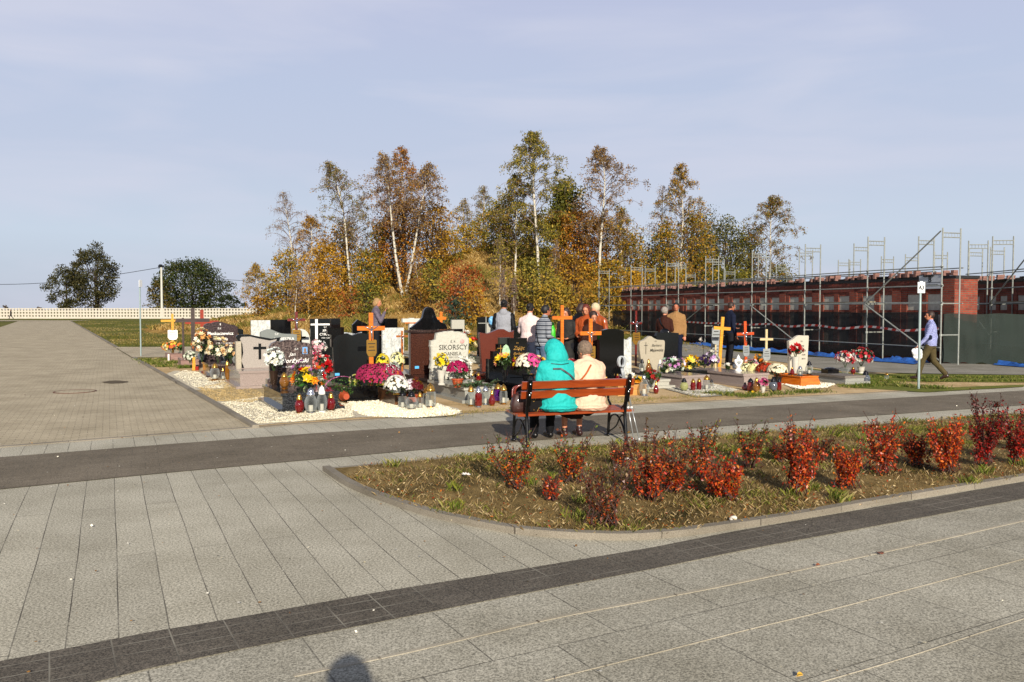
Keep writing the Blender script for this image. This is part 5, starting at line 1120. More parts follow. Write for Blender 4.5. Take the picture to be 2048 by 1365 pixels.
def person(label, x, d, face, h=1.70, legs='stand', armL='down', armR='down', lean=0, turn=0, nod=0, top=None, topm=None, botm=None, shoem=None, hair=None, hairm=None, skin=SKIN,
           coat=0.0, bulk=1.0, skirt=0, vox=.016, z=None, glasses=0, wr=.006, hood=0, nod_y=0, topname='jacket', hat=0, sleeves=None, pos=None, collar=1, wf=1.0):
    """face: direction faced, degrees counter-clockwise from +Y (away from camera)"""
    k = h / 1.75; z0 = Zf(x, d) + .012 if z is None else z
    t = thing('person', label, 'person', (x, d, z0), R(face)); sit = legs == 'sit'
    body = MB(); L_, R__ = LEGS[legs]; pz = .93 if not sit else .555
    cl = math.cos(R(lean)); sl = math.sin(R(lean))
    def T(v):  # lean the upper body about the pelvis
        v = Vector(v); dz = v.z - pz; return Vector((v.x, v.y * cl + dz * sl, pz + dz * cl - v.y * sl))
    sh = pz + .50; secs = []
    def tors(mb, gx, gy, lo=-.05, ext=None):
        S = [(lo, .16, .115), (.05, .165, .12), (.17, .142, .108), (.30, .165, .115), (.42, .180, .105), (.49, .15, .085), (.535, .075, .065)]
        out_ = []
        for (dz, rx, ry) in S:
            c = T((0, 0, pz + dz)); out_.append((c.x, c.y, c.z, rx * wf * bulk + gx, ry * bulk + gy))
        if ext: out_ = [(0, 0 if not sit else .0, pz + e_[0], e_[1], e_[2]) for e_ in ext] + out_
        loft(mb, out_)
    tors(body, -.012, -.012)
    sw = .185 * wf
    hips = [];
    for leg in (L_, R__):
        a, b_, c, e_ = [Vector(q) for q in leg]; limb(body, [a, b_, c], [.085, .056, .038]); limb(body, [c, e_], [.038, .03]); body.ell(c + Vector((0, -.02, -.05)), (.036, .05, .036))
    wrists = []
    armset = []
    for s, nm in ((-1, armL), (1, armR)):
        eo, wo = ARMS[nm] if isinstance(nm, str) else nm; S_ = Vector((s * sw, 0, sh - .06)); e_ = S_ + Vector((s * eo[0], eo[1], eo[2])); w_ = S_ + Vector((s * wo[0], wo[1], wo[2]))
        S_, e_, w_ = T(S_), T(e_), T(w_); armset.append((S_, e_, w_)); limb(body, [S_, e_, w_], [.052, .040, .027]); hand(body, w_, (w_ - e_), -s)
    nk = T((0, 0, sh + .03)); hc = T((0, .03, sh + .21 - (.045 if sit else 0))) ; hc += Vector((0, .05 * math.sin(R(nod)) * 1.2, -.04 * (1 - math.cos(R(nod))) - .02 * math.sin(R(max(0, nod)))))
    Mh = Matrix.Rotation(R(turn), 3, 'Z') @ Matrix.Rotation(-R(nod), 3, 'X')
    limb(body, [nk, hc + Mh @ Vector((0, -.02, -.08))], [.058, .054])
    body.ell(hc, (.074, .095, .112), M=Mh, n=14, m=10); body.ell(hc + Mh @ Vector((0, .035, -.055)), (.055, .055, .06), M=Mh, n=12, m=8)
    limb(body, [hc + Mh @ Vector((0, .088, .015)), hc + Mh @ Vector((0, .112, -.025))], [.010, .016], 8); body.ell(hc + Mh @ Vector((0, .086, -.062)), (.024, .012, .010), M=Mh); body.ell(hc + Mh @ Vector((0, .085, .038)), (.05, .012, .012), M=Mh)
    for s in (-1, 1): body.ell(hc + Mh @ Vector((s * .076, -.005, -.005)), (.012, .02, .032), M=Mh)
    S3 = lambda me: (me.transform(Matrix.Scale(k, 4)), me)[1]
    bme = S3(remesh(body, min(vox, .011), 2)); bme.materials.append(skin); bme.name = 'body'; ob = link('body', bme, t)
    for s in (-1, 1): MB().ell((hc + Mh @ Vector((s * .030, .087, .012))) * k, (.011, .006, .007)).build('eye', M_eye, t, smooth=True)
    MB().ell((hc + Mh @ Vector((0, .0965, -.064))) * k, (.020, .005, .004)).build('mouth', mat('lips', '#7d3a32', .5), t, smooth=True)
    # trousers
    if botm:
        mb = MB()
        if skirt:
            if sit:
                loft(mb, [(0, .0, pz - .06, .2, .16), (0, .02, pz + .05, .19, .15)]); mb.tube([(0, .0, .50), (0, .30, .53), (0, .50, .49)], [.17, .19, .17], 14); mb.tube([(0, .46, .50), (0, .52, .30)], [.17, .18], 14)
            else: loft(mb, [(0, 0, .95 - skirt, .2, .17), (0, 0, .9, .18, .14), (0, 0, 1.0, .15, .12)])
        else:
            for leg in (L_, R__):
                a, b_, c, e_ = [Vector(q) for q in leg]; limb(mb, [a, b_, c + (b_ - c) * .06], [.105 * min(bulk, 1.15), .074, .062])
            loft(mb, [(0, 0, pz - .10, .15 * bulk, .12), (0, 0, pz, .172 * bulk, .13), (0, 0, pz + .09, .16 * bulk, .122)])
        me = S3(remesh(mb, vox, 2, wr * .8, 7)); me.materials.append(botm); link('skirt' if skirt else 'trousers', me, t)
    # shoes
    for leg in (L_, R__):
        c, e_ = Vector(leg[2]), Vector(leg[3]); mb = MB(); dr = (e_ - c); limb(mb, [c + Vector((0, -.03, -.045)), c + dr * .5 + Vector((0, 0, -.0)), e_ + Vector((0, .0, .005))], [.043, .044, .036]); limb(mb, [c, c + Vector((0, 0, .04))], [.045, .044])
        me = S3(remesh(mb, .012, 2)); me.materials.append(shoem or mat('black_shoe', '#0e0d0d', .35)); link('shoe', me, t)
    # top
    if topm:
        mb = MB(); g = .022
        ext = None
        if coat: ext = [(-.05 - coat, .195 * bulk, .155 * bulk), (-.05 - coat * .5, .19 * bulk, .15 * bulk)] if not sit else [(-.13, .17 * bulk, .14 * bulk), (-.08, .205 * bulk, .175 * bulk)]
        tors(mb, g, g, -.05, ext)
        for (S_, e_, w_) in armset: limb(mb, [S_, e_, w_ + (e_ - w_) * .06], [.072 * (bulk * .5 + .5), .058 * (bulk * .4 + .6), .043])
        for (S_, e_, w_) in armset: limb(mb, [nk + Vector((0, -.02, -.045 if hood == 1 else -.01)), nk.lerp(S_, .55) + Vector((0, -.01, -.01 if hood == 1 else .01)), S_ + Vector((0, -.005, .0))], [.066, .066, .066])
        if collar: limb(mb, [nk + Vector((0, -.01, -.02)), nk + (hc - nk) * .28], [.075, .066])
        if hood == 1:
            c = hc + Vector((0, -.02, .0)); mb.ell(c + Mh @ Vector((0, 0, .01)), (.138, .14, .145), M=Mh, n=18, m=14); mb.ell(c + Mh @ Vector((0, -.05, -.08)), (.15, .115, .12), M=Mh, n=18, m=12); mb.ell(c + Mh @ Vector((0, -.05, -.13)), (.150, .105, .05), n=18, m=10); limb(mb, [nk + Vector((0, -.0, .0)), c + Vector((0, -.02, -.08))], [.085, .10], 14)
        if hood == 2: mb.ell(nk + Vector((0, -.085, .0)), (.11, .06, .09), n=12)
        me = S3(remesh(mb, vox * .8 if wr > .006 else vox, 2 if wr < .01 else 3, wr, 7)); me.materials.append(topm); link(topname, me, t); t_top = me
        if sleeves:
            mb = MB()
            for (S_, e_, w_) in armset: limb(mb, [S_, e_, w_ + (e_ - w_) * .05], [.079 * (bulk * .5 + .5), .066, .050])
            me = S3(remesh(mb, vox, 2, wr * .6, 7)); me.materials.append(sleeves); link('sleeves', me, t)
    else: t_top = None
    # hair
    if hair:
        mb = MB(); c = hc + Mh @ Vector((0, -.018, .022))
        mb.ell(c, (.088, .100, .108), M=Mh, n=16, m=12)
        if hair == 'bob': mb.ell(c + Mh @ Vector((0, -.035, -.06)), (.092, .075, .10), M=Mh, n=14, m=10); [mb.ell(c + Mh @ Vector((s * .07, -.01, -.05)), (.025, .05, .07), M=Mh) for s in (-1, 1)]
        if hair == 'puffy': mb.ell(c + Mh @ Vector((0, -.02, .015)), (.102, .108, .112), M=Mh, n=14, m=10)
        if hair == 'long': mb.ell(c + Mh @ Vector((0, -.05, -.11)), (.09, .065, .15), M=Mh, n=14, m=10); [mb.ell(c + Mh @ Vector((s * .075, -.005, -.08)), (.025, .045, .10), M=Mh) for s in (-1, 1)]
        if hair == 'bun': mb.ell(c + Mh @ Vector((0, -.10, .03)), (.045, .045, .045), M=Mh)
        me = S3(remesh(mb, .011, 2, .006 if hair != 'short' else .002, 30))
        # keep the face free
        bm = bmesh.new(); bm.from_mesh(me); Mi = Mh.inverted(); dl = []
        for v in bm.verts:
            q = Mi @ (v.co / k - hc)
            if q.y > .048 - (.0 if q.z < .06 else (q.z - .06) * -1.1) and q.z < (.075 if hair != 'short' else .058): dl.append(v)
        bmesh.ops.delete(bm, geom=dl, context='VERTS'); bm.to_mesh(me); bm.free()
        me.materials.append(hairm); link('hair', me, t)
    if glasses:
        mb = MB()
        for s in (-1, 1): mb.tube([(hc + Mh @ Vector((s * .034 + .026 * math.cos(a), .104, .012 + .02 * math.sin(a)))) * k for a in [i * .6283 for i in range(11)]], .0025, 5); mb.tube([(hc + Mh @ Vector((s * .06, .10, .014))) * k, (hc + Mh @ Vector((s * .078, .0, .01))) * k], .0025, 5)
        mb.build('glasses', M_dkmetal, t)
    t['hc'] = tuple(hc * k); return t, t_top, [a[2] * k for a in armset]
def strap(t, me, pts, wid, m, name='strap', back=True, off=.016):
    """band laid on the back of a garment: points in local x,z are cast onto the mesh from behind"""
    bvh = BVHTree.FromPolygons([v.co for v in me.vertices], [tuple(p.vertices) for p in me.polygons]); L = []
    for i in range(len(pts) - 1):
        for q in range(10):
            u = q / 10; x = pts[i][0] + (pts[i + 1][0] - pts[i][0]) * u; z = pts[i][1] + (pts[i + 1][1] - pts[i][1]) * u
            h_ = bvh.ray_cast(Vector((x, -2 if back else 2, z)), Vector((0, 1 if back else -1, 0)))
            if h_[0]: L.append(h_[0] + Vector((0, -off if back else off, 0)))
    ys = [p.y for p in L]
    for i in range(len(L)): L[i].y = sum(ys[max(0, i - 1):i + 2]) / len(ys[max(0, i - 1):i + 2]) - (.002 if back else -.002)
    mb = MB()
    for a, b_ in zip(L, L[1:]): mb.bar(a, b_ + (b_ - a) * .08, wid, .006, up=(0, 1, 0))
    return mb.build(name, m, t)
def fabric(name, c, rough=.85, scale=9, var=.10):
    m = mat(name, c, rough, var=var, scale=scale, spec=.2); t = m.node_tree; b = t.nodes['Principled BSDF']
    if b.inputs['Normal'].is_linked:
        g = tex(t, 'ShaderNodeTexNoise', 5.5, 3, rough=.45); g.inputs['Distortion'].default_value = 2.5
        q = b.inputs['Normal'].links[0].from_node; t.links.new(g.outputs[0], q.inputs['Height']); q.inputs['Strength'].default_value = .7; q.inputs['Distance'].default_value = .035
    return m
# --- the two women on the bench
M_teal = fabric('turquoise_fabric', '#22a8a2', .7); M_crm = fabric('cream_fabric', '#d8b398', .85, 5, .07); M_pblk = fabric('black_cloth', '#0d0d10'); M_brsk = fabric('dark_brown_cloth', '#1f1310')
M_stock = mat('nylon_brown', '#3a1710', .4)
p1 = BW(-.225, .20, 0); p2 = BW(.245, .21, 0)
P1, m1_, w1 = person('elderly woman in turquoise hooded jacket seated on the bench, seen from behind', p1.x, p1.y, math.degrees(brz) + 3, 1.84, 'sit', 'lap', 'lap', lean=6, nod=18, top=1, topm=M_teal, botm=M_pblk, bulk=1.40, wf=.98, vox=.016, z=0.012, hood=1, wr=.010, coat=.1)
strap(P1, m1_, [(-.13, 1.03), (-.02, 1.03), (.1, .95), (.2, .86), (.29, .70), (.31, .60)], .022, mat('dark_grey_strap', '#3c3c42', .5)); strap(P1, m1_, [(-.14, 1.10), (.0, 1.085), (.14, 1.10)], .010, mat('dark_teal', '#0c5552'), 'drawstring', off=.012)
P2, m2_, w2 = person('elderly woman with short grey-brown hair in cream coat seated on the bench', p2.x, p2.y, math.degrees(brz) + 4, 1.80, 'sit', 'lap', 'lap', lean=7, nod=28, turn=18, top=1, topm=M_crm, botm=M_brsk, skirt=1, bulk=1.38, wf=1.0, vox=.016, z=0.012, wr=.013, coat=.1, hair='puffy', hairm=mat('grey_brown_hair', '#6e5c4c', .8, var=.5, scale=40), shoem=mat('dark_red_shoe', '#2b1210', .4))
strap(P2, m2_, [(-.02, 1.07), (-.1, .97), (-.19, .86), (-.27, .72), (-.29, .62)], .024, mat('tan_strap', '#a5511c', .5))
for P_ in (P1, P2): del P_['hc']
# --- visitors
def vis(*a, **k_):
    q, m_, w_ = person(*a, **k_); del q['hc']; return q, m_, w_
H_bl = mat('blonde_hair', '#947448', .7, var=.35, scale=40); H_dk = mat('black_hair', '#14100d', .6, var=.3, scale=40); H_br = mat('brown_hair', '#2c1a10', .6, var=.3, scale=40)
H_red = mat('auburn_hair', '#5a1f10', .6, var=.3, scale=40); H_wh = mat('white_blond_hair', '#b8a988', .7, var=.25, scale=40); H_gr = mat('grey_hair', '#8a8178', .8, var=.4, scale=40)
M_jean = fabric('blue_denim', '#51657d', .9, 5, .3); M_jean2 = fabric('pale_denim', '#8a94a6'); M_navy = fabric('navy_wool', '#10162a'); M_trs = fabric('dark_trousers', '#15161c'); M_khaki = fabric('khaki_trousers', '#4a4128', .85, 6, .12)
M_tan = fabric('tan_knit', '#8c6a44', .95, 30, .12); M_brc = fabric('brown_coat', '#35180f', .8); M_sued = fabric('rust_suede', '#96431c', .7); M_leat = mat('tan_leather', '#8f4218', .35, scale=18, var=.25, coat=.2)
M_sk = 0; M_puff = fabric('grey_mauve_puffer', '#5e5560', .6); M_vest = fabric('heather_grey', '#8a8c92', .9, 40, .15); M_wj = fabric('pale_pink_jacket', '#cdb9b4', .8); M_bk = fabric('black_jacket', '#0b0b0d', .6)
mS, tS, bS = newmat('striped_knit'); cS = tS.nodes.new('ShaderNodeTexCoord'); sS = tS.nodes.new('ShaderNodeSeparateXYZ'); tS.links.new(cS.outputs['Object'], sS.inputs[0])
mm = tS.nodes.new('ShaderNodeMath'); mm.operation = 'MULTIPLY'; mm.inputs[1].default_value = 10.5; tS.links.new(sS.outputs[2], mm.inputs[0]); fr = tS.nodes.new('ShaderNodeMath'); fr.operation = 'FRACT'; tS.links.new(mm.outputs[0], fr.inputs[0])
tS.links.new(ramp(tS, fr.outputs[0], [(0, '#3b4049'), (.42, '#8d9298'), (.62, '#555b66'), (.8, '#9a9ea3')], 'CONSTANT'), bS.inputs[0]); bS.inputs['Roughness'].default_value = .95; M_strp = mS
mC, tC, bC = newmat('checked_shirt'); nC = tex(tC, 'ShaderNodeTexChecker', 62, 0); tC.links.new(mixc(tC, nC.outputs[1], '#4a5290', '#aab0d2'), bC.inputs[0]); bC.inputs['Roughness'].default_value = .9
mF, tF, bF = newmat('floral_black'); nF = tex(tF, 'ShaderNodeTexVoronoi', 26); tF.links.new(ramp(tF, nF.outputs['Distance'], [(.0, '#d9cfae'), (.26, '#8a8460'), (.38, '#14120f')], 'CONSTANT'), bF.inputs[0]); bF.inputs['Roughness'].default_value = .8
def vx(px, d): return xat(px, d, 1.4)
def hgt(top, d, x): return (zat(top, d) - Zf(x, d) - .0) * 1.0
def V_(label, px, d, top, face, **kw):
    x = vx(px, d); h = hgt(top, d, x); return vis(label, x, d, face, h=max(1.45, min(1.92, h * 1.0)), **kw)
V_('blonde woman in grey-mauve quilted jacket standing far back left, seen in profile', 752, 24.5, 598, -80, topm=M_puff, botm=M_trs, hair='bob', hairm=H_bl, turn=-12, nod=12, armR='face', wr=.010)
q, m_, w_ = V_('person with dark hair in heather grey hooded vest and black sleeves seen from behind', 1008, 22.2, 597, -8, topm=M_vest, sleeves=M_bk, botm=M_jean2, hair='bun', hairm=H_dk, hood=2, bulk=1.12, armR='back', armL='front', topname='vest')
q, m_, w_ = V_('woman with dark hair in pale pink-white jacket bending her head beside the striped man', 1058, 20.6, 606, -20, topm=M_wj, botm=M_jean2, hair='bun', hairm=H_dk, armL='face', armR='down', bulk=1.1, nod=10, lean=4)
q, m_, w_ = V_('man with short dark hair in grey striped sweater and jeans facing right', 1085, 19.2, 596, -62, topm=M_strp, botm=M_jean, hair='short', hairm=H_dk, armL='front', armR='front', bulk=1.12, topname='sweater', skin=SKIN2, lean=5)
strap(q, m_, [(-.1, 1.47), (-.02, 1.3), (.1, 1.05), (.16, .95)], .022, M_bk)
q, m_, w_ = V_('woman in dark floral patterned coat half hidden by the tall orange cross', 1134, 20.4, 617, 150, topm=mF, botm=M_trs, hair='bob', hairm=H_br, coat=.4, nod=25, armL='front', armR='front', topname='coat')
V_('dark-haired woman in black jacket bending behind the orange crosses', 1153, 21.2, 607, -60, topm=M_bk, botm=M_trs, hair='bob', hairm=H_br, nod=20, turn=-15, lean=8, bulk=1.1)
V_('auburn-haired woman in rust-brown suede jacket looking down', 1173, 20.2, 608, 160, topm=M_sued, botm=M_trs, hair='bob', hairm=H_red, nod=25, coat=.15, armL='front', armR='front', bulk=1.08)
V_('short dark-haired child in brown jacket between the two women in brown jackets', 1186, 19.6, 626, -170, topm=M_brc, botm=M_trs, hair='puffy', hairm=H_br, nod=20, armL='front', armR='front') 
q, m_, w_ = V_('white-blond short-haired woman in tan leather jacket over a pink top looking down', 1199, 20.6, 609, 130, topm=M_leat, botm=M_trs, hair='puffy', hairm=H_wh, nod=35, lean=6, armL='front', armR='front', coat=.12)
q, m_, w_ = V_('grey-haired woman in dark brown coat with black shoulder bag hugging the man in tan', 1329, 23.0, 617, -40, topm=M_brc, botm=M_trs, hair='puffy', hairm=H_gr, coat=.25, armR='chest', armL='chest', nod=5, bulk=1.15, topname='coat')
strap(q, m_, [(-.12, 1.42), (-.02, 1.25), (.1, 1.08)], .03, mat('shiny_black', '#0b0b0c', .2)); MB().ell((.12, -.19, .98), (.16, .06, .13), n=12).build('shoulder_bag', MATS['shiny_black'], q, smooth=True)
V_('smiling man with short dark hair in tan knitted sweater facing the camera', 1352, 23.3, 607, 170, topm=M_tan, botm=M_navy, hair='short', hairm=H_dk, bulk=1.12, topname='sweater', skin=SKIN2, turn=-8, nod=8)
V_('man in navy sweater and dark trousers walking right behind the yellow cross', 1460, 23.6, 606, -78, legs='relaxed', topm=M_navy, botm=M_trs, hair='short', hairm=H_br, bulk=1.1, topname='sweater', armL='front', armR='down', skin=SKIN2, nod=10)
x = vx(1862, 21.0); q, m_, w_ = person('man in blue checked shirt and khaki trousers walking left past the signpost', x, 21.0, 62, 1.76, 'walk', 'swingf', 'swingb', topm=mC, botm=M_khaki, hair='short', hairm=H_br, vox=.014, z=.02, topname='shirt', shoem=mat('brown_shoe', '#2c1a12', .35), turn=12, bulk=1.04); del q['hc']
# elbow patch
a_ = ARMS['swingf']; MB().ell((-.262, -.02 + .03, 1.11), (.022, .05, .065), n=12).build('elbow_patch', M_navy, q, smooth=True)
bag = thing('plastic_bag', 'crumpled white plastic bag hanging from the walking man\'s hand', 'bag', tuple((Matrix.Translation((x, 21.0, .02)) @ Matrix.Rotation(R(62), 4, 'Z')) @ (w_[0] + Vector((0, .03, -.12)))), 0)
mb = MB(); mb.ell((0, 0, -.12), (.13, .06, .16), n=14, m=10); mb.ell((-.08, 0, -.05), (.09, .04, .08)); me = remesh(mb, .014, 1, .02, 11); me.materials.append(mat('white_poly', '#d6dad8', .4)); link('bag_body', me, bag)
MB().tube(smoothline([(-.05, 0, 0), (-.02, 0, .09), (.0, 0, .12), (.02, 0, .09), (.06, 0, 0)], 3), .006, 5).build('handle', MATS['white_poly'], bag)
# blue bag by the grey vest, green bottle-like can held by group
t = thing('blue_bag', 'crumpled blue plastic bag held left of the person in the grey vest', 'bag', tuple(PD(984, 642, 22.4)), 0); mb = MB(); mb.ell((0, 0, 0), (.10, .07, .13), n=12); me = remesh(mb, .014, 1, .02, 11); me.materials.append(mat('blue_poly', '#6ba6cf', .4)); link('bag_body', me, t)
t = thing('watering_bottle', 'bright green plastic bottle held up beside the striped sweater man', 'bottle', (xat(1105, 19.3), 19.3, 1.10), 0); MB().lathe([(.06, 0), (.07, .03), (.07, .25), (.045, .32), (.03, .34), (.045, .37), (.045, .41), (.02, .44)], n=16).build('bottle_body', mat('green_plastic', '#35b01c', .4), t, smooth=True)
# far walker
x = vx(35, 150); q, m_, w_ = person('tiny distant person in black walking along the white openwork fence', x, 148, 120, 1.72, 'walk', 'down', 'down', topm=M_bk, botm=M_trs, hair='bob', hairm=H_dk, vox=.03); del q['hc']
# the photographer, standing behind the camera: only the shadow reaches the picture
q, m_, w_ = person('photographer behind the viewpoint, his head shadow falling on the slabs', -.05, -.30, 0, 1.87, 'stand', 'cam', 'cam', topm=M_bk, botm=M_trs, hair='puffy', hairm=H_br, vox=.03, z=.0); del q['hc']
# ================================================================== BRICK BURIAL WALLS, SCAFFOLD
def brick_mat(name, c1, c2, mort, bw=.25, bh=.075, vert=False):
    m, t, b = newmat(name); c = t.nodes.new('ShaderNodeTexCoord'); s = t.nodes.new('ShaderNodeSeparateXYZ'); t.links.new(c.outputs['Object'], s.inputs[0])
    ad = t.nodes.new('ShaderNodeMath'); ad.operation = 'ADD'; t.links.new(s.outputs[0], ad.inputs[0]); t.links.new(s.outputs[1], ad.inputs[1])
    cb = t.nodes.new('ShaderNodeCombineXYZ'); t.links.new(ad.outputs[0], cb.inputs[0 if not vert else 1]); t.links.new(s.outputs[2], cb.inputs[1 if not vert else 0])
    br = t.nodes.new('ShaderNodeTexBrick'); br.inputs['Scale'].default_value = 1; br.inputs['Brick Width'].default_value = bw; br.inputs['Row Height'].default_value = bh
    br.inputs['Mortar Size'].default_value = .009; br.inputs['Color1'].default_value = srgb(c1) + (1,); br.inputs['Color2'].default_value = srgb(c2) + (1,); br.inputs['Mortar'].default_value = srgb(mort) + (1,)
    t.links.new(cb.outputs[0], br.inputs['Vector']); n = tex(t, 'ShaderNodeTexNoise', 3, 6, rough=.7)
    o = mixc(t, 1.0, br.outputs['Color'], ramp(t, n.outputs[0], [(.3, (.6, .55, .5)), (.65, (1, 1, 1))]), 'MULTIPLY'); t.links.new(o, b.inputs[0]); b.inputs['Roughness'].default_value = .85
    iv = t.nodes.new('ShaderNodeMath'); iv.operation = 'SUBTRACT'; iv.inputs[0].default_value = 1; t.links.new(br.outputs['Fac'], iv.inputs[1]); bump(t, b, iv.outputs[0], .6, .01); MATS[name] = m; return m
M_brick = brick_mat('red_brick', '#7d3020', '#97422a', '#6b5d50'); M_brickv = brick_mat('soldier_brick', '#6b281a', '#853624', '#4e423a', .25, .08, True)
M_conc = mat('niche_concrete', '#b5b0a2', .9, scale=5, var=.22); M_roof = mat('black_roofing', '#17171a', .6, var=.4)
M_tube = mat('galvanised_tube', '#8f928b', .45, .3, var=.25, scale=12); M_plk = mat('scaffold_plank', '#8f866f', .8, var=.3, scale=3)
def netmat(name, c, op):
    m, t, b = newmat(name); b.inputs[0].default_value = srgb(c) + (1,); b.inputs['Roughness'].default_value = .8
    tr = t.nodes.new('ShaderNodeBsdfTransparent'); mxs = t.nodes.new('ShaderNodeMixShader'); n = tex(t, 'ShaderNodeTexNoise', 1.3, 4)
    mr_ = t.nodes.new('ShaderNodeMapRange'); t.links.new(n.outputs[0], mr_.inputs[0]); mr_.inputs[1].default_value = .3; mr_.inputs[2].default_value = .7; mr_.inputs[3].default_value = op - .12; mr_.inputs[4].default_value = min(1, op + .08)
    t.links.new(mr_.outputs[0], mxs.inputs[0]); o = [q for q in t.nodes if q.type == 'OUTPUT_MATERIAL'][0]
    t.links.new(tr.outputs[0], mxs.inputs[1]); t.links.new(b.outputs[0], mxs.inputs[2]); t.links.new(mxs.outputs[0], o.inputs[0]); MATS[name] = m; return m
M_netb = netmat('black_net', '#07080a', .93); M_netg = netmat('green_net', '#0f1f18', .93)
def frame2(A, B):
    """local frame of a wall: origin far end B, +x towards the near end A, +y into the wall"""
    A = Vector(A); B = Vector(B); d = (A - B); L = d.length; return B, math.atan2(d.y, d.x), L
def wall_building(label, A, B, h, grp, zoff=0.0):
    o_, rz, L = frame2(A, B); t = thing('burial_wall', label, 'brick wall', (o_.x, o_.y, zoff), rz, grp); D = .95
    MB().box((L / 2, (.30 + D) / 2, (h - .25) / 2), (L - .04, D - .30, h - .25)).build('core', M_brick, t)
    mb = MB(); mb.box((L / 2, .15, .19), (L, .30, .38)); rows = (.40, 1.10, 1.80); nh = .56
    for z in rows: mb.box((L / 2, .16, z + nh + .065), (L - .002, .28, .13))
    mb.box((L / 2, .16, (rows[2] + nh + .13 + h - .25) / 2), (L, .32, h - .25 - rows[2] - nh - .13)); xs_ = []; x = L - .35
    mb.box((L - .3, .13, (h - .25) / 2), (.602, .35, h - .252))
    x = L - .6
    while x > 1.6:
        for w_ in (.66, .66):
            xs_.append(x - w_ / 2); x -= w_; mb.box((x - .14, .15, (h - .3) / 2), (.28, .29, h - .3)); x -= .28
        mb.box((x - .22, .16, (h - .255) / 2), (.44, .35, h - .257)); x -= .44
    mb.build('brick_face', M_brick, t)
    MB().box((L / 2, .155, rows[2] + nh + .24), (L + .04, .34, .17)).box((L / 2, .15, h - .33), (L + .03, .35, .10)).build('soldier_course', M_brickv, t)
    pm = MB().box((0, 0, 0), (.655, .05, nh - .004)).mesh('niche_panel', M_conc)
    for z in rows:
        for x in xs_: link('niche_panel', pm, t, (x, .075, z + nh / 2))
    MB().box((L / 2, D / 2, h - .20), (L + .06, D + .06, .10)).build('roof_slab', M_roof, t)
    mb = MB()
    for i in range(int(L / .8)): mb.box((i * .8 + rnd.uniform(.2, .6), rnd.uniform(.1, .5), h - .12), (rnd.uniform(.4, .9), .6, .05), rot=rnd.uniform(-.2, .2), M=Matrix.Rotation(rnd.uniform(-.12, .12), 3, 'X'))
    mb.build('roofing_sheets', M_roof, t)
    return t, o_, rz, L
A1 = Vector((14.9, 27.8, 0)); B1_ = Vector((7.1, 53.6, 0))
bt, bo, brz1, bl = wall_building('long brick burial wall with rows of niches behind scaffolding, receding from the right', A1, B1_, 3.12, 'brick burial walls under construction')
bt2, bo2, brz2, bl2 = wall_building('second brick burial wall at the right edge behind the green netting', Vector((18.5, 26.6, 0)), Vector((19.7, 38, 0)), 3.12, 'brick burial walls under construction')
# number board
def local(o_, rz, x, y, z=0): return Matrix.Translation(o_) @ Matrix.Rotation(rz, 4, 'Z') @ Vector((x, y, z))
def board(o_, rz, x, lab, num, z=2.78):
    p = local(o_, rz, x, -.11, z); t = thing('number_board', lab, 'sign', tuple(p), rz, None); MB().box((0, 0, 0), (1.0, .03, .50)).build('panel', mat('board_grey', '#b3b8bd', .5, var=.05), t)
    MB().box((0, -.018, .24), (1.0, .008, .012)).box((0, -.018, -.02), (1.0, .008, .012)).box((0, -.018, -.245), (1.0, .008, .012)).build('line', M_blk, t)
    text(num, .30, M_blk, t, (0, -.019, .08), 0, 'number', bold=.008); text('KOLUMBARIUM', .10, M_blk, t, (0, -.019, -.12), 0, 'lettering')
board(bo, brz1, bl - 1.0, 'grey board with a black number on the top of the brick wall by the signpost', '8')
board(bo2, brz2, bl2 - .9, 'second grey board high on the right-hand brick wall at the picture edge', '9')
# loose bricks along the wall tops
bm_ = MB().box((0, 0, .06), (.24, .11, .12)).box((.01, .01, .185), (.25, .12, .12), rot=.1).box((-.01, .12, .07), (.12, .1, .13)).mesh('bricks', mat('pale_brick', '#7d5a50', .85, var=.3, scale=10))
for (o_, rz, L, n) in ((bo, brz1, bl, 84), (bo2, brz2, bl2, 22)):
    for i in range(n):
        if rnd.random() < .15: continue
        x = L * (i + .5) / n + rnd.uniform(-.1, .1); p = local(o_, rz, x, -.02 + rnd.uniform(-.03, .06), 2.975)
        q = link('brick_stack', bm_, None, p); q.rotation_euler = (0, 0, rz + math.pi / 2 + rnd.uniform(-.15, .15)); q.scale = (rnd.uniform(.8, 1.1), rnd.uniform(.7, 1.3), rnd.uniform(.45, .95))
        tag(q, 'small stack of loose red bricks on the top edge of the ' + ('long' if o_ == bo else 'right-hand') + ' brick wall', 'bricks', 'loose bricks on the long wall' if o_ == bo else 'loose bricks on the right wall')
def solve_x(o_, rz, off, px, z=3.0):
    lo, hi = -30, 60
    f = lambda x: (lambda p: 1024 + F * p.x / (p.y * math.cos(PITCH) + (H - z) * math.sin(PITCH)) if p.y > 1 else 9e9)(local(o_, rz, x, off))
    for _ in range(50):
        m = (lo + hi) / 2
        if f(m) < px: lo = m
        else: hi = m
    return m
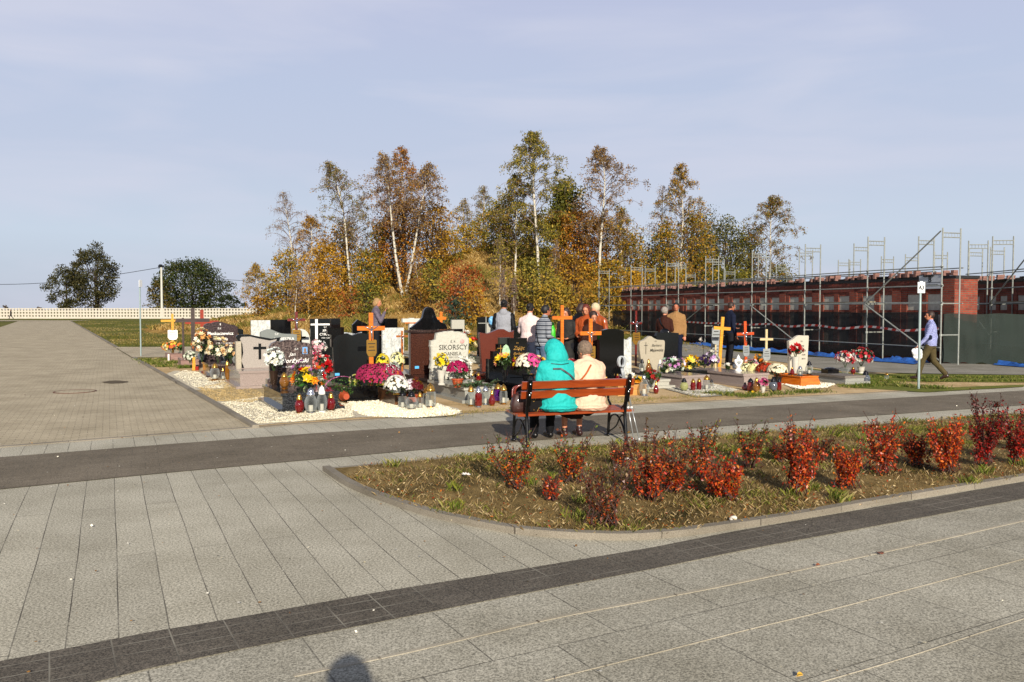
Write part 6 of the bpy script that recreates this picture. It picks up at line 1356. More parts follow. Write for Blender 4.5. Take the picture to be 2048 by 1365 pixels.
def ladder_frame(t, x, y0, y1, zb, zt, name='frame'):
    mb = MB(); mb.tube([(x, y0, zb), (x, y0, zt)], .025, 7).tube([(x, y1, zb), (x, y1, zt)], .025, 7)
    for z in (zt - .16, zt - .30): mb.tube([(x, y0, z), (x, y1, z)], .02, 6)
    for k in range(5): yy = y0 + (y1 - y0) * (k + 1) / 6; mb.tube([(x, yy, zt - .30), (x, yy, zt - .16)], .008, 4)
    for z in (2.02, 1.0): 
        if z > zb and zt > 3: mb.tube([(x, y0, z), (x, y1, z)], .024, 6)
    for z in (1.0, 2.0, 2.6, 3.2): 
        if zb < z < zt: mb.lathe([(.045, z - .04), (.045, z + .04)], (x, y0, 0), 8)
    mb.lathe([(.07, 0), (.07, .015), (.02, .03), (.02, .2)], (x, y0, max(zb, 0)), 8); mb.lathe([(.07, 0), (.07, .015), (.02, .03), (.02, .2)], (x, y1, max(zb, 0)), 8)
    return mb.build(name, M_tube, t)
def scaffold(label, o_, rz, off, pxs, ztop, wid=.72, rails=(2.05, 2.6, 3.2), planks=True, z0=0):
    t = thing('scaffold', label, 'scaffold', (o_.x, o_.y, 0), rz, 'scaffolding round the brick walls'); X = []
    for px in pxs:
        x = solve_x(o_, rz, off, px); X.append(x); zz = ztop if not isinstance(px, tuple) else px[1]; ladder_frame(t, x, off, off + wid, 0, zz)
    for z in rails:
        pts = [(X[0] - .1, off - .04, z)] + [(a, off - .04, z + rnd.uniform(-.02, .02)) for a in X[1:-1]] + [(X[-1] + .1, off - .04, z)]
        MB().tube(pts, .021, 6).build('rail', M_tube, t)
    for z in rails[::2]: MB().tube([(X[0] - .1, off + wid + .04, z), (X[-1] + .1, off + wid + .04, z - .03)], .02, 6).build('rail', M_tube, t)
    if planks:
        MB().tube([(X[0], off - .05, .55), (X[-1], off - .05, .6)], .018, 6).build('rail', M_tube, t)
        for a, b_ in zip(X, X[1:]):
            if rnd.random() < .85: MB().box(((a + b_) / 2, off + .25, 2.09), (abs(b_ - a) - .05, .30, .05)).build('plank', M_plk, t)
    return t, X
sA, XA = scaffold('long run of galvanised ladder-frame scaffold in front of the receding brick wall', bo, brz1, -1.35, [1198, 1262, 1333, 1411, 1504, 1610, 1735, 1884], 4.45)
for (i, j, za, zb) in ((6, 7, 2.05, 4.35), (6, 7, 2.0, .2), (2, 3, .3, 2.0), (4, 5, 2.0, .3)):
    MB().tube([(XA[i], -1.42, za), (XA[j], -1.42, zb)], .024, 7).build('diagonal_brace', M_tube, sA)
sB, XB = scaffold('scaffold run standing behind the long brick wall, only its tops showing', bo, brz1, 1.6, [1290, 1350, 1425, 1516, 1598, 1707, 1836], 4.6, rails=(3.3,), planks=False)
sC, XC = scaffold('farther scaffold run seen small above the wall tops', bo, brz1, 6.5, [1372, 1450, 1552, 1676, 1697, 1762, 1810, 1868, 1937, 1980], 4.4, rails=(3.2,), planks=False)
sD, XD = scaffold('scaffold before the right-hand brick wall at the picture edge', bo2, brz2, -1.3, [1936, 1984, 2100], 4.5)
MB().tube([(XD[1], -1.36, 2.05), (XD[2], -1.36, 4.4)], .024, 7).build('diagonal_brace', M_tube, sD); MB().tube([(XD[0], -1.36, 2.05), (XD[1], -1.36, .9)], .024, 7).build('diagonal_brace', M_tube, sD)
# netting
def net(name, label, pts, z0, z1, m, n=60, cat='netting'):
    P_ = smoothline([Vector((a[0], a[1], 0)) for a in pts], max(2, n // len(pts))); vs = []; fs = []; K = 7
    for i, p in enumerate(P_):
        for k in range(K):
            z = z0 + (z1 - z0) * k / (K - 1); dz = (.018 * math.sin(i * .35) if k == K - 1 else 0); w_ = .05 * mnoise.noise(Vector((i * .35, k * .5, 2)))
            vs.append((p.x + w_, p.y + w_, z + dz + (.03 * math.sin(i * .9) if k == 0 else 0)))
    for i in range(len(P_) - 1):
        for k in range(K - 1): a = i * K + k; fs.append((a, a + K, a + K + 1, a + 1))
    o = MB().add(vs, fs).build(name, m, None, smooth=True, fix=False); tag(o, label, cat); return o
net('black_netting', 'black shade netting hung along the lower half of the long brick wall', [local(bo, brz1, x, -.42) for x in np.linspace(-.5, bl - .3, 12)], .12, 1.72, M_netb, 90)
e0 = local(bo, brz1, bl + .1, -1.45); e1 = Vector((xat(2120, 27.2), 27.2, 0)); c_ = Vector((xat(1884, 28.2, 1), 28.2, 0))
net('green_netting', 'dark green shade netting fence hung right of the wall corner', [Vector((xat(1885, 27.6, 1), 27.6, 0)), Vector((xat(1960, 27.4, 1), 27.4, 0)), Vector((xat(2040, 27.3, 1), 27.25, 0)), Vector((xat(2150, 27.2, 1), 27.1, 0))], .04, 1.68, M_netg, 60)
# blue tarpaulins
M_tarp = mat('blue_tarpaulin', '#27559a', .45, scale=4, var=.25)
def tarp(label, x0, x1, off, wid, amp):
    n = int((x1 - x0) / .12); vs = []; fs = []; K = 9
    for i in range(n + 1):
        for k in range(K):
            x = x0 + (x1 - x0) * i / n; y = off + wid * (k / (K - 1) - .5) * (1 + .4 * mnoise.noise(Vector((x * .8, 3, 1)))) + .12 * mnoise.noise(Vector((x * 1.5, k * .2, 7)))
            z = .045 + amp * max(0, .35 + mnoise.noise(Vector((x * 1.7, k * .55, 4))) + .4 * mnoise.noise(Vector((x * 5, k * 1.3, 9)))) * .6 * math.sin(math.pi * k / (K - 1)); vs.append(local(bo, brz1, x, y, z))
    for i in range(n):
        for k in range(K - 1): a = i * K + k; fs.append((a, a + K, a + K + 1, a + 1))
    o = MB().add(vs, fs).build('blue_tarpaulin', M_tarp, None, fix=False); tag(o, label, 'tarpaulin', 'blue tarpaulins at the wall foot')
tarp('long crumpled blue tarpaulin on the paving near the walking man', bl - 9.5, bl + .3, -1.55, .8, .34)
tarp('blue tarpaulin strip behind the pale wooden cross and the peaked headstone', bl - 15.6, bl - 9.9, -1.5, .7, .30)
tarp('blue tarpaulin strip far back behind the navy-clad man', bl - 21.5, bl - 16.0, -1.5, .7, .3)
tarp('short crumpled blue tarpaulin at the foot of the green netting near the picture edge', bl + 1.2, bl + 2.4, .6, .5, .3)
# barrier tape
mT, tT, bT = newmat('barrier_stripes'); cT = tT.nodes.new('ShaderNodeTexCoord'); wv = tT.nodes.new('ShaderNodeTexWave'); wv.inputs['Scale'].default_value = 2.2; wv.bands_direction = 'DIAGONAL'; tT.links.new(cT.outputs['Object'], wv.inputs[0])
tT.links.new(ramp(tT, wv.outputs[1], [(0, '#b3261e'), (.5, '#d9d0c8')], 'CONSTANT'), bT.inputs[0])
X_ = np.linspace(XA[2], XA[7] , 50); vs = []; fs = []
for i, x in enumerate(X_):
    z = 1.12 + .02 * math.sin(x * 2.1) - .03 * math.sin((x - XA[2]) * 1.9); vs += [local(bo, brz1, x, -1.42, z), local(bo, brz1, x, -1.44, z + .08)]
for i in range(len(X_) - 1): a = i * 2; fs.append((a, a + 2, a + 3, a + 1))
tag(MB().add(vs, fs).build('barrier_tape', mT, None, fix=False), 'red and white barrier tape strung along the scaffold posts', 'tape')

# ================================================================== SIGN POSTS, FENCE, LAMP POST, POWER LINE
M_post = mat('galvanised_post', '#9fb0ae', .35, .5, var=.12)
def signpost(px, py, top, label, rz, letters=None, wpl=.17, hpl=.25):
    p = P(px, py); hh_ = zat(top, p.y); t = thing('sign_post', label, 'sign post', (p.x, p.y, 0), rz, 'row marker posts')
    MB().tube([(0, 0, 0), (0, 0, hh_ - .02)], .028, 12).build('post', M_post, t, smooth=False)
    s_ = MB().prism([(-wpl / 2, 0), (wpl / 2, 0), (wpl / 2, hpl), (wpl * .2, hpl), (wpl * .15, hpl + .02), (-wpl * .15, hpl + .02), (-wpl * .2, hpl), (-wpl / 2, hpl)], -.008, .008).build('plate', mat('sign_white', '#dcdedd', .4, var=.04), t); s_.location = (0, -.034, hh_ - hpl - .02)
    if letters: text(letters, .13, M_blk, s_, (0, -.0095, hpl * .48), 0, 'lettering', bold=.004, sx=.85)
    return t
signpost(1837, 779, 563, 'round steel post with small white plate lettered A3 in front of the brick wall', 0.05, 'A3')
signpost(282, 714, 560, 'lone grey steel sign post at the corner of the side road, plate seen edge-on', R(82), None, .2, .26)
# openwork concrete fence at the far end
FY = 158.0; zf = zat(637.5, FY); zt_ = zat(617, FY); ph_ = zt_ - zf; x0 = xat(-60, FY); x1 = xat(560, FY); pw = 2.35; npn = int((x1 - x0) / pw) + 1
fen = thing('openwork_fence', 'long white openwork concrete panel fence with rows of small star holes across the far end', 'fence', (x0, FY, zf), 0); M_fen = mat('white_concrete', '#b3ac9d', .85, scale=1.5, var=.08)
mb = MB(); nc, nr = 4, 3; gx = pw / nc; base_h = ph_ * .10; gz = (ph_ - base_h * 1.0) / nr
mb.box((pw / 2, 0, base_h / 2), (pw - .02, .07, base_h)); r_ = min(gx, gz) * .34
for i in range(nc):
    for j in range(nr):
        cx = gx * (i + .5); cz = base_h + gz * (j + .5); hole = []; 
        for k in range(8): a = k * math.pi / 4; rr = r_ * (1.25 if k % 2 == 0 else .62); hole.append((cx + rr * math.cos(a), cz + rr * math.sin(a)))
        sq = [(cx + gx / 2, cz), (cx + gx / 2, cz + gz / 2), (cx, cz + gz / 2), (cx - gx / 2, cz + gz / 2), (cx - gx / 2, cz), (cx - gx / 2, cz - gz / 2), (cx, cz - gz / 2), (cx + gx / 2, cz - gz / 2)]
        vs = [(x, -.03, z) for x, z in sq] + [(x, -.03, z) for x, z in hole] + [(x, .03, z) for x, z in sq] + [(x, .03, z) for x, z in hole]; fs = []
        for k in range(8):
            k2 = (k + 1) % 8; fs += [(k, k2, 8 + k2, 8 + k), (16 + k, 24 + k, 24 + k2, 16 + k2), (8 + k, 8 + k2, 24 + k2, 24 + k)]
        mb.add(vs, fs)
pmesh = mb.mesh('panel', M_fen); postm = MB().box((0, 0, (ph_ + .06) / 2), (.14, .14, ph_ + .06)).mesh('post', M_fen)
for i in range(npn): link('panel', pmesh, fen, (i * pw, 0, 0)); link('post', postm, fen, (i * pw, 0, 0))
mb = MB(); mb.box(((x1 - x0) / 2, -.5, .04), (x1 - x0, .6, .12)); mb.build('footing', M_fen, fen)
LY = 166.0; lz = zat(535, LY); lx = xat(324, LY); t = thing('utility_pole', 'tall pale concrete utility pole with lamp head behind the openwork fence', 'utility pole', (lx, LY, 0), 0)
MB().tube([(0, 0, 0), (0, 0, lz)], [.25, .17], 10).build('pole', mat('pale_concrete', '#b9b8ac', .8), t); MB().box((0, 0, lz + .2), (1.1, .4, .35)).box((0, -.3, lz + .35), (.5, .5, .4)).build('lamp_head', M_dkmetal, t)
pa = PD(-120, 566, 190); pb = Vector((lx, LY, lz)); pc = PD(560, 562, 175); L1 = [pa.lerp(pb, i / 16) - Vector((0, 0, 1.6 * math.sin(math.pi * i / 16))) for i in range(17)]; L2 = [pb.lerp(pc, i / 12) - Vector((0, 0, 1.0 * math.sin(math.pi * i / 12))) for i in range(13)]
tag(MB().tube(L1, .055, 5).tube(L2, .04, 5).build('power_line', M_dkmetal, None), 'thin overhead cable running left and right from the pale utility pole', 'cable')
# small far bushes behind the fence at the left
# ================================================================== TREES
M_lf = colmat('tree_leaves', .6, .2, .25); M_bark = mat('dark_bark', '#3b2f25', .9, var=.35); 
mb_, tb_, bb_ = newmat('birch_bark'); nb_ = tex(tb_, 'ShaderNodeTexNoise', 5, 4); nb_.inputs['Distortion'].default_value = .5
tb_.links.new(ramp(tb_, nb_.outputs[0], [(.36, '#3a342c'), (.44, '#aaa392'), (.7, '#c9c3b3')]), bb_.inputs[0]); bb_.inputs['Roughness'].default_value = .8; M_birch = mb_
M_twig = mat('twig_mauve', '#6a5850', .9, var=.2)
GOLD = ['#94681a', '#ae8322', '#bd922a', '#82601a', '#9c7a22']; BRN = ['#7d5620', '#8f6726', '#6a4a1a', '#a07a2c', '#5f4a20']; ORG = ['#96591a', '#ae6c20', '#86501a', '#bb8428']
OLV = ['#555824', '#686624', '#474c20', '#7a702c', '#8c7e2c']; DGR = ['#2a3018', '#363c1e', '#424622', '#504c24', '#5a4e24']; YG = ['#756a28', '#8c7a2c', '#9c8832', '#656026', '#a48e38']; GRYB = ['#7a6a54', '#8c7350', '#6a5c48', '#9a8050']
RUS = ['#8a4a24', '#9c5a28', '#a8692c', '#7a4020', '#94481e']
NT = [0]
def finish_tree(name, label, cat, base, TR, TW, pts, sizes, cols, m_tr, grp, rs, colour_clump=.25):
    t = thing(name, label, cat, base, 0, grp); TR.build('trunk', m_tr, t, smooth=True)
    if TW and TW.v: TW.build('branches', M_twig if m_tr is M_birch else M_bark, t, fix=False)
    V = leaves(pts, sizes, 0, .6, rs); quads('crown', V, cols, M_lf, t); return t
def clumpcol(pts, pals, rs, w=1.2):
    n = len(pts); c = pal(n, pals, rs, .2); g = np.array([mnoise.noise(Vector((p[0] * w + 3, p[1] * w, p[2] * w))) for p in pts[::8]]); g = np.repeat(g, 8)[:n]
    return np.clip(c * (1 + .45 * g[:, None]), 0, 1)
def birch(label, px, d, top, wpx, pals, nleaf=2600, path=None, lf=.15, bare=0, m_tr=None, dens_low=.25, base_py=None, r0=.13, grp='birches on the mound'):
    NT[0] += 1; nleaf = int(nleaf * 1.5); lf *= .92; r0 *= .8; rs = np.random.RandomState(100 + NT[0]); x = xat(px, d, 4); z0 = hz(x, d) - .15; Ht = zat(top, d) - z0; W = wpx / (F / d)
    if path: cps = [Vector((xat(a, d, 4) - x, rs.uniform(-.3, .3) * (i > 0), zat(b_, d) - z0)) for i, (a, b_) in enumerate(path)]; cps[0].z = 0
    else: 
        ln = rs.uniform(-.06, .06) * Ht; cps = [Vector((ln * (f ** 1.5) + rs.uniform(-.02, .02) * Ht * f, rs.uniform(-.03, .03) * Ht * f, Ht * f)) for f in (0, .25, .5, .75, 1)]
    ax = smoothline(cps, 5); na = len(ax); TR = MB(); TR.tube(ax, [r0 * (1 - .86 * i / (na - 1)) for i in range(na)], 7); TW = MB(); pts = []
    nb = int(20 + Ht * 2.4); 
    for b in range(nb):
        f = dens_low + (1 - dens_low) * (b / nb) ** .95; i = min(na - 2, int(f * (na - 1))); p0 = ax[i].lerp(ax[i + 1], f * (na - 1) - i); a = b * 2.4 + rs.uniform(-.4, .4)
        g = (f - dens_low) / (1 - dens_low); L = W * .74 * (.35 + .65 * math.sin(math.pi * min(1, g * .9 + .18))) * (1 - .62 * g ** 2.2) * rs.uniform(.7, 1.15); up = rs.uniform(.5, .95)
        o = Vector((math.cos(a), math.sin(a), 0)); br = [p0 + o * L * s_ + Vector((0, 0, L * (up * s_ * 1.3 - .75 * s_ ** 2.4))) for s_ in (0, .25, .5, .75, 1)]
        TW.tube(br, [.035 * (1 - g * .5), .028, .02, .012, .008], 3, cap=False)
        for q in range(7):
            s_ = rs.uniform(.25, 1.0); j = min(3, int(s_ * 4)); c0 = br[j].lerp(br[j + 1], s_ * 4 - j); dl = rs.uniform(.3, 1.05) * (.35 + .055 * Ht); sp = Vector((rs.normal() * .3, rs.normal() * .3, 0)) * dl * .7
            e1 = c0 + sp + Vector((0, 0, dl * .15)); e2 = e1 + sp * .5 - Vector((0, 0, dl * .75)); TW.tube([c0, e1, e2], [.011, .009, .006], 3, cap=False)
            nl = max(1, int(nleaf / nb / 7 * (1.25 - bare * g))); u = rs.rand(nl)
            for w_ in u: pts.append((c0.lerp(e1, w_ * 2) if w_ < .5 else e1.lerp(e2, w_ * 2 - 1)) + Vector(rs.normal(size=3) * .11))
    pts = np.array(pts); return finish_tree('birch_tree', label, 'birch tree', (x, d, z0), TR, TW, pts, rs.uniform(.6, 1.25, len(pts)) * lf, clumpcol(pts, pals, rs), m_tr or M_birch, grp, rs)
def broad(label, px, d, top, wpx, pals, nleaf=3500, base=None, lf=.2, trunk_h=.25, ncl=26, name='tree', grp='trees and shrubs on the mound', m_tr=None, stems=1, z0=None, hollow=.45, rclump=None, cat='tree', spread=1.0):
    NT[0] += 1; rs = np.random.RandomState(300 + NT[0]); wpx *= 1.15 if z0 is None else 1; x = xat(px, d, 4); z0 = (hz(x, d) - .15) if z0 is None else z0; Ht = zat(top, d) - z0; W = wpx / (F / d)
    TR = MB(); TW = MB(); pts = []; cz0 = Ht * trunk_h; Hc = Ht - cz0; rc = rclump or (.16 * (W + Hc) / 2)
    bases = [Vector((rs.uniform(-.3, .3) * W * .3 * (stems > 1), 0, 0)) for _ in range(stems)]
    for bp in bases: TR.tube([bp, bp * 1.1 + Vector((rs.normal() * .1, 0, Ht * .25)), bp * 1.3 + Vector((rs.normal() * .2, 0, Ht * .5)), Vector((bp.x * 1.5, 0, Ht * .8))], [max(.05, Ht * .018), Ht * .014, Ht * .009, .03], 7)
    per = int(nleaf / ncl)
    for c in range(ncl):
        a = c * 2.399 + rs.uniform(-.3, .3); v = (c + .5) / ncl; q = math.sqrt(max(0.02, 1 - (2 * v - 1) ** 2)) ; prof = q * (1.1 - .28 * v)
        rr = rs.uniform(hollow, 1) ** .6; ct = Vector((math.cos(a) * W * .5 * prof * rr * .86, math.sin(a) * W * .45 * prof * rr * .86, cz0 + Hc * (.06 + .86 * v) + rs.uniform(-.05, .05) * Hc))
        bp = bases[c % stems]; st = bp * 1.2 + Vector((0, 0, min(ct.z * .75, Ht * .7) * rs.uniform(.5, .95))); mid = st.lerp(ct, .5) + Vector((0, 0, -.04 * Ht)); TW.tube([st, mid, ct], [max(.02, Ht * .006), max(.015, Ht * .004), .01], 4, cap=False)
        r1 = rc * rs.uniform(.65, 1.25); n_ = int(per * rs.uniform(.6, 1.4)); g = rs.normal(size=(n_, 3)); g /= np.linalg.norm(g, axis=1)[:, None]; g *= (rs.rand(n_, 1) ** .45) * r1 * np.array([1.1, 1.1, .8]) * rs.uniform(.85, 1.25, (n_, 1))
        pts.append(g + np.array(ct))
    pts = np.concatenate(pts); pts = pts[pts[:, 2] > .05]
    return finish_tree(name, label, cat, (x, d, z0), TR, TW, pts, rs.uniform(.6, 1.3, len(pts)) * lf, clumpcol(pts, pals, rs, .9), m_tr or M_bark, grp, rs)
# far trees behind the fence
broad('smaller left-hand dark tree leaning against the tall one behind the far fence', 132, 176, 527, 84, ['#3c3c20', '#48442a', '#3a3a20', '#4f4c28'], 3800, lf=.42, trunk_h=.08, ncl=26, z0=0, grp='trees behind the far fence', hollow=.4, rclump=1.3)
broad('tall loose dark tree with two trunks behind the far white fence, left', 188, 178, 487, 110, ['#30321a', '#3c3c20', '#4a4626', '#3a3820', '#524a2a'], 9000, lf=.42, trunk_h=.12, ncl=46, stems=2, z0=0, grp='trees behind the far fence', hollow=.5, rclump=1.55)
broad('wide rounded dark green tree behind the utility pole', 385, 185, 517, 176, ['#232e14', '#2f3a18', '#3b431c', '#4b4a20'], 13000, lf=.45, trunk_h=.06, ncl=60, z0=0, grp='trees behind the far fence', hollow=.35, rclump=2.2)
broad('lower olive shrub left of the wide dark green tree', 322, 180, 556, 60, ['#4a4a20', '#5a4f26', '#6a5a2c'], 2500, lf=.42, trunk_h=.02, ncl=18, z0=0, name='shrub', grp='trees behind the far fence')
broad('low dark bush to the right of the wide dark green tree', 462, 182, 590, 60, ['#26301a', '#333a1c'], 1800, lf=.42, trunk_h=.02, ncl=16, z0=0, name='shrub', grp='trees behind the far fence')
for (px, top, wd, lb) in ((12, 611, 22, 'leftmost'), (78, 613, 18, 'second')): broad('tiny dry bush just showing over the far white fence, %s one' % lb, px, 175, top, wd, ['#6a5a48', '#57493a'], 300, lf=.4, trunk_h=.02, ncl=8, z0=0, name='shrub', grp='trees behind the far fence')
# birches (photo column, distance, top row, width)
birch('tall nearly bare pale birch at the left edge of the wood', 588, 80, 384, 76, GRYB, 1300, bare=.6, path=[(592, 600), (588, 520), (578, 450), (568, 384)], lf=.12)
birch('small twin-stemmed yellowing birch left of the wood', 512, 76, 530, 60, GOLD + YG, 1900, dens_low=.2, lf=.14)
birch('brown-gold birch beside the nearly bare one', 622, 76, 434, 76, BRN + GOLD, 2400, path=[(618, 605), (622, 540), (625, 480), (622, 434)])
birch('leaning birch with bent top and white forked trunk', 700, 70, 328, 92, OLV + GRYB, 2300, path=[(703, 606), (697, 520), (690, 440), (676, 375), (660, 328)], dens_low=.35, r0=.14)
birch('slanting birch stem leaning left behind the forked trunk', 745, 73, 388, 90, GRYB + OLV, 1600, path=[(760, 590), (735, 520), (705, 465), (730, 388)], bare=.5)
birch('left trunk of the two leaning birches forming a V', 800, 66, 312, 94, BRN + GRYB, 2400, path=[(806, 588), (795, 530), (784, 450), (778, 380), (768, 312)], dens_low=.45, r0=.17)
birch('right trunk of the two leaning birches forming a V', 812, 66.6, 330, 90, BRN + GRYB, 2400, path=[(810, 586), (824, 520), (836, 450), (848, 390), (858, 330)], dens_low=.45, r0=.16)
birch('tall copper-leaved birch standing between the V-shaped trunks', 812, 74, 298, 110, ORG + BRN, 4600, dens_low=.2)
birch('slim pale-topped birch on the mound crest, left one', 928, 84, 400, 52, GRYB + YG, 1500, bare=.5, m_tr=M_birch)
birch('slim pale-topped birch on the mound crest, right one', 968, 84, 374, 60, GRYB + OLV, 1700, bare=.5)
birch('tallest birch of the wood with white trunk, left of centre gap', 1068, 66, 267, 130, OLV + YG, 5400, path=[(1078, 600), (1075, 500), (1068, 400), (1066, 330), (1068, 267)], dens_low=.3, r0=.17, lf=.16)
birch('olive birch pressed against the left side of the tallest birch', 1030, 69, 352, 90, OLV + YG + BRN, 3600, dens_low=.2)
birch('tall purple-twigged birch with sparse brown top', 1204, 67, 298, 112, BRN + GRYB, 3800, path=[(1198, 605), (1200, 500), (1206, 420), (1208, 350), (1196, 298)], r0=.17, dens_low=.25)
birch('thin birch right of the purple-twigged one', 1246, 70, 415, 80, GOLD + OLV, 2300)
birch('tall golden birch rising behind the scaffold', 1362, 72, 332, 120, GOLD + OLV + BRN, 4600, path=[(1364, 610), (1362, 520), (1364, 430), (1356, 332)], r0=.16, dens_low=.2)
birch('sparse grey-twigged birch left of the golden one', 1318, 74, 372, 70, GRYB, 900, bare=.8)
birch('isolated drooping birch at the right end of the wood', 1540, 78, 395, 110, OLV + BRN, 4400, path=[(1536, 612), (1541, 520), (1540, 450), (1545, 395)], dens_low=.12, r0=.13)
birch('slender trunk birch low in the middle of the mound slope', 1000, 60, 470, 40, YG, 700, r0=.07)
birch('young bare white stem on the mound face, left of a pair', 1010, 56, 540, 14, GRYB, 60, r0=.05); birch('young bare white stem on the mound face, right of a pair', 1028, 56, 555, 14, GRYB, 60, r0=.05)
for (a, b_, c_, lb) in ((590, 608, 540, 'leftmost low'), (617, 606, 530, 'second low'), (836, 590, 500, 'third low'), (1110, 585, 480, 'fourth low')): birch('thin white birch stem with few leaves under the canopy, %s one' % lb, a, 63, c_, 26, GOLD, 260, r0=.06)
# broadleaf trees and shrubs on the mound
SH = [(575, 74, 500, 84, YG + GOLD, 'yellow-olive shrub at the left foot of the bare birch'), (540, 72, 560, 60, BRN + YG, 'low brownish shrub at the wood\'s left corner'),
 (650, 70, 480, 96, GOLD, 'dense golden young tree left of the leaning birch'), (648, 62, 545, 70, ['#9a6e22', '#ae8228', '#8a6420'], 'bright amber shrub low in front of the golden tree'), (690, 74, 440, 70, GOLD + BRN, 'golden-brown tree behind the leaning birch'),
 (735, 66, 500, 96, OLV + GOLD, 'olive shrub between the leaning birch and the V trunks'), (735, 60, 562, 60, OLV, 'low olive bush at the mound foot behind the blonde woman'), (765, 72, 440, 84, BRN + OLV, 'brown tree just left of the V trunks'),
 (868, 70, 400, 90, BRN + GOLD, 'tall brown-gold tree right of the V trunks'), (800, 70, 380, 90, ORG + BRN, 'copper thicket filling the space between the V trunks'), (890, 74, 455, 76, YG + GOLD, 'yellow-green tree at the saddle of the wood'),
 (868, 62, 520, 70, YG + OLV, 'yellow-green bush right of the V trunks\' foot'), (925, 56, 522, 86, RUS, 'rust-orange shrub standing out on the slope'), (935, 78, 450, 84, GOLD + YG, 'golden thicket on the crest left of the olive birch'),
 (980, 80, 420, 90, OLV + GOLD, 'olive thicket on the mound crest'), (1010, 76, 385, 90, OLV + YG, 'tall olive tree left of the tallest birch'), (1070, 70, 420, 120, OLV + YG, 'thick olive foliage round the tallest birch'),
 (1075, 57, 515, 130, YG + OLV, 'yellow-green shrub spilling down the slope under the tallest birch'), (1100, 54, 560, 80, ['#94782a', '#80702a', '#a4862e'], 'low yellow-leaved bush behind the orange cross'), (1130, 74, 366, 52, ['#5a5a1e', '#6f6a24', '#484c1c'], 'round oak crown poking up right of the tallest birch'),
 (1120, 72, 430, 70, BRN + OLV, 'brown-olive tree under the round oak crown'), (1160, 70, 410, 90, BRN + ORG, 'rusty brown tree left of the purple-twigged birch'), (1145, 60, 505, 90, GOLD + BRN, 'golden-brown shrub left of the scaffold end'),
 (1200, 74, 430, 120, BRN + GOLD, 'wide brown thicket behind the purple-twigged birch'), (1215, 62, 520, 110, YG + GOLD, 'yellow shrub belt behind the scaffold end'), (1262, 72, 455, 70, OLV + GOLD, 'olive-gold tree at the gap in the wood'),
 (1300, 76, 490, 70, OLV + GRYB, 'low grey-olive tree in the gap'), (1330, 72, 440, 80, GOLD + OLV, 'golden tree left of the tall golden birch'), (1385, 74, 420, 90, GOLD + OLV, 'golden-olive tree right of the tall golden birch'),
 (1408, 80, 412, 34, DGR, 'narrow dark green pointed tree'), (1448, 78, 434, 120, DGR + OLV, 'broad dark olive tree behind the scaffold'), (1500, 82, 450, 60, OLV + BRN, 'olive tree touching the isolated drooping birch'),
 (1345, 66, 530, 120, YG + GOLD, 'yellow undergrowth behind the brick wall, left stretch'), (1450, 76, 530, 130, OLV, 'olive undergrowth behind the brick wall, middle stretch'), (1560, 84, 520, 80, OLV, 'low olive foliage at the foot of the drooping birch'),
 (1270, 60, 540, 60, GOLD, 'golden bush right behind the left scaffold frames'), (605, 64, 575, 60, BRN, 'low brown bush at the left mound foot'), (700, 60, 575, 56, ['#8a6a26', '#945024'], 'low orange bush beneath the leaning birch'),
 (830, 60, 560, 70, BRN, 'low brown brush at the foot of the V trunks'), (950, 52, 575, 60, ['#8f6a20', '#a8822a'], 'low yellow bush below the rust-orange shrub'), (910, 50, 590, 34, ['#3a4a3a', '#2f3f30'], 'small bluish green bush below the rust-orange shrub'), (1035, 58, 560, 50, BRN, 'low brown brush beneath the slope hollow'),
 (1170, 56, 575, 60, ['#7d6a2a', '#96702a'], 'low tan bush behind the visitors'), (520, 70, 590, 50, BRN + GOLD, 'low brush at the end of the white fence')]
for (px, d, top, wd, pl, lb) in SH:
    low = 'low' in lb or 'bush' in lb or 'shrub' in lb or 'undergrowth' in lb
    hgt_ = (zat(top, d) - hz(xat(px, d, 4), d)); nl = int(max(500, min(11000, wd / (F / d) * hgt_ * 185)))
    broad(lb, px, d, top, wd, pl, nl, lf=.19 if 'oak' not in lb else .27, trunk_h=(.02 if low else .08) if 'oak' not in lb else .55, ncl=int(16 + nl / 170), name='shrub' if low else 'deciduous_tree', cat='shrub' if low else 'tree', stems=1 if 'pointed' in lb or 'oak' in lb else 3, hollow=.15, rclump=min(.55 + .05 * hgt_, .12 + .13 * (wd / (F / d) + hgt_)))
# ================================================================== GRASS
M_gr = colmat('grass_blades', .7, .15, .2)
def inpoly(x, y, A, B):
    """between near polyline A and far polyline B (both functions of x)"""
    ax, ay = [p[0] for p in A], [p[1] for p in A]; bx_, by_ = [p[0] for p in B], [p[1] for p in B]
    return (y > np.interp(x, ax, ay)) & (y < np.interp(x, bx_, by_)) & (x > ax[0]) & (x < ax[-1])
def blades(name, x, y, z, h, wd, cols, label=None, lean=.5, rs=RS):
    n = len(x); a = rs.rand(n) * 6.283; l = h * lean * rs.rand(n); dx = np.cos(a); dy = np.sin(a); b = rs.rand(n) * 6.283
    wx = np.cos(b) * wd; wy = np.sin(b) * wd; base = np.stack([x, y, z], 1); W_ = np.stack([wx, wy, 0 * wx], 1); tip = base + np.stack([dx * l, dy * l, h], 1); mid = base + np.stack([dx * l * .35, dy * l * .35, h * .6], 1)
    V = np.stack([base - W_, base + W_, mid + W_ * .7, tip], 1); o = quads(name, V, cols, M_gr); o['kind'] = 'stuff'
    return o
def nz(x, y, s, o=0): return np.array([mnoise.noise(Vector((a * s + o, b * s, o))) for a, b in zip(x, y)])
rs = np.random.RandomState(21); n = 300000
x = rs.uniform(-3.2, 9.8, n); y = rs.uniform(5.9, 15.5, n); k = inpoly(x, y, BED_B[1:], BED_T); x, y = x[k], y[k]
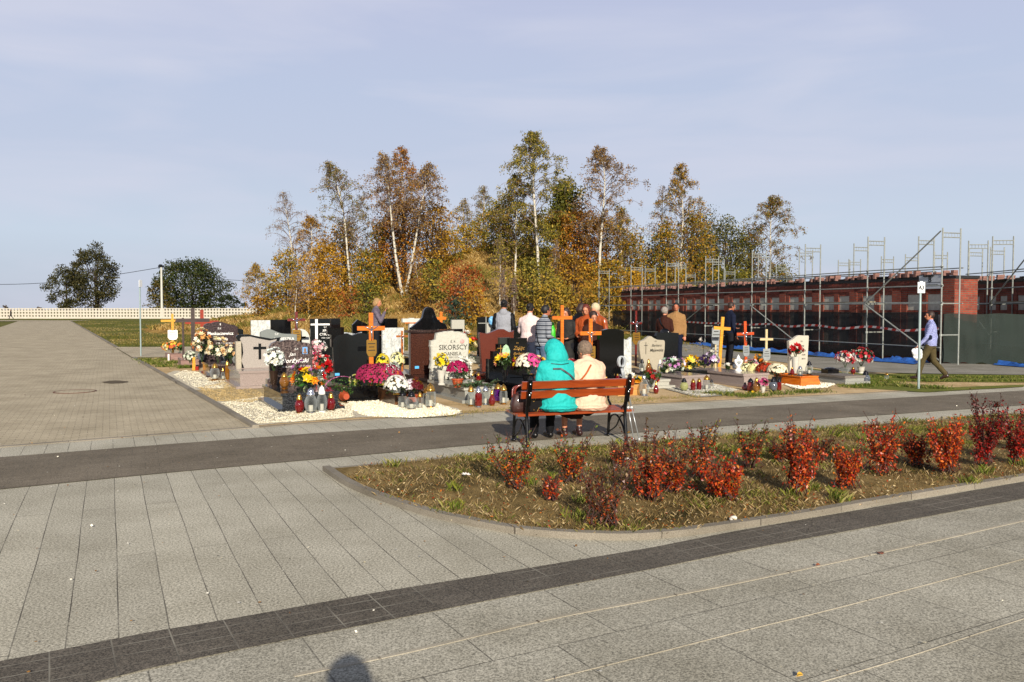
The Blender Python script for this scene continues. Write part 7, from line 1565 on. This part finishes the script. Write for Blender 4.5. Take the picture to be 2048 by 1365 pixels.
lo = np.interp(x, [p.x for p in BED_B], [p.y for p in BED_B]); hi = np.interp(x, [p.x for p in BED_T], [p.y for p in BED_T]); f = (y - lo) / (hi - lo + 1e-6)
g = nz(x[:], y, 1.1) + .5 * nz(x, y, 3.7, 5); green = np.clip(.0 + .75 * f + g * 1.1 - .22, 0, 1); keep = rs.rand(len(x)) < np.clip(.25 + green * .9 + .4 * g, .08, 1) * (y < 40); x, y, green, f = x[keep], y[keep], green[keep], f[keep]
n = len(x); isg = rs.rand(n) < green * .85; c = np.where(isg[:, None], pal(n, ['#4c561a', '#606824', '#3c4614', '#74762e', '#87803e'], rs), pal(n, ['#86724a', '#9e895a', '#725c36', '#ab9670', '#584626'], rs))
h = np.where(isg, rs.uniform(.02, .06, n), rs.uniform(.015, .055, n)); blades('bed_grass', x, y, np.full(n, .028), h, .0012 + .0010 * rs.rand(n), c, lean=1.4, rs=rs)
# taller tufts in the bed
cx = rs.uniform(-2.2, 8.8, 75); cy = rs.uniform(6.2, 14, 75); k = inpoly(cx, cy, BED_B[1:], BED_T); cx, cy = cx[k], cy[k]; X = np.repeat(cx, 60) + rs.normal(size=len(cx) * 60) * .05; Y = np.repeat(cy, 60) + rs.normal(size=len(cx) * 60) * .05; n = len(X)
k = inpoly(X, Y, BED_B[1:], BED_T); X, Y = X[k], Y[k]; n = len(X)
blades('grass_tufts', X, Y, np.full(n, .028), rs.uniform(.04, .12, n), np.full(n, .0018), pal(n, ['#5f6a22', '#77782c', '#8f8850', '#4c5a1c'], rs), lean=.9, rs=rs)
# leaf litter and wood chips in the bed
n = 34000; x = rs.uniform(-3.2, 9.8, n); y = rs.uniform(5.9, 15, n); k = inpoly(x, y, BED_B[1:], BED_T); x, y = x[k], y[k]; lo = np.interp(x, [p.x for p in BED_B], [p.y for p in BED_B]); k = rs.rand(len(x)) < np.clip(1.1 - (y - lo) * .45, .12, 1); x, y = x[k], y[k]; n = len(x)
quads('leaf_litter', leaves(np.stack([x, y, np.full(n, .04)], 1), rs.uniform(.012, .035, n), .75, .5, rs), pal(n, ['#a8926a', '#c2ad82', '#8a5a30', '#a03c1c', '#b5661f', '#6a4422', '#d0bf98'], rs), M_gr)['kind'] = 'stuff'
# mound and meadow grass
n = 80000; x = rs.uniform(-36, 16, n); y = rs.uniform(44, 84, n); hh_ = hill(x, y); k = hh_ > .15; x, y = x[k], y[k]; n = len(x); z = np.array([hz(a, b) for a, b in zip(x, y)])
g = nz(x, y, .25, 4); cc = np.where((g > .12)[:, None], pal(n, ['#6a6228', '#857438', '#5a5a22'], rs), pal(n, ['#a8884c', '#8f6f38', '#b89a60', '#7a5a2a', '#c2a870'], rs)); blades('mound_grass', x, y, z, rs.uniform(.10, .38, n) * (1 + g), rs.uniform(.010, .026, n), cc, lean=1.1, rs=rs)
n = 42000; y = 24 + 36 * rs.rand(n) ** 1.2; x = rs.uniform(-.62, .24, n) * y; bad = (x > -.3 * y - 2) & (y < 30); z = Z(x, y); g = nz(x, y, .2, 9)
xr = np.interp(y, [RL[4].y, RL[7].y], [RL[4].x, RL[7].x]); k = (~bad) & ~((x < -9.5) & (y < 42)) & (x > xr + .5); x, y, z, g = x[k], y[k], z[k], g[k]; n = len(x)
cc = np.where((g > -.05)[:, None], pal(n, ['#666024', '#5a5a22', '#7a6e34'], rs), pal(n, ['#a08850', '#8a7440', '#7a6434'], rs)); blades('meadow_grass', x, y, z - .03, rs.uniform(.03, .11, n), rs.uniform(.007, .016, n), cc, lean=1.4, rs=rs)
# lawn left of the graves
n = 30000; y = rs.uniform(38.5, 130, n) ; x = rs.uniform(-.62, -.28, n) * y; xr = np.interp(y, [RL[5].y, RL[7].y], [RL[5].x, RL[7].x]); k = x > xr + .3; x, y = x[k], y[k]; n = len(x); g = nz(x, y, .12, 2)
cc = np.where((g > -.1)[:, None], pal(n, ['#5a5c22', '#66652a', '#4c5420'], rs), pal(n, ['#8f7e4c', '#7a6a3a', '#a0905c'], rs)); blades('lawn_grass', x, y, Z(x, y) - .04, rs.uniform(.03, .08, n), rs.uniform(.012, .03, n), cc, lean=1.5, rs=rs)
# weeds on the plot edges
def weeds(name, L, n, hmin, hmax, cols, zz=.015):
    q = [P(a, b) for a, b in L]; xs_ = np.array([p.x for p in q]); ys_ = np.array([p.y for p in q]); i = rs.randint(0, len(q), n); X = xs_[i] + rs.normal(size=n) * .16; Y = ys_[i] + rs.normal(size=n) * .14
    blades(name, X, Y, Z(X, Y) + zz, rs.uniform(hmin, hmax, n), np.full(n, .005), pal(n, cols, rs), lean=1.2, rs=rs)
GW = ['#4c5e1e', '#65702a', '#3d4f18', '#8a8448']
weeds('weeds', [(1430, 790), (1460, 792), (1490, 795), (1520, 793), (1560, 790), (1600, 787), (1630, 786), (1700, 776), (1730, 774), (1745, 768), (1760, 772), (1780, 768), (1800, 774), (1840, 776), (1870, 778)], 3800, .02, .09, GW)
weeds('weeds', [(290, 722), (305, 726), (325, 722), (310, 730), (345, 728), (370, 737), (330, 735)], 2200, .03, .12, GW)
weeds('weeds', [(1270, 803), (1300, 800), (1340, 798), (1380, 796), (1420, 790), (1240, 806), (950, 826), (900, 834), (1000, 822)], 900, .015, .05, ['#8a7c44', '#a08c58', '#6a6a2c'])
weeds('weeds', [(a, 757) for a in range(1640, 2060, 12)] + [(a, 764) for a in range(1700, 2060, 14)], 6000, .02, .07, GW, .02)
# gravel stones lying proud of the gravel sheets
def stones(L, n, s0, s1, cols):
    q = [P(a, b) for a, b in L]; i = rs.randint(0, len(q), n); j = rs.randint(0, len(q), n); k = rs.randint(0, len(q), n); w_ = rs.dirichlet((1, 1, 1), n)
    A = np.array([[p.x, p.y] for p in q]); XY = A[i] * w_[:, :1] + A[j] * w_[:, 1:2] + A[k] * w_[:, 2:3] + rs.normal(size=(n, 2)) * .03; s_ = rs.uniform(s0, s1, n)
    c = np.concatenate([XY, (.024 + s_ * .25)[:, None]], 1); V = []; C = []; cl = pal(n, cols, rs)
    a0 = rs.rand(n) * 6.28
    top = c + np.array([0, 0, 1]) * (s_ * .35)[:, None]; ring = [c + np.stack([np.cos(a0 + m * math.pi / 2) * s_ * .6, np.sin(a0 + m * math.pi / 2) * s_ * .5, -s_ * .3], 1) for m in range(4)]; tr = [top + (r - c) * .5 * np.array([1, 1, 0]) for r in ring]
    for m in range(4): V.append(np.stack([ring[m], ring[(m + 1) % 4], tr[(m + 1) % 4], tr[m]], 1)); C.append(cl)
    V.append(np.stack(tr, 1)); C.append(cl); quads('gravel_stones', np.concatenate(V), np.concatenate(C), M_gr)['kind'] = 'stuff'
stones([(507, 850), (640, 842), (700, 836), (700, 812), (560, 792), (450, 808)], 8000, .010, .022, ['#d9d2bc', '#c9c1a8', '#b5ad94', '#e4dec8'])
stones([(700, 806), (706, 814), (714, 824), (730, 832), (750, 836), (800, 802), (860, 808), (918, 825), (905, 832), (830, 838)], 6500, .012, .028, ['#efe8d2', '#e2d8bc', '#d6cbac', '#f4efdf'])
stones([(432, 804), (500, 806), (540, 795), (460, 766), (400, 778)], 4000, .009, .018, ['#b39a68', '#c7b080', '#8f7a50'])
stones([(1325, 776), (1400, 794), (1450, 790), (1470, 782), (1430, 772)], 2600, .012, .026, ['#b9b6aa', '#d0cdc2', '#9a978b'])
stones([(350, 752), (390, 776), (440, 778), (460, 758), (400, 748), (370, 743)], 1500, .012, .025, ['#d9d2bc', '#c9c1a8', '#e4dec8'])
stones([(1560, 768), (1600, 780), (1650, 777), (1668, 770), (1640, 766)], 1500, .02, .04, ['#efe9da', '#e2dac4', '#f2eee2'])

# ================================================================== RED-LEAVED BUSHES IN THE BED
M_bl = colmat('bush_leaves', .4, .4, .25)
REDS = ['#a82410', '#b83a18', '#85200f', '#c24e1e', '#9a3014', '#b5601f', '#c8501c', '#cf6a24', '#7a2a16']; ORS = ['#c4661c', '#d07a1e', '#b8501a', '#a83c14']; BR = ['#5a2a1a', '#6f3a20', '#7a5a2c', '#4a3a1c']; GRN = ['#5a6428', '#6f7434', '#46541f', '#8a8440']
def bush(px, py, top, wpx, label, nleaf=900, red=.75, topc=BR, lowc=REDS, ns=16, lf=.030, bot=.08):
    nleaf = int(nleaf * 2.0); rs = np.random.RandomState(int(px)); p = P(px, py, .03); s = F / p.y; Hh = zat(top, p.y) - .03; W = wpx / s
    t = thing('red_leaved_bush', label, 'bush', (p.x, p.y, .028), 0, 'red-leaved bushes in the planting bed'); mb = MB(); pts = []; cols = []; dirs = []
    for i in range(ns):
        a = i * 2.4 + rs.uniform(-.3, .3); sp = W * .5 * rs.uniform(.25, 1.0); hh = Hh * rs.uniform(.5, 1.0) * (1.12 if i % 5 == 1 else 1) if i else Hh * 1.05
        ox = Vector((rs.normal() * W * .09, rs.normal() * W * .08, 0)); ax = smoothline([ox, Vector((math.cos(a) * sp * .35, math.sin(a) * sp * .3, hh * .35)), Vector((math.cos(a) * sp * .75, math.sin(a) * sp * .6, hh * .7)), Vector((math.cos(a) * sp, math.sin(a) * sp * .8, hh))], 4); ax = [q_ + ox * (1 - k_ / len(ax)) * (k_ > 0) + Vector((rs.normal(), rs.normal(), 0)) * .008 for k_, q_ in enumerate(ax)]
        mb.tube(ax, [.006 * (1 - .7 * k / (len(ax) - 1)) + .001 for k in range(len(ax))], 5, cap=False)
        tw = []
        for q in range(7):
            f = rs.uniform(.2, .95); j = min(len(ax) - 2, int(f * (len(ax) - 1))); b0 = ax[j]; a2 = a + rs.uniform(-1.5, 1.5); L = rs.uniform(.06, .17) * (W / .6 + .4) * .7; e_ = b0 + Vector((math.cos(a2) * L * .6, math.sin(a2) * L * .6, L * .9)); mb.tube([b0, b0.lerp(e_, .5) + Vector((0, 0, -.005)), e_], [.003, .0025, .0015], 4, cap=False); tw.append([b0, e_])
        for q in range(int(nleaf / ns)):
            if rs.rand() < .55: f = rs.beta(1.3, 1.35) * (1 - bot) + bot; j = min(len(ax) - 2, int(f * (len(ax) - 1))); c = ax[j].lerp(ax[j + 1], f * (len(ax) - 1) - j)
            else: b0, e_ = tw[rs.randint(len(tw))]; c = b0.lerp(e_, rs.rand())
            hf = c.z / Hh
            if rs.rand() < (hf - .55) * 1.1: continue
            c = c + Vector(rs.normal(size=3)) * .018; pts.append(c); pr = lowc if rs.rand() < (1.25 - hf * 1.3) * red + .05 else topc
            cols.append(np.array(srgb(pr[rs.randint(len(pr))])) * rs.uniform(.8, 1.15))
    mb.build('stems', mat('bush_stem', '#3a2118', .7), t, fix=False); V = leaves(np.array(pts), rs.uniform(.45, 1.5, len(pts)) * lf, .15, .55, rs); quads('leaves', V, np.clip(np.array(cols), 0, 1), M_bl, t)
BU = [(1030, 978, 862, 118, 'leftmost bush with tall olive twigs and orange foot, at the bench\'s left leg', 800, .6, GRN + BR, ORS + REDS), (1145, 965, 868, 92, 'second bush, orange-red middle and sparse olive top below the bench', 700, .6, GRN + BR, ORS + REDS),
 (1208, 1052, 925, 130, 'thin sparse brownish bush nearest the curved kerb', 420, .5, BR, ['#8a3a1c', '#a84a20', '#6a3a20']), (1300, 1000, 862, 120, 'tall red bush in front of the bench\'s right leg', 1300, .85, BR, REDS), (1345, 985, 900, 100, 'wide red bush right of the bench with low fiery leaves', 1100, .9, BR, REDS),
 (1402, 960, 842, 90, 'bush with dark green twig tips and red base, third in front of the lanterns', 900, .7, GRN + BR, REDS), (1448, 1000, 905, 90, 'round red-orange bush behind the small white stone', 900, .9, REDS, REDS + ORS), (1502, 935, 845, 70, 'slim brown-red bush with olive top near the walkway edge', 600, .55, GRN + BR, REDS),
 (1598, 990, 838, 110, 'tall bright red bush with dense low leaves in the bed\'s middle', 1600, .9, BR + REDS, REDS), (1560, 925, 880, 60, 'small low reddish bush half hidden behind a taller red one', 400, .7, BR, REDS), (1694, 978, 880, 84, 'low red bush with yellow foot between two tall ones', 900, .9, REDS, REDS + ORS), 
 (1765, 948, 822, 104, 'tall dark red bush with brown twigs right of the middle', 1300, .75, BR + REDS, REDS), (1830, 930, 868, 80, 'low wide dark red bush in the second row', 700, .8, BR + REDS, REDS), (1892, 946, 832, 100, 'tall fiery red-orange bush toward the right edge', 1500, .9, REDS, REDS + ORS),
 (1968, 932, 795, 92, 'tallest dark crimson bush near the right edge', 1400, .75, ['#5a1410', '#6a1f18', '#4a2a18'], ['#8a1810', '#a82418']), (2036, 928, 805, 90, 'crimson bush cut by the right picture edge', 1200, .8, ['#6a1f18', '#8a2418'], ['#9a1c10', '#b52c18']), (2110, 915, 800, 90, 'bush just outside the right edge with few twigs inside', 700, .8, BR, REDS),
 (1640, 925, 865, 60, 'little sparse brown bush behind the tall bright red one', 350, .5, BR, REDS), (1240, 935, 880, 50, 'tiny sparse bush by the white flower scrap', 220, .6, BR, REDS), (1100, 1000, 950, 50, 'very small low red sprig between the two leftmost bushes', 160, .9, REDS, REDS)]
for b_ in BU: bush(*b_)
# single things lying in the bed
p = P(1466, 1043, .03); me = remesh(MB().ell((0, 0, .02), (.035, .025, .028)).ell((.015, 0, .03), (.02, .02, .02)), .008, 1, .004, 30); me.materials.append(mat('white_pebble', '#cfc9ba', .7)); o = link('white_stone', me, None, (p.x, p.y, .03)); tag(o, 'fist-sized whitish stone at the front edge of the bed', 'stone')
p = P(1155, 1003, .03); t = thing('pale_flower', 'small dry cream flower head on a stem in the front of the bed', 'flower', (p.x, p.y, .03)); MB().tube([(0, 0, 0), (.005, 0, .09)], .002, 5).build('stem', MATS['stem_green'], t); V, C = blossoms(np.array([[.005, 0, .09]]), np.array([[0, -.3, .95]]), .022, pal(1, ['#e0cf96']), 8); quads('blossoms', V, C, M_pet, t)
for (px, py, lb) in ((1250, 922, 'white artificial flower scrap caught behind the tall red bush'), (929, 953, 'pale pink flower scrap lying in the grass at the bed\'s left end')):
    p = P(px, py, .04); V, C = blossoms(np.array([[0, 0, .03], [.035, .01, .025]]), np.array([[0, -.3, .95], [.2, -.2, .9]]), .035, pal(2, ['#efe9e4']), 6); o = quads('flower_scrap', V, C, M_pet); o.location = (p.x, p.y, .03); tag(o, lb, 'flower scrap')
bpy.data.scenes.remove(TMP)
bpy.context.view_layer.update()
